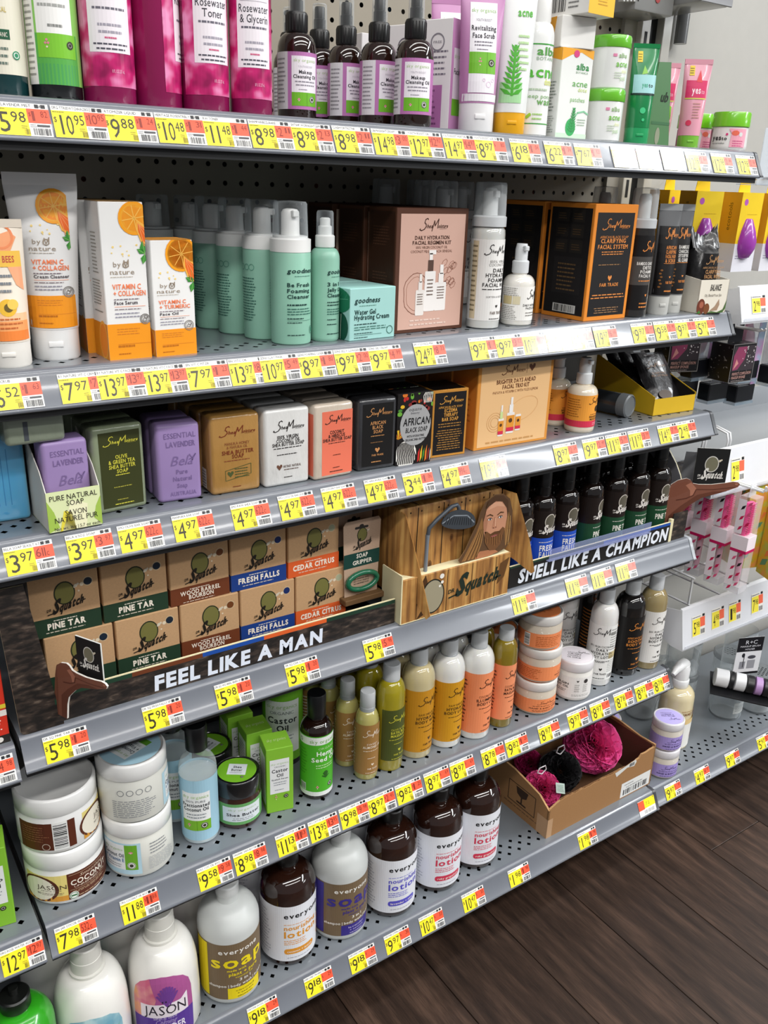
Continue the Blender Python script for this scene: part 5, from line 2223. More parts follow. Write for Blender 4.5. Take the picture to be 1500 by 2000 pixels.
def squatch_logo(p, x0, x1, y, h, c, oval=True, ring='#2c3222', fill='#77733f', sl=.22):
    """round emblem ring and flowing name on a rising baseline"""
    k = p.fr[2] / p.fr[3]
    w = x1 - x0
    if oval:
        cx, cy, r = x0 + w * .5, y + h * 1.6, w * .28
        p.E(cx, cy, r, r * k * 1.22, ring, 2)
        p.E(cx, cy, r * .88, r * k * 1.09, fill, 3)
        for dx, dy, s in ((.3, .5, .05), (.36, .62, .035), (.27, .4, .03)):
            p.E(cx + dx * w, cy + dy * r * k * 1.1, s * w, None, '#d8cdb8', 4, 10)
    p.T('DR', x0, x0 + w * .12, y + h * .25, h * .22, c, 1, .1, 5, sl)
    p.T('S', x0 + w * .13, x0 + w * .3, y + h * .02, h * 1.1, c, 2, .3, 5, sl)
    p.T('quatch', x0 + w * .31, x0 + w * .95, y + h * .12, h * .7, c, 2, .3, 5, sl)
    p.S([(x0 + w * .02, y + h * .02), (x0 + w * .16, y + h * .1)], h * .09, c, 5)
    p.S([(x0 + w * .9, y + h * .12 + sl * w * .9 * k), (x0 + w * 1.02, y + h * .16 + sl * w * .97 * k)], h * .09, c, 5)


def soap_box_front(band, dot, l1, l2=None):
    def pr(p):
        p.R(0, 0, 1, .31, band, 1)
        squatch_logo(p, .24, .78, .36, .2, '#241f1a')
        p.E(.85, .8, .075, None, '#c9b08c', 1, 16)
        p.E(.85, .8, .06, None, dot, 2, 16)
        p.E(.76, .77, .03, None, '#e3d3b8', 2, 10)
        p.E(.71, .67, .015, None, '#e3d3b8', 2, 8)
        p.M(.32, .68, .235, .275, 1, '#e6dccb', 2)
        if l2:
            p.T(l1, .16, .84, .155, .075, '#f2e8d8', 1, 0, 2)
            p.T(l2, .3, .72, .07, .075, '#f2e8d8', 1, 0, 2)
            p.M(.2, .8, .015, .05, 1, '#d9cdb9', 2)
        else:
            p.T(l1, .5 - .034 * len(l1), .5 + .034 * len(l1), .12, .095, '#f2e8d8', 2, 0, 2)
            p.M(.2, .82, .05, .09, 1, '#d9cdb9', 2)
    return pr


def s4():
    kr = mat(KR, 'kraft')
    cream = mat('#e6dcb4', 'paper')
    # ---- left tray
    t = thing('display_tray', 'long black cardboard display tray lettered FEEL LIKE A MAN', 'tray', (0, 0, z4), 0, short='long black soap display tray')
    bark = mat('#17120f', 'bark', '#3b3029', '#6a5c50')
    a = MB()
    a.box(.046, .538, .0255, .0275, .0005, .0395, mat('#191614', 'paper'))
    a.build('front_panel', t, 0)
    a = MB()
    a.box(.046, .538, .0253, .0278, .0392, .0404, cream)
    a.box(.046, .538, .026, .20, .0005, .002, mat('#191614', 'paper'))
    a.box(.036, .50, .066, .2, .002, .0082, mat('#2a2019', 'paper'))
    a.build('ledge', t, 0)
    p = Print(plane(-.0255), .046, 0, .492, .0395)
    for x0, x1, c in ((0, .19, '#254231'), (.19, .38, '#6d3a22'), (.38, .56, '#1f4da0'), (.56, .76, '#d9602c'), (.76, 1, '#1f3b2c')):
        p.R(x0, .84, x1, 1, c, 1)
    p.R(0, .0, 1, .84, bark, 1)
    p.T('FEEL LIKE A MAN', .245, .745, .12, .5, '#dfe6f2', 2, .05, 3)
    p.mb.build('lettering', t, 0)
    a = MB()
    pts = [(.003, .005), (.006, .001), (.012, 0), (.052, 0), (.052, .036), (.046, .04), (.026, .19), (-.006, .19)]
    a.prism(pts, .0195, .0215, bark, None, cream)
    a.build('bark_wing', t, 0)
    p = Print(plane(-.0195), .046, 0, .006, .036)
    p.R(-.3, .8, 1, 1, '#254231', 1)
    p.mb.build('wing_stripe', t, 0)
    a = MB()
    a.box(.03, .538, .205, .207, .0, .19, mat('#241f1c', 'paper'))
    a.box(.030, .032, .03, .205, .0, .19, mat('#241f1c', 'paper'))
    a.build('back_walls', t, 0)

    # hand cut-outs, one folded out at each end of the displays
    HO = [(-14, -60), (-10, -12), (-2, 30), (5, 53), (18, 62), (34, 66), (42, 63), (48, 56), (60, 54), (85, 54), (110, 57), (126, 60), (136, 59), (141, 55), (138, 49), (120, 42), (92, 34), (70, 27), (52, 15), (40, 3), (30, -8), (24, -25), (18, -60)]

    def hand(label, loc, rz, s, card, cr=-6):
        h = thing('hand_cutout', label, 'cutout', loc, rz)
        k = .001 * s
        a = MB()
        a.prism([(x * k, z * k) for x, z in HO], -.0012, .0012, mat('#86523f', 'skin'), None, mat('#e9e4dc', 'paper'))
        a.build('hand_board', h, 0)
        for surf in (plane(.0012), ((lambda u, v, o: (u, .0012 + o, v)), 9, 9)):
            p = Print(surf, 0, 0, k, k)
            D, Lt = '#5b3226', '#a8705a'
            p.P([(4, 45), (18, 56), (34, 60), (44, 54), (40, 40), (20, 30), (2, 25)], '#7d4c3a', 1)
            p.P([(34, 52), (44, 58), (56, 46), (54, 34), (46, 30), (44, 42)], Lt, 2)
            p.S([(56, 44), (52, 32), (40, 26), (20, 22)], 2, D, 3)
            p.S([(58, 44), (90, 44), (132, 49)], 1.2, D, 3)
            p.P([(18, -60), (24, -25), (30, -8), (40, 3), (52, 15), (70, 27), (118, 41), (90, 40), (60, 33), (30, 10), (10, -10), (4, -60)], '#643a2c', 2)
            p.P([(-14, -60), (-10, -12), (-2, 30), (5, 53), (2, 10), (-6, -60)], '#6f4232', 2)
            p.E(134, 55, 3.5, 2, Lt, 2, 10)
            p.mb.build('hand_print', h, 0)
        if card:
            a = MB()
            cw, chh = .062 * s, .084 * s
            M2 = Matrix.Translation((.05 * s, .0075, .04 * s)) @ Matrix.Rotation(math.radians(cr), 4, 'Z')
            a.prism([(0, 0), (cw, 0), (cw, chh), (0, chh)], -.001, .001, mat('#141415', 'paper'), M2, mat('#d9d9d4', 'paper'))
            a.build('emblem_card', h, 0)
            f = lambda u, v, o_: tuple(M2 @ Vector((u, -.001 - o_, v)))
            p = Print((f, 9, 9), 0, 0, cw, chh)
            squatch_logo(p, .12, .88, .28, .22, '#e3e0da', True, '#d9d6cf', '#77745f', 0)
            p.mb.build('card_print', h, 0)
        return h
    hand('cardboard hand cutout reaching right past the shelf end with black card', (1.1695, .045, z4 + .056), -30, .98, True)
    hand('cardboard hand cutout folded outward at the left end of soap tray', (.0495, .016, z4 + .052), -66, .62, True, 4)

    # ---- soap boxes
    SB = {'p': ('#263d2c', '#1d2836', 'PINE TAR', None, 'dark green'), 'w': ('#6f3a22', '#70401f', 'WOOD BARREL', 'BOURBON', 'brown'), 'f': ('#1f3f86', '#1c2d62', 'FRESH FALLS', None, 'blue'), 'c': ('#dd5f2d', '#a9ac8e', 'CEDAR CITRUS', None, 'orange')}
    proto = {}
    w, h, d = .0838, .0795, .034
    for row in (0, 1):
        for k, key in enumerate('ppwfc'):
            band, dot, l1, l2, cn = SB[key]
            x = .039 + .0868 * k + w / 2 + (.012 if row == 0 else 0)
            z = z4 + .0084 + (.0798 if row else 0)
            which = ('lower' if row == 0 else 'upper') + ' row'
            lab = 'kraft soap box with %s band in the %s' % (cn, which)
            if key == 'p':
                lab += ', ' + ('leftmost' if k == 0 else 'second from left')
            loc = (x, .0745 + d / 2 + (.002 if row else 0), z)
            if key in proto:
                dup(proto[key], loc, (k * 37 % 5 - 2) * .5, lab)
            else:
                b = proto[key] = thing('soap_box', lab, 'box', loc, -1, 'kraft soap boxes in the display tray')
                carton(b, w, d, h, kr, soap_box_front(band, dot, l1, l2), lambda p, c=band: p.R(0, 0, 1, .31, c, 1), None, .0012)
    # a supporting step under the boxes
    # ---- soap grippers on hanging cards
    G = 'kraft hanging cards with green ring grippers'
    t = thing('gripper_card', 'front kraft hanging card with oval green soap gripper', 'card', (.506, .070, z4 + .03), 1, G, 'green soap gripper card')
    a = MB()
    w, h = .066, .128
    a.prism([(-w / 2 + .004, 0), (w / 2 - .004, 0), (w / 2, h - .006), (w / 2 - .004, h), (-w / 2 + .004, h), (-w / 2, h - .006)], 0, .001, mat('#b99d86', 'kraft'))
    a.build('card', t, 0)
    p = Print(plane(0), -w / 2, 0, w, h)
    p.R(.02, .42, .98, .6, '#163f38', 1)
    p.T('SOAP', .36, .66, .53, .05, '#ece5d8', 1, 0, 2)
    p.T('GRIPPER', .26, .78, .45, .05, '#ece5d8', 1, 0, 2)
    p.RR(.3, .89, .66, .92, .03, '#2d2a28', 1)
    p.E(.48, .925, .06, .02, '#2d2a28', 1, 12)
    squatch_logo(p, .26, .74, .64, .11, '#241f1a')
    for i, s in enumerate(('NO WASTED SUDS.', 'NO STICKY RESIDUE.', 'NO DROPPED SOAP.')):
        p.T(s, .3, .72, .255 - .03 * i, .018, '#3a322b', 1, 0, 2)
    p.M(.36, .66, .06, .075, 1, '#3a322b', 2)
    p.mb.build('card_print', t, 0)
    a = MB()
    a.pipe([(.026 * math.cos(g / 24 * 2 * math.pi), -.004, .031 + .0135 * math.sin(g / 24 * 2 * math.pi)) for g in range(25)], .0042, mat('#1f6a4c', 'gloss'), 8)
    a.build('gripper_ring', t, 60)
    a = MB()
    a.box(-w / 2 - .002, w / 2 + .002, -.012, .012, -.001, .008, mat('#6f5233', 'kraft'), .001, 1)
    a.build('card_foot', t, 0)
    dup(t, (.51, .098, z4 + .032), 3, 'second gripper card just behind the front one', G)
    dup(t, (.53, .13, z4 + .05), 2, 'rearmost gripper card standing taller behind the other two', G)

    # ---- wood-look face display
    wd = mat('#a9773d', 'wood', '#6f4723', '#c79a58')
    t = thing('display_stand', 'wood printed cardboard display with man under a shower', 'display', (.655, .015, z4), 0, short='wood printed display')
    a = MB()
    a.box(-.105, .095, .024, .2, .03, .176, wd, .006, 2)
    a.build('plank_block', t, 30)
    a = MB()
    a.box(-.112, .1, 0, .003, .0, .072, wd, .0005, 1)
    a.build('front_board', t, 0)
    a = MB()
    a.box(-.112, .1, .003, .026, .066, .0715, cream)
    a.box(-.114, -.112, -.0005, .05, 0, .08, cream)
    a.box(-.112, .1, -.0006, .003, -.0006, .0005, cream)
    a.build('cream_edges', t, 0)
    dk = '#2a1c10'
    p = Print(plane(-.024), -.105, .03, .2, .146)
    for x in (.17, .41, .62, .86):
        p.S([(x, .05), (x - .006, .5), (x, .97)], .012, dk, 1)
    for x in (.1, .2, .36, .45, .58, .66, .8, .9):
        p.E(x, .93, .008, None, '#33220f', 1, 8)
    for x, y, r in ((.3, .3, .035), (.08, .4, .06), (.5, .55, .03), (.92, .5, .04), (.75, .2, .03)):
        p.E(x, y, r * .6, r * 1.5, '#6a431f', 1, 12)
        p.E(x, y, r * .3, r * .8, '#4a2d14', 2, 10)
    p.mb.build('plank_joints', t, 0)
    p = Print(top(.176), -.105, .024, .2, .17)
    for x in (.17, .41, .62, .86):
        p.S([(x, .0), (x - .006, .5), (x, 1)], .012, dk, 1)
    p.mb.build('top_joints', t, 0)
    p = Print(plane(0), -.112, 0, .212, .072)
    for x in (.13, .4, .63, .86):
        p.S([(x, .02), (x - .002, .5), (x, .98)], .016, '#33220f', 1)
    p.P([(.13, 0), (.2, .3), (.14, .7), (.2, 1), (.24, .6), (.22, .1)], '#4a3018', 1)
    p.P([(.88, .3), (.95, .45), (.99, .9), (.9, .8)], '#5f3f1f', 1)
    p.E(.27, .46, .105, .4, '#1a1d18', 3, 28)
    p.E(.27, .46, .095, .37, '#9a927a', 4, 28)
    for x, y, s in ((.345, .88, .02), (.35, .74, .013), (.33, .66, .01)):
        p.E(x, y, s, None, '#e6e2da', 5, 12)
    squatch_logo(p, .41, .9, .3, .42, '#1d2a20', False, sl=.1)
    p.mb.build('front_print', t, 0)
    # folded side flaps
    a = MB()
    fl = [(0, .16), (.006, .15), (.03, .06), (.045, .02), (.05, .012), (.044, .018), (.03, .03), (.01, .08), (0, .1)]
    M3 = Matrix.Translation((-.102, .022, .016)) @ Matrix.Rotation(math.radians(-52), 4, 'Z')
    a.prism([(-.002, .155), (.005, .152), (.03, .07), (.05, -.005), (.044, -.012), (.03, .01), (-.002, .05)], 0, .0018, wd, M3, mat('#b9813f', 'paper'))
    a.build('left_flap', t, 0)
    a = MB()
    M4 = Matrix.Translation((.094, .024, .016)) @ Matrix.Rotation(math.radians(-38), 4, 'Z')
    a.prism([(0, .156), (.022, .15), (.05, .07), (.062, .018), (.057, .014), (.03, .035), (0, .055)], 0, .0018, wd, M4, mat('#b9813f', 'paper'))
    a.build('right_flap', t, 0)
    # shower printed board
    a = MB()
    st = mat('#4a5058', 'satin')
    a.pipe([(-.062, .012, .07), (-.0615, .012, .118), (-.061, .012, .131)], [.003, .003, .0035], mat('#7d858e', 'satin'), 8)
    a.pipe([(-.0605, .012, .13), (-.059, .012, .141), (-.045, .012, .152), (-.018, .012, .168), (-.008, .012, .169), (-.004, .012, .163), (-.004, .012, .155)], .0032, st, 8)
    a.build('shower_arm', t, 60)
    a = MB()
    M5 = Matrix.Translation((-.004, .008, .148)) @ Matrix.Rotation(math.radians(12), 4, 'Y')
    n = 20
    hp = [(.034 * math.cos(g), -.009 + .022 * max(0, math.sin(g)) if math.sin(g) > 0 else -.009 + .009 * math.sin(g)) for g in [2 * math.pi * i / n for i in range(n)]]
    a.prism(hp, 0, .0015, mat('#3c4147', 'satin'), M5)
    a.build('shower_head', t, 0)
    f = lambda u, v, o: tuple(M5 @ Vector((u, -o, v)))
    p = Print((f, 9, 9), -.034, -.018, .068, .03)
    for i in range(12):
        p.S([(.1 + .07 * i, .25), (.14 + .062 * i, .62)], .05, '#23262a', 1)
    p.S([(.03, .3), (.3, .72), (.7, .75), (.95, .4)], .06, '#8a9199', 1)
    p.mb.build('head_print', t, 0)
    # man's head, printed cut-out
    g = thing('portrait_cutout', 'flat printed cutout of a long-haired bearded person in wood display', 'cutout', (.684, .0215, z4 + .0725), 0)
    a = MB()
    s = .098
    P0 = [(-.03, 0), (-.28, .0), (-.32, .06), (-.2, .2), (-.1, .4), (.02, .62), (.06, .78), (.16, .95), (.34, 1.04), (.52, 1.02), (.66, .92), (.74, .7), (.76, .4), (.74, .16), (.66, .06), (.5, .02), (.3, 0)]
    a.prism([(x * s, y * s) for x, y in P0], 0, .0015, mat('#5b4028', 'paper'), None, mat('#8a6a48', 'paper'))
    a.build('board', g, 0)
    p = Print(plane(0), 0, 0, s, s)
    H1, SK = '#8a6238', '#c08a6c'
    p.P([(-.26, .02), (-.15, .2), (.0, .45), (.1, .7), (.16, .5), (.1, .2), (.02, .02)], H1, 1)
    for i in range(7):
        p.S([(-.2 + .04 * i, .02), (-.06 + .03 * i, .25), (.06 + .015 * i, .5)], .012, ('#a67c4a', '#4a3018')[i % 2], 2)
    p.P([(.66, .7), (.72, .5), (.72, .2), (.64, .1), (.6, .4)], H1, 1)
    for i in range(3):
        p.S([(.65 + .025 * i, .12), (.67 + .02 * i, .4), (.66 + .02 * i, .62)], .012, ('#b08a55', '#5a3d20')[i % 2], 2)
    p.P([(.0, .0), (.1, .12), (.4, .1), (.5, .03), (.3, 0)], '#a8704f', 2)
    face = [(.16, .42), (.13, .62), (.18, .82), (.3, .93), (.47, .93), (.6, .82), (.63, .62), (.6, .4), (.5, .2), (.35, .16), (.22, .24)]
    p.P(face, SK, 3)
    p.P([(.2, .8), (.3, .91), (.46, .91), (.57, .8), (.4, .84)], '#cf9c7e', 4)
    p.P([(.14, .5), (.13, .62), (.17, .78), (.22, .6), (.2, .4)], '#a87458', 4)
    p.P([(.17, .44), (.2, .24), (.3, .1), (.42, .08), (.53, .16), (.6, .42), (.55, .46), (.48, .4), (.3, .38), (.22, .44)], '#6f4a2c', 4)
    for i in range(16):
        x = .2 + .024 * i
        p.S([(x, .36 - .1 * abs(i - 8) / 16), (x + .01, .16 + .012 * abs(i - 8))], .008, ('#96683c', '#523318')[i % 2], 5)
    p.P([(.26, .37), (.38, .41), (.52, .4), (.5, .36), (.38, .36)], '#5a3a20', 6)
    p.P([(.29, .345), (.38, .355), (.48, .35), (.4, .325), (.33, .325)], '#a8605a', 7)
    p.S([(.29, .345), (.38, .345), (.48, .348)], .006, '#5f2f2a', 8)
    for ex, d_ in ((.26, -1), (.48, 1)):
        p.E(ex, .645, .05, .024, '#8f5f48', 5, 14)
        p.E(ex, .64, .038, .017, '#e6ded6', 6, 14)
        p.E(ex + .004, .641, .017, .017, '#3a4a58', 7, 12)
        p.E(ex + .004, .641, .008, .008, '#111111', 8, 10)
        p.S([(ex - .042, .652), (ex, .664), (ex + .042, .65)], .007, '#3f2a1e', 8)
        p.S([(ex - .06, .7 - .01 * d_), (ex, .722), (ex + .06, .7 + .01 * d_)], .02, '#5f4028', 6)
    p.P([(.355, .66), (.385, .66), (.42, .49), (.375, .465), (.33, .485)], '#b67d60', 5)
    p.P([(.372, .64), (.386, .64), (.395, .5), (.375, .5)], '#d6a688', 6)
    for nx in (.352, .4):
        p.E(nx, .482, .013, .008, '#6a3a2c', 7, 8)
    p.P([(.16, .84), (.2, .95), (.34, 1.02), (.5, 1.0), (.62, .9), (.645, .66), (.6, .78), (.5, .9), (.36, .93), (.25, .88)], '#4a3220', 6)
    p.mb.build('portrait_print', g, 0)

    # ---- right tray with body wash
    t = thing('display_tray', 'black cardboard tray lettered SMELL LIKE A CHAMPION', 'tray', (.765, 0, z4), 0, short='black body wash tray')
    a = MB()
    a.box(0, .402, .0245, .0265, .0005, .04, mat('#191614', 'paper'))
    a.box(0, .402, .0243, .0268, .0395, .0405, cream)
    a.box(0, .402, .0265, .22, .0005, .002, mat('#191614', 'paper'))
    a.box(.402, .409, .0235, .03, .0, .045, cream)
    a.build('front_panel', t, 0)
    a = MB()
    a.box(.409, .45, .0245, .0265, .0005, .055, bark)
    a.build('end_panel', t, 0)
    p = Print(plane(-.0245), 0, 0, .402, .04)
    p.R(0, .9, .55, 1, '#1f3b2c', 1)
    p.R(.55, .85, 1, 1, '#1f4da0', 1)
    p.T('SMELL LIKE A CHAMPION', .05, .985, .16, .56, '#e3e8f0', 2, .12, 3)
    p.mb.build('lettering', t, 0)
    a = MB()
    f = [(.02 + .0, .0), (.02, .0)]
    arc = [(.03 + .16 * (1 - math.cos(i / 10 * 1.57)), .055 + .145 * math.sin(i / 10 * 1.57)) for i in range(11)]
    poly = [(.03, .0)] + arc + [(.24, .2), (.24, 0)]
    a.prism(poly, .4395, .4415, mat('#23201f', 'paper'), Matrix(((0, 1, 0, 0), (1, 0, 0, 0), (0, 0, 1, 0), (0, 0, 0, 1))), cream)
    a.prism([(.03, .0)] + [(y, z) for y, z in arc] + [(.065 + .135 * (1 - math.cos((10 - i) / 10 * 1.57)), .05 + .115 * math.sin((10 - i) / 10 * 1.57)) for i in range(11)] + [(.065, 0)], .4385, .4394, mat('#85848a', 'satin'), Matrix(((0, 1, 0, 0), (1, 0, 0, 0), (0, 0, 1, 0), (0, 0, 0, 1))))
    a.build('curved_side', t, 0)
    a = MB()
    a.box(-.02, .44, .222, .224, .0, .2, mat('#141211', 'paper'))
    a.build('back_wall', t, 0)
    a = MB()
    a.box(0, .255, .0, .0012, .034, .056, mat('#b9c3ee', 'clear'))
    a.box(0, .255, .0012, .007, .034, .0352, mat('#b9c3ee', 'clear'))
    tag(a.build('plastic_lip', None, 0, (.845, .016, z4)), 'clear plastic retaining strip across the body wash bottles', 'strip')

    bm_ = mat('#17100e', 'liquid', '#0a0706')

    def wash(label, band, l1, l2, x, y, rz, G):
        t = thing('body_wash_bottle', label, 'bottle', (x, y, z4 + .003), rz, G)
        a = MB()
        a.lathe([(.0215, 0), (.0232, .002), (.0235, .005), (.0235, .118)] + arcpts(.0235, .118, .0115, .137) + [(.0115, .14)], bm_, 36)
        a.build('body', t)
        a = MB()
        a.lathe([(.0118, .137), (.0122, .138), (.0122, .152), (.0118, .1525)], mat('#0f0f10', 'satin'), 24)
        a.lathe([(.0116, .1525), (.0121, .153), (.0121, .177), (.011, .179)], mat('#121213', 'satin'), 24)
        a.build('cap', t)

        def pr(p):
            p.R(-.4, 0, 1.4, .56, band, 2)
            squatch_logo(p, .22, .84, .64, .12, '#e9e3dc', True, '#cfc8bd', '#5e594c', .02)
            p.M(.25, .8, .48, .51, 1, '#d9d3c8', 3)
            p.T(l1, .28, .74 if l2 else .9, .35 if l2 else .33, .09, '#f0ebe2', 1, 0, 3)
            if l2:
                p.T(l2, .28, .72, .24, .09, '#f0ebe2', 1, 0, 3)
            p.M(.25, .8, .17, .21, 1, '#cfc9bd', 3)
            p.R(.32, .06, .72, .1, '#d9d3c8', 3)
        wrap(t, .0236, .004, .114, '#1f1613', pr, 340)
        return t
    G1, G2 = 'dark body wash bottles with blue bands', 'dark body wash bottles with green bands'
    b1 = wash('dark wash bottle with blue band half hidden behind wood display', '#2450b8', 'FRESH', 'FALLS', .81, .06, 0, G1)
    dup(b1, (.8585, .058, z4 + .003), -6, 'dark wash bottle with blue band, second of the row', G1)
    dup(b1, (.916, .06, z4 + .003), -8, 'dark wash bottle with blue band, third of the row', G1)
    g1 = wash('dark wash bottle with green band next to the blue banded ones', '#1f4a30', 'PINE TAR', None, .981, .064, 18, G2)
    for k, (x, y, rz) in enumerate([(1.044, .064, -4), (1.104, .064, -2), (1.163, .064, -8)]):
        dup(g1, (x, y, z4 + .003), rz, 'dark wash bottle with green band, %s' % ('second of the green group', 'third of the green group', 'last one by the curved side')[k], G2)
    for k in range(6):
        dup(b1 if k < 3 else g1, (.84 + .058 * k, .118, z4 + .003), 20, 'dark wash bottle in shadow behind the front row, %s from left' % ('first', 'second', 'third', 'fourth', 'fifth', 'sixth')[k], G1 if k < 3 else G2)
    # red carton far left
    t = thing('carton', 'bright red carton with black base at the far left edge', 'carton', (-.043, .052, z4 - .007), 0, short='red carton')

    def front(p):
        p.R(0, 0, 1, .1, '#2b2724', 1)
        p.R(.2, .42, 1, .47, '#d9c43a', 1)
        p.R(0, .33, 1, .4, '#e6e1da', 1)
        p.M(.3, .95, .16, .3, 4, '#f0e6dc', 2)
        p.T('ED', .7, .9, .43, .03, '#3a3420', 1, 0, 2)
        p.E(.85, .05, .05, None, '#e6e1da', 2, 10)
    carton(t, .07, .05, .11, mat('#d0331f', 'paper'), front)


s4()

# ------------------------------------------------------------------ fifth shelf
z5, z6 = Z[5], Z[6]


def sm_bottle(label, short, x, y, rz, R, zs, liquid, fill, base, ink, lines, lz=(.014, .128), H=.2, capr=.0145, span=340, liq2=None, z=None, grp=None, hz=.85, level=None, back=False, cat='bottle', name='body_wash_bottle'):
    t = thing(name, label, cat, (x, y, z or z5), rz, grp, short)
    zn = zs + .03
    a = MB()
    if level:     # clear headspace over the liquid
        a.lathe([(R - .003, 0), (R - .001, .0015), (R, .005), (R, level)], mat(fill, 'liquid', liq2), 36)
        a.build('liquid', t)
        a = MB()
        a.lathe([(R, level), (R, zs)] + arcpts(R, zs, capr * .8, zn) + [(capr * .8, H - .046)], mat('#e6e9e4', 'clear'), 36, cap=(False, False))
        a.build('body', t)
    else:
        a.lathe([(R - .003, 0), (R - .001, .0015), (R, .005), (R, zs)] + arcpts(R, zs, capr * .8, zn) + [(capr * .8, H - .046)], mat(fill, 'liquid', liq2), 36)
        a.build('body', t)
    disc_cap(capr, H - .049, H, mat('#c3c6c8', 'frost'), t, m2=mat('#a9adb0', 'frost'))

    def pr(p):
        if back:
            p.R(.55, .02, .9, .98, '#efefec', 2)
            p.M(.58, .88, .55, .95, 9, '#8f8f8a')
            p.R(.58, .4, .88, .52, '#c9b98a', 3)
            p.M(.58, .88, .15, .38, 7, '#a5a5a0')
            p.B(.62, .86, .04, .11, '#44444a', '#f2f2f0', 3)
        x0 = -.22 if back else 0
        p.SM(.3 + x0, .98 + x0, hz - .08, .13, ink)
        for i, (s, a0, a1) in enumerate(lines):
            p.T(s, a0 + x0, a1 + x0, .6 - .065 * i, .045 if i else .035, ink, 1 if i else 0)
        p.M(.32 + x0, .9 + x0, .6 - .065 * len(lines), .63 - .065 * len(lines), 1, ink)
        p.M(.45 + x0, .75 + x0, .32, .35, 1, ink)
        heart(p, .62 + x0, .2, .09, ink)
        p.T('FAIR TRADE', .46 + x0, .8 + x0, .1, .03, ink, 1)
        p.M(.4 + x0, .8 + x0, .02, .05, 1, ink)
        if not back:
            p.M(-.3, .02, .15, .9, 12, ink)
    wrap(t, R + .0001, lz[0], lz[1], base, pr, span)
    return t


def jar(label, short, x, y, z, rz, R, H, hl, body, lidm, pr=None, base=None, lz=None, topf=None, grp=None, name='jar', neck=.94, inner=None):
    t = thing(name, label, 'jar', (x, y, z), rz, grp, short)
    a = MB()
    a.lathe([(R - .006, 0), (R - .002, .002), (R, .007), (R, H - hl - .006), (R * neck, H - hl), (R * neck, H - hl * .3)], body, 44)
    a.build('body', t)
    a = MB()
    b = H - hl
    a.lathe([(R * .985, b), (R * 1.0, b + .001), (R * 1.0, H - .003), (R * .97, H - .0006), (R * .93, H), (R * .91, H - .001), (0, H - .001)], lidm, 44, cap=(False, False))
    a.build('lid', t, 50)
    if pr:
        wrap(t, R + .0001, lz[0], lz[1], base, pr)
    if topf:
        p = Print(top(H - .001), -R * .9, -R * .9, 1.8 * R, 1.8 * R)
        topf(p)
        p.mb.build('lid_label', t, 0)
    return t


def seal(p, x, y, r):
    p.E(x, y, r, None, '#eef0ea', 4, 16)
    p.ring(x, y, r * .8, .02, '#3f7a4a', 5)
    p.R(x - r * .6, y - r * .2 * p.fr[2] / p.fr[3], x + r * .6, y + r * .2 * p.fr[2] / p.fr[3], '#3f7a4a', 5)


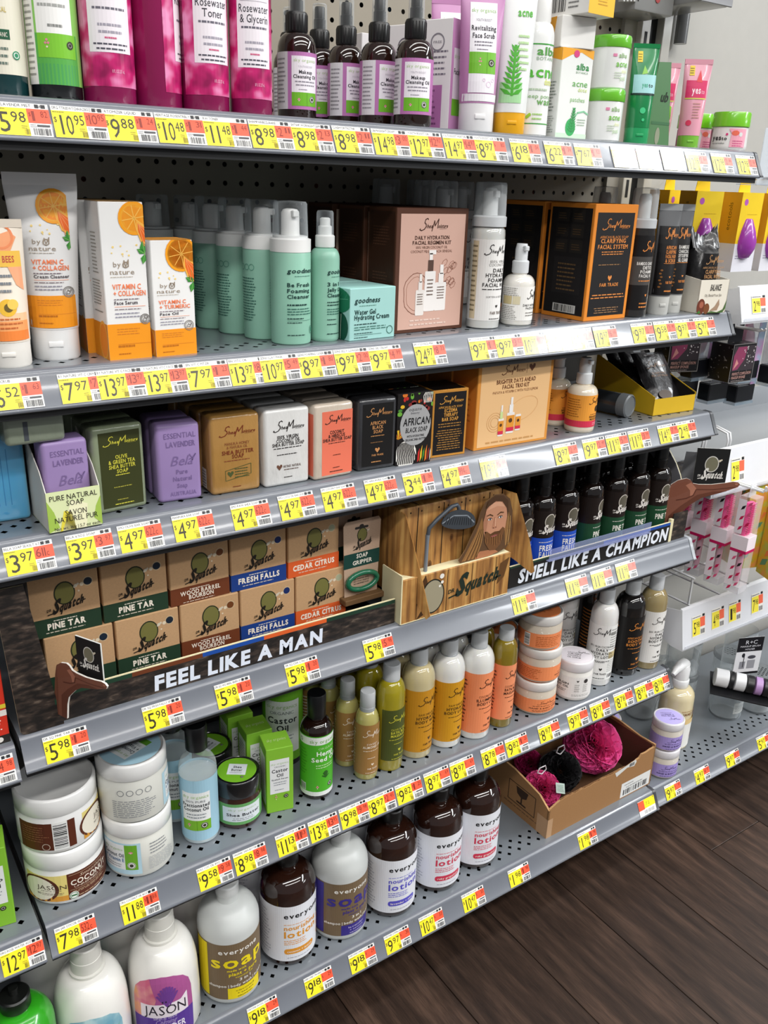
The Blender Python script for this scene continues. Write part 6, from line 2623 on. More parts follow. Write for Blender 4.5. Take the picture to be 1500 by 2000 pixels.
def s5():
    wg = mat('#eeeeec', 'gloss')
    # coconut jars
    BR = '#5a2c1c'

    def coco(p):
        p.R(-.02, 0, .42, 1, '#e9d783', 1)
        p.R(-.02, 0, .42, .2, '#d99a3c', 2)
        p.E(.14, .47, .2, .5, BR, 2, 24)
        p.E(.135, .47, .17, .44, '#f0e9d8', 3, 24)
        p.R(.42, 0, 1.05, 1, BR, 1)
        p.T('JASON', .12, .41, .47, .16, '#4a3a2c', 0, 0, 4)
        p.E(.28, .66, .008, .02, '#4a3a2c', 4, 8)
        p.E(.31, .66, .008, .02, '#4a3a2c', 4, 8)
        p.T('SINCE 1959', .16, .36, .4, .035, '#6a5a4a', 0, 0, 4)
        p.T('NO', .12, .16, .27, .07, '#4a3a2c', 1, 0, 4)
        p.M(.17, .4, .25, .35, 2, '#7a6a5a', 4)
        p.T('Smoothing', .54, .82, .78, .1, '#d9c9b0', 0, .4, 3)
        p.T('COCONUT', .45, .88, .53, .19, '#efe8da', 1, 0, 3)
        p.T('UNREFINED OIL', .48, .84, .42, .07, '#e0d3c0', 0, 0, 3)
        for q in ((.44, .93, .92, .93), (.92, .93, .92, .36), (.44, .36, .92, .36)):
            p.S([(q[0], q[1]), (q[2], q[3])], .012, '#c9b08f', 3)
        p.M(.46, .86, .22, .32, 2, '#c9b08f', 3)
        seal(p, .47, .14, .045)
        # back panel
        p.R(-.66, .0, -.1, 1, BR, 1)
        p.B(-.3, -.18, .06, .92, '#222222', '#efefec', 3, False)
        p.M(-.62, -.34, .3, .9, 7, '#8a5a40', 3)
        p.ring(-.38, .14, .035, .02, '#cfc0b0', 3)
        p.M(.52, .9, .05, .12, 1, '#c9b08f', 3)
    t = jar('lower white jar with brown coconut label, bottom of its stack', 'white jars with brown coconut label', .047, .0876, z5, 0, .0515, .084, .026, wg, wg, coco, None, (.008, .05), None, 'white coconut jars')
    dup(t, (.0455, .0885, z5 + .0842), 100, 'upper white coconut jar turned to show its barcode, atop lower jar', 'white coconut jars')
    # coconut oil + vitamin jars

    def vit(p):
        p.R(0, 0, .52, 1, '#b9d9e6', 1)
        p.R(.05, .15, .34, .95, '#eef0f0', 2)
        p.R(.34, .15, .48, .95, '#6fae2f', 2)
        p.T('sky organics', .07, .32, .76, .07, '#9dbf7c', 0, 0, 3)
        p.T('Coconut Oil', .06, .33, .55, .11, '#2b3a4a', 1, 0, 3)
        p.T('+ Vitamin E', .06, .33, .4, .11, '#2f6a9a', 1, 0, 3)
        p.M(.08, .31, .2, .34, 2, '#8a9098', 3)
        flower(p, .41, .7, .025)
        leaf_seal(p, .41, .3, .045)
        p.M(.62, .85, .55, .95, 4, '#8f9296', 3)
        p.M(.6, .98, .08, .5, 9, '#a9acb0', 3)
        p.M(-.6, -.1, .05, .6, 9, '#8d9095', 3)
        for i in range(4):
            p.ring(-.5 + .1 * i, .82, .035, .014, '#777b80', 3)

    def vtop(p):
        p.E(.5, .5, .48, None, '#a9cfe0', 1, 36)
        p.R(.3, .22, .72, .78, '#e6ebec', 2)
        p.T('sky organics', .33, .69, .68, .05, '#8fb072', 0, 0, 3)
        p.T('Coconut Oil', .32, .7, .55, .07, '#2b3a4a', 1, 0, 3)
        p.T('+ Vitamin E', .32, .7, .45, .07, '#2b3a4a', 1, 0, 3)
        p.M(.36, .66, .38, .43, 2, '#7d838a', 3)
        p.R(.3, .22, .72, .34, '#5f9f2f', 3)
        leaf_seal(p, .62, .28, .04)
    t = jar('lower frosted coconut oil jar with pale blue label in its stack', 'frosted coconut oil jars', .1455, .0765, z5, -18, .0467, .092, .024, mat('#dcdcd4', 'frost'), wg, vit, None, (.008, .06), vtop, 'frosted coconut oil jars')
    dup(t, (.1445, .0775, z5 + .0922), 112, 'upper frosted coconut oil jar with blue round lid label', 'frosted coconut oil jars')
    # fractionated oil bottles

    def frac(p):
        p.R(-.4, 0, 1.4, 1, '#a3cbdd', 1)
        p.R(.22, .28, .82, .8, '#eef0ef', 2)
        p.R(.22, .17, .82, .34, '#78b32d', 3)
        p.R(.53, .17, .535, .34, '#4f8a22', 4)
        p.T('sky organics', .25, .79, .71, .05, '#a9c98a', 0, 0, 4)
        p.T('100% PURE', .32, .72, .64, .035, '#6b7076', 0, 0, 4)
        p.T('Fractionated', .24, .8, .57, .055, '#23282e', 1, 0, 4)
        p.T('Coconut Oil', .26, .78, .5, .055, '#23282e', 1, 0, 4)
        p.M(.3, .74, .37, .47, 2, '#8a9098', 4, True)
        flower(p, .37, .24, .035)
        leaf_seal(p, .68, .255, .07)
    G = 'clear oil bottles with pale blue labels'
    t = thing('oil_bottle', 'front clear oil bottle with pale blue label and black cap', 'bottle', (.2362, .0734, z5), -36, G, 'clear oil bottle with blue label')
    a = MB()
    a.lathe([(.024, 0), (.0262, .002), (.027, .006), (.027, .108)], mat('#c9d6da', 'liquid', '#9fb0b4'), 36)
    a.build('liquid', t)
    a = MB()
    a.lathe([(.027, .108), (.027, .118)] + arcpts(.027, .118, .0115, .14) + [(.0115, .152)], mat('#dfe6e6', 'clear'), 36, cap=(False, False))
    a.build('body', t)
    a = MB()
    a.lathe([(.0148, .15), (.0155, .151), (.0155, .187), (.0145, .189)], mat('#111214', 'satin'), 28)
    a.build('cap', t)
    wrap(t, .0271, .008, .112, '#a3cbdd', frac)
    dup(t, (.2225, .1345, z5), -30, 'clear oil bottle with pale blue label behind the front one', G)
    # shea butter jars

    def shea(p):
        p.R(-.5, 0, 1.5, 1, '#6aa864', 1)
        p.R(-.12, .05, .22, .95, '#e9eaea', 2)
        p.M(-.08, .18, .2, .85, 6, '#9a9da0', 3)
        p.R(.3, .15, .98, .86, '#dfe6ea', 2)
        p.T('sky organics', .4, .88, .68, .09, '#a5c293', 0, 0, 3)
        p.T('Shea Butter', .37, .95, .42, .13, '#23282e', 1, 0, 3)
        p.M(.42, .88, .2, .36, 2, '#8a9098', 3, True)

    def stop(p):
        p.E(.5, .5, .46, None, '#79b82c', 1, 36)
        p.R(.28, .32, .72, .72, '#e3e8ec', 2)
        p.T('Shea', .4, .6, .56, .08, '#23282e', 1, 0, 3)
        p.T('Butter', .37, .63, .45, .08, '#23282e', 1, 0, 3)
        p.M(.34, .66, .36, .42, 2, '#7d838a', 3)
        leaf_seal(p, .66, .24, .035)
    G = 'dark jars with lime lid labels'
    t = jar('front dark jar with lime green lid label and pale label', 'dark jar with lime lid label', .299, .0785, z5, -34, .0348, .083, .028, mat('#3a211a', 'gloss'), mat('#151516', 'gloss'), shea, None, (.01, .047), stop, G)
    dup(t, (.289, .157, z5), 25, 'rear dark jar with lime green lid label in shadow', G)
    # castor cartons

    def cast(p):
        p.R(.13, .3, .85, .83, '#e9eaea', 1)
        p.T('sky organics', .17, .82, .75, .03, '#a9c98a', 0, 0, 2)
        p.T('ORGANIC', .3, .72, .705, .02, '#6b7076', 0, 0, 2)
        p.T('Castor', .2, .8, .63, .05, '#23282e', 1, 0, 2)
        p.T('Oil', .38, .62, .555, .05, '#23282e', 1, 0, 2)
        p.T('Eyelash Serum', .2, .8, .51, .022, '#3a4046', 1, 0, 2)
        p.M(.24, .76, .42, .49, 2, '#8a9098', 2, True)
        p.M(.3, .7, .34, .37, 1, '#8a9098', 2)
        flower(p, .35, .21, .05)
        leaf_seal(p, .72, .24, .08)

    def cside(p):
        p.R(.15, .1, .85, .86, '#dfe6d3', 1)
        p.M(.2, .8, .15, .8, 14, '#8f9a86', 2)
    G = 'lime green oil cartons in a slanting row'
    lime = mat('#86bf35', 'paper')
    t = thing('oil_carton', 'front lime green carton with white castor oil panel', 'carton', (.361, .072, z5), -13, G, 'lime green carton')
    carton(t, .0415, .042, .1156, lime, cast, cside, lambda p: p.T('sky organics', .15, .85, .45, .16, '#c9dba0', 0, .1, 2))
    dup(t, (.3515, .1245, z5), -6, 'lime green carton second from the front of its slanting row', G)
    dup(t, (.345, .179, z5), -4, 'lime green carton at the back of its slanting row', G)
    # castor oil bottle and hemp bottle

    def cbot(p):
        p.R(-.4, 0, 1.4, 1, '#6fb32c', 1)
        p.R(.15, .12, .85, .84, '#dde2dd', 2)
        p.T('sky organics', .2, .8, .74, .05, '#8fb56a', 0, 0, 3)
        p.T('ORGANIC', .27, .73, .66, .04, '#6b7076', 0, 0, 3)
        p.T('Castor', .22, .8, .54, .08, '#23282e', 1, 0, 3)
        p.T('Oil', .4, .62, .43, .08, '#23282e', 1, 0, 3)
        p.M(.26, .74, .3, .39, 2, '#8a9098', 3, True)
    t = thing('oil_bottle', 'large dark oil bottle with green label behind the lime cartons', 'bottle', (.425, .172, z5), -30, short=None)
    a = MB()
    a.lathe(boston(.033, .15, .18, .013, .2), mat('#1c1411', 'liquid', '#0b0807'), 36)
    a.build('body', t)
    disc_cap(.0165, .195, .22, mat('#121213', 'satin'), t)
    wrap(t, .0331, .012, .148, '#6fb32c', cbot)

    def hemp(p):
        p.R(-.5, 0, 1.5, 1, '#4fae2a', 1)
        p.R(-.5, .86, 1.5, .985, '#e6e9e6', 2)
        p.R(-.5, 0, 1.5, .07, '#e6e9e6', 2)
        p.ring(.08, .92, .04, .01, '#8a9098', 3)
        p.T('sky organics', .32, 1.0, .89, .055, '#6fae3a', 0, 0, 3)
        p.T('ORGANIC', .52, .98, .78, .035, '#bfe0a8', 0, 0, 3)
        p.T('Hemp', .48, .92, .68, .07, '#eef2ea', 1, 0, 3)
        p.T('Seed Oil', .36, 1.02, .58, .07, '#eef2ea', 1, 0, 3)
        p.M(.44, .95, .46, .54, 2, '#bfe0a8', 3, True)
        for g in (50, 70, 90, 110, 130, 20, 160):
            g = math.radians(g)
            p.S([(.7, .3), (.7 + .09 * math.cos(g), .3 + .11 * math.sin(g))], .018, '#2c5f1f', 3)
        p.B(.05, .2, .09, .19, '#2a4a22', '#e6e9e6', 3)
        flower(p, .5, .13, .035)
        leaf_seal(p, .82, .17, .06)
        p.M(-.1, .25, .35, .8, 9, '#3f8f22', 3)
    t = thing('oil_bottle', 'dark bottle with bright green hemp label and black cap', 'bottle', (.4281, .0664, z5), -26, short='bright green hemp bottle')
    a = MB()
    a.lathe([(.0235, 0), (.025, .002), (.0254, .005), (.0254, .115)] + arcpts(.0254, .115, .0115, .136) + [(.0115, .142)], mat('#1d0f0b', 'liquid', '#0b0605'), 36)
    a.build('body', t)
    a = MB()
    a.lathe([(.0138, .14), (.0145, .141), (.0145, .178), (.0135, .18)], mat('#111214', 'satin'), 28)
    a.build('cap', t)
    wrap(t, .0255, .008, .117, '#4fae2a', hemp)
    # sheabutter family
    W_ = '#e6d8c6'
    G = 'small almond oil bottles with brown labels'
    t = sm_bottle('front small almond oil bottle with brown label', 'small brown labelled oil bottle', .5173, .0597, -20, .0198, .095, 0, '#b9b06a', '#9c7440', W_, [('SWEET', .42, .8), ('ALMOND OIL', .3, .95)], (.012, .105), .1577, .0125, liq2='#8f8648', grp=G, name='oil_bottle')
    for k, (x, y) in enumerate([(.508, .105), (.499, .15), (.49, .195)]):
        dup(t, (x, y, z5), -20 + 30 * k, 'small almond oil bottle with brown label, %s in its row' % ORD[k], G)
    G = 'olive massage oil bottles'
    t = sm_bottle('front yellow oil bottle with dark olive label', 'yellow oil bottle', .5635, .0618, -8, .0238, .135, 0, '#a89a22', '#4a5224', '#c9c23f', [('OLIVE & GREEN', .36, .9), ('BATH, BODY &', .36, .98), ('MASSAGE OIL', .36, .98)], (.022, .118), .1923, .0142, 120, liq2='#6f6512', grp=G, name='oil_bottle')
    dup(t, (.556, .1145, z5), 10, 'yellow oil bottle with olive label standing behind the front one', G)
    dup(t, (.5475, .168, z5), 30, 'yellow oil bottle with olive label at the back in shade', G)
    S1 = [('RAW SHEA BUTTER', .32, .88), ('HYDRATING', .27, .92), ('BODY WASH', .25, .92)]
    G = 'ochre labelled raw shea bottles'
    t = sm_bottle('cloudy bottle with ochre body wash label', 'ochre labelled body wash bottle', .6235, .069, -2, .0279, .142, 0, '#cdbf95', '#c58a22', '#4a3418', S1, (.014, .132), liq2='#b3a67c')
    dup(t, (.6165, .1305, z5), 20, 'cloudy ochre labelled body wash bottle in second row')
    S2 = [('RAW SHEA BUTTER', .32, .88), ('HYDRATING', .27, .92), ('BODY LOTION', .22, .95)]
    t = sm_bottle('white lotion bottle with deep ochre label', 'ochre labelled lotion bottle', .6847, .0665, -2, .0283, .142, 0, '#e9e8e3', '#cf9420', '#4a3418', S2, (.014, .13), liq2='#cfcec9')
    dup(t, (.6775, .1285, z5), 20, 'white lotion bottle with deep ochre label in second row')
    S3_ = [('COCONUT & HIBISCUS', .3, .92), ('ILLUMINATING', .25, 1.0), ('BODY LOTION', .27, .98)]
    t = sm_bottle('white lotion bottle with coral label', 'coral labelled lotion bottle', .7437, .0596, 2, .0288, .142, 0, '#e9e8e3', '#ee8f60', '#4a2c20', S3_, (.014, .132), liq2='#cfcec9')
    dup(t, (.7375, .1215, z5), 20, 'white lotion bottle with coral label in second row')
    G = 'amber massage oil bottles with coral labels'
    t = sm_bottle('slender amber oil bottle with coral label', 'amber coral labelled oil bottle', .8028, .0563, 0, .0221, .142, 0, '#8f7a22', '#ee9468', '#4a2c20', [('COCONUT & HIBISCUS', .3, .95), ('BATH, BODY &', .3, .95), ('MASSAGE OIL', .28, .98)], (.018, .128), .1917, .0138, liq2='#5a4c10', name='oil_bottle')
    dup(t, (.7955, .108, z5), 20, 'slender amber oil bottle with coral label in second row')
    # coral scrub jars, three high

    def scrub(p):
        p.R(-1, 0, 2, 1, '#ee8f5c', 1)
        p.SM(.5, .88, .62, .22, '#4a2c20')
        p.M(.42, .95, .46, .54, 1, '#4a2c20', 3)
        p.T('HAND & BODY SCRUB', .36, .98, .28, .09, '#4a2c20', 1, 0, 3)
        p.M(.42, .92, .08, .2, 2, '#4a2c20', 3)
        p.M(-.4, .1, .12, .85, 6, '#b9622f', 3)
        p.B(-.62, -.52, .14, .86, '#2a2a2e', '#eef0ee', 3, False)
        p.M(-1, -.7, .15, .85, 6, '#b9622f', 3)
    G = 'coral labelled scrub jars stacked three high'
    cl = mat('#cfc3b2', 'speck', '#efe9dd')
    t = jar('bottom coral labelled scrub jar of the stack of three', 'stacked coral scrub jars', .896, .0647, z5, -36, .0389, .0665, .017, cl, mat('#d9d6d2', 'frost'), scrub, None, (.006, .034), lambda p: (p.E(.5, .5, .48, None, '#ef8a52', 1, 36), p.SM(.3, .7, .55, .12, '#8a3f20'), p.M(.3, .7, .3, .45, 3, '#a8542c', 2)), G, 'scrub_jar')
    dup(t, (.8985, .064, z5 + .0667), 24, 'middle coral labelled scrub jar of the stack of three', G)
    dup(t, (.8945, .067, z5 + .1334), 82, 'topmost coral labelled scrub jar showing its barcode', G)
    dup(t, (.872, .15, z5), 24, 'coral labelled scrub jar low in the second row', G)
    dup(t, (.872, .151, z5 + .0667), 30, 'coral labelled scrub jar upper one in the second row', G)

    def vco(p):
        p.R(-1, 0, 2, 1, '#e9e6e3', 1)
        p.T('VIRGIN', .1, .42, .62, .09, '#2b2624', 1, 0, 3)
        p.T('COCONUT OIL', -.15, .42, .48, .09, '#2b2624', 1, 0, 3)
        p.M(-.2, .42, .25, .4, 2, '#6b6865', 3)
        for x in (.6, .78):
            heart(p, x, .82, .05, '#3a3634')
            for k in range(4):
                p.M(x - .06, x + .06, .3 + .1 * k, .38 + .1 * k, 2, '#8a8783', 3)
        p.E(.78, .82, .05, None, '#3a3634', 3, 12)
        p.M(.5, .95, .08, .2, 2, '#a9a6a3', 3)

    def vct(p):
        p.E(.5, .5, .48, None, '#e3dde3', 1, 36)
        p.SM(.5, .9, .64, .13, '#4a4448')
        for i in range(3):
            p.T(('VIRGIN', 'COCONUT', 'OIL SCRUB')[i], .25, .65, .52 - .11 * i, .07, '#4a4448', 1, 0, 2)
        p.M(.25, .7, .62, .68, 1, '#6a6468', 2)
    jar('single white coconut scrub jar with pale lilac lid', 'white scrub jar with lilac lid', .9876, .0563, z5, -48, .0346, .082, .02, mat('#e6e3dd', 'frost'), mat('#dcd9dc', 'frost'), vco, None, (.008, .052), vct, None, 'scrub_jar')
    K = '#33302f'
    L1 = [('100% VIRGIN COCONUT OIL', .25, .95), ('DAILY', .44, .78), ('HYDRATION', .3, .92), ('BODY LOTION', .25, .98)]
    t = sm_bottle('white lotion bottle turned to show its back text', 'turned white lotion bottle', 1.0633, .0631, -24, .0263, .142, 0, '#ecebe8', '#ecebe8', K, L1, (.014, .132), liq2='#d3d2cf', back=True, hz=.9)
    dup(t, (1.047, .152, z5), 8, 'white lotion bottle in shadow behind the lilac lidded jar')
    t = sm_bottle('black body wash bottle with copper writing', 'black body wash bottle', 1.139, .0645, -14, .0298, .142, 0, '#191716', '#171514', '#d98a3f', [('AFRICAN BLACK SOAP', .28, .95), ('SOOTHING', .3, .92), ('BODY WASH', .27, .95)], (.014, .13), liq2='#0b0a0a')
    dup(t, (1.125, .135, z5), 8, 'black body wash bottle in second row by the upright')
    t = sm_bottle('pale amber body wash bottle with white label at shelf end', 'pale amber body wash bottle', 1.1965, .055, -16, .0265, .142, 0, '#a5946a', '#eae8e4', K, [('100% VIRGIN COCONUT OIL', .25, .95), ('DAILY', .44, .78), ('HYDRATION', .3, .92), ('BODY WASH', .28, .95)], (.016, .13), liq2='#7f7048')
    # left bay carton

    def rose(p):
        p.R(0, .3, .9, .78, '#e6e9e6', 1)
        p.T('ORGANIC', .4, .82, .68, .025, '#6b7076', 0, 0, 2)
        p.T('Rosehip', .2, .86, .59, .045, '#23282e', 1, 0, 2)
        p.T('Oil', .52, .8, .51, .045, '#23282e', 1, 0, 2)
        p.M(.3, .85, .4, .48, 2, '#8a9098', 2)
        leaf_seal(p, .78, .24, .06)
    t = thing('oil_carton', 'lime green rosehip carton cut by the left picture edge', 'carton', (-.054, .07, z5), -8, short='lime green rosehip carton')
    carton(t, .056, .045, .122, lime, rose)


# ------------------------------------------------------------------ lowest shelf
def s6():
    # white pump-less bath bottles
    def ovoid(R):
        pts = [(R - .006, 0), (R - .002, .002), (R, .008), (R * 1.01, .06), (R * .99, .09)]
        for i in range(1, 11):
            g = i / 10 * math.pi / 2
            pts.append((.022 + (R * .99 - .022) * math.cos(g) ** .8, .09 + .072 * math.sin(g)))
        return pts + [(.021, .166)]

    def bath(label, short, x, y, rz, arch, R=.0515):
        t = thing('bath_bottle', label, 'bottle', (x, y, z6), rz, 'white bath bottles with sloping shoulders', short)
        a = MB()
        a.lathe(ovoid(R), mat('#eceae4', 'gloss'), 44)
        a.build('body', t, 50)
        a = MB()
        a.lathe([(.0235, .162), (.0245, .163), (.0245, .1665), (.0215, .1675), (.0212, .186), (.0206, .1865), (.0206, .207), (.019, .2085)], mat('#dedcd4', 'satin'), 36)
        a.build('cap', t)
        def rad(v):
            P_ = ovoid(R)
            for (r0, a0), (r1, a1) in zip(P_, P_[1:]):
                if a0 <= v <= a1:
                    return r0 + (r1 - r0) * (v - a0) / (a1 - a0)
            return R
        S = (lambda u, v, o: ((rad(v) + .0004 + o) * math.sin(u / R), -(rad(v) + .0004 + o) * math.cos(u / R), v)), R * .15, .012
        p = Print(S, -.046, .006, .092, .138)
        arch(p)
        p.mb.build('label', t, 40)
        return t

    def lavn(p):
        out = [(0, 0), (0, .62), (.04, .74), (.14, .82), (.3, .87), (.5, .89), (.7, .87), (.86, .82), (.96, .74), (1, .62), (1, 0)]
        p.P(out, '#a9558f', 1)
        p.P([(0, .36), (0, .62), (.04, .74), (.14, .82), (.3, .87), (.4, .6), (.3, .36)], mat('#d88a8f', 'wash', '#e6a56f', '#c9627f'), 2)
        p.R(0, 0, 1, .36, '#5b3a96', 2)
        for g in range(9):
            h = math.radians(40 + 13 * g)
            p.S([(.58, .5), (.58 + .2 * math.cos(h), .5 + .26 * math.sin(h))], .025, '#6f3f8f', 3)
        p.T('JASON', .2, .86, .4, .12, '#2b2430', 0, 0, 4)
        p.E(.5, .57, .012, .014, '#2b2430', 4, 8)
        p.E(.55, .57, .012, .014, '#2b2430', 4, 8)
        p.P([(.14, .36), (.9, .36), (.9, .6), (.78, .54), (.14, .54)], '#e9dfe6', 3)
        p.T('SINCE 1959', .34, .7, .335, .03, '#cfc2dd', 0, 0, 4)
        p.T('Calming', .36, .68, .27, .06, '#b9a5d6', 0, .4, 4)
        p.T('LAVENDER', .2, .84, .16, .09, '#efe8f5', 1, 0, 4)
        p.T('BODY WASH', .3, .74, .08, .05, '#cfc2dd', 0, 0, 4)

    def aloe(p):
        out = [(0, 0), (0, .6), (.05, .7), (.2, .78), (.5, .82), (.8, .78), (.95, .7), (1, .6), (1, 0)]
        p.P(out, mat('#8fb9c4', 'wash', '#b9d6d9', '#6fa5b9'), 1)
        for g in (0, 1, 2, 3):
            p.P([(.45 + .08 * g, .45), (.6 + .12 * g, .74 - .05 * g), (.52 + .08 * g, .45)], ('#4f9a4a', '#6fb35c')[g % 2], 2)
        p.P([(.3, .5), (.5, .56), (.62, .48), (.5, .44)], '#5aa84f', 3)
        p.T('JASON', .2, .82, .25, .12, '#23303a', 0, 0, 3)
    t1 = bath('white sloping bath bottle with purple lavender label', 'white lavender bath bottle', .157, .0503, -22, lavn)
    t2 = bath('white sloping bath bottle with aloe leaf label at lower left', 'white aloe bath bottle', .0508, .0498, -16, aloe)
    dup(t1, (.137, .158, z6), 40, 'white bath bottle with red label edge in the second row')
    dup(t2, (.029, .157, z6), 50, 'white bath bottle in shadow in the second row at left')
    dup(t1, (.246, .175, z6), 60, 'white bath bottle in shadow behind the yellow soap bottle')

    # big soap and lotion bottles
    def big(label, short, x, y, rz, kind, c, l2, grp, zh=.2):
        R = .0475 if kind == 'soap' else .0457
        t = thing('soap_bottle' if kind == 'soap' else 'lotion_bottle', label, 'bottle', (x, y, z6), rz, grp, short)
        bm = mat('#c9ccca', 'frost') if kind == 'soap' else mat('#2a150e', 'liquid', '#0e0705')
        a = MB()
        pts = [(R - .005, 0), (R - .0015, .002), (R, .007), (R, .132)]
        for i in range(1, 9):
            g = i / 8 * math.pi / 2
            pts.append((.0165 + (R - .0165) * math.cos(g), .132 + .038 * math.sin(g)))
        pts += [(.0165, .186)]
        a.lathe(pts, bm, 48)
        a.build('body', t, 50)
        a = MB()
        if kind == 'soap':
            a.lathe([(.0172, .182), (.0178, .183), (.0178, .198), (.016, .2), (.006, .2005), (.006, .222)], mat('#d9dbda', 'satin'), 28)
            a.box(-.011, .011, -.034, .011, .222, .232, mat('#d9dbda', 'satin'), .003)
        else:
            a.lathe([(.0172, .178), (.0178, .179), (.0178, .2), (.016, .202), (.006, .2025), (.006, .222)], mat('#131313', 'satin'), 28)
            a.box(-.011, .011, -.034, .011, .222, .232, mat('#131313', 'satin'), .003)
        a.build('pump', t)

        def soap(p):
            p.R(-.5, 0, 1.5, 1, '#75624a', 1)
            p.R(-.05, .02, .15, .98, c, 2)
            p.T('everyone', .3, .82, .83, .075, '#e9e6df', 1)
            p.T('soap', .2, .92, .58, .2, c, 1, 0, 4)
            p.T('made with', .4, .64, .51, .035, c, 1)
            p.T('plant + pure', .42, .82, .43, .055, c, 1)
            p.T('essential oils', .5, .74, .38, .03, c)
            p.T('3 in 1', .55, .7, .31, .045, '#e9e6df', 1)
            p.T('shampoo | body wash | bubble bath', .16, 1.06, .225, .045, '#e9e6df', 1)
            p.R(.4, 0, .86, .2, c, 2)
            k = '#2b2414' if c[1] > 'a' else '#d9d3ea'
            p.T(l2, .5, .76, .13, .03, k, 0, 0, 3)
            p.T('+ extract', .52, .74, .075, .03, k, 0, 0, 3)
            p.M(.52, .74, .02, .05, 1, k, 3)

        def lotion(p):
            p.R(-.5, 0, 1.5, 1, '#e6e8ee', 1)
            p.T('everyone', .38, .95, .79, .085, '#161618', 1)
            p.M(.38, .8, .665, .69, 1, c)
            p.T('nourishing', .38, .88, .575, .075, c, 1)
            p.T('lotion', .38, .88, .435, .115, c, 1)
            p.M(.38, .72, .3, .4, 3, c)
            p.RR(.38, .13, .83, .23, .04, c, 2)
            p.T(l2, .42, .79, .16, .035, '#f2e9df', 1, 0, 3)
            p.M(.42, .76, .05, .08, 1, '#9a9aa6')
            p.ring(1.0, .62, .05, .015, '#7fb596', 3)
            for yy in (.2, .36, .5):
                p.E(1.02, yy, .055, .07, c, 2, 12)
            p.M(-.2, .2, .1, .9, 14, '#b9bcc6', 3)
        wrap(t, R + .0001, .012, .125 if kind == 'lotion' else .122, '#75624a' if kind == 'soap' else '#e6e8ee', soap if kind == 'soap' else lotion)
        return t
    G1, G2 = 'large frosted soap bottles', 'large dark lotion bottles with white labels'
    a = big('large frosted soap bottle with bold yellow lettering', 'yellow lettered soap bottle', .2655, .0549, -14, 'soap', '#efd81e', 'coconut', G1)
    b = big('large dark lotion bottle with orange lettering', 'orange lettered lotion bottle', .3752, .066, -18, 'lotion', '#e0982f', 'coconut + lemon', G2)
    c = big('large frosted soap bottle with dark purple lettering', 'purple lettered soap bottle', .4738, .065, -12, 'soap', '#3a2f86', 'lavender', G1)
    d = big('large dark lotion bottle with violet blue lettering', 'violet lettered lotion bottle', .5742, .0577, -20, 'lotion', '#5a55c4', 'lavender + aloe', G2)
    e = big('large dark lotion bottle with red lettering, left of two', 'red lettered lotion bottle', .678, .0602, -20, 'lotion', '#d23a55', 'ruby grapefruit', G2)
    dup(e, (.774, .066, z6), -22, 'large dark lotion bottle with red lettering next to the carton', G2)
    for k, (x, y) in enumerate([(.352, .168), (.456, .17), (.56, .162), (.67, .163)]):
        dup(b if k % 2 else e, (x, y, z6), 30, 'large dark lotion bottle deep in the second row, %s' % ('first', 'second', 'third', 'fourth')[k], G2)
    # green pump bottle in the left bay
    t = thing('pump_bottle', 'glossy bright green round bottle with black pump at lower left', 'bottle', (-.047, .03, z6), 0, short='green pump bottle')
    a = MB()
    gm = mat('#2f9a1e', 'gloss')
    a.lathe([(.04, 0), (.0445, .004), (.045, .01), (.045, .135)] + arcpts(.045, .135, .0175, .17, 9) + [(.0175, .178)], gm, 44)
    a.build('body', t, 50)
    a = MB()
    a.lathe([(.019, .174), (.0195, .175), (.0195, .192), (.0175, .194), (.006, .1945), (.006, .205)], mat('#121412', 'satin'), 28)
    a.build('pump', t)
    wrap(t, .0451, .02, .115, '#57a86a', lambda p: [p.M(0, 1, .1 + .13 * i, .16 + .13 * i, 1, '#dfeee0', 2) for i in range(6)])
    t = thing('pump_bottle', 'lime green bottle with black cap at the bottom left corner', 'bottle', (-.028, -.062 + .075, z6), 0) if False else None


s5()
s6()


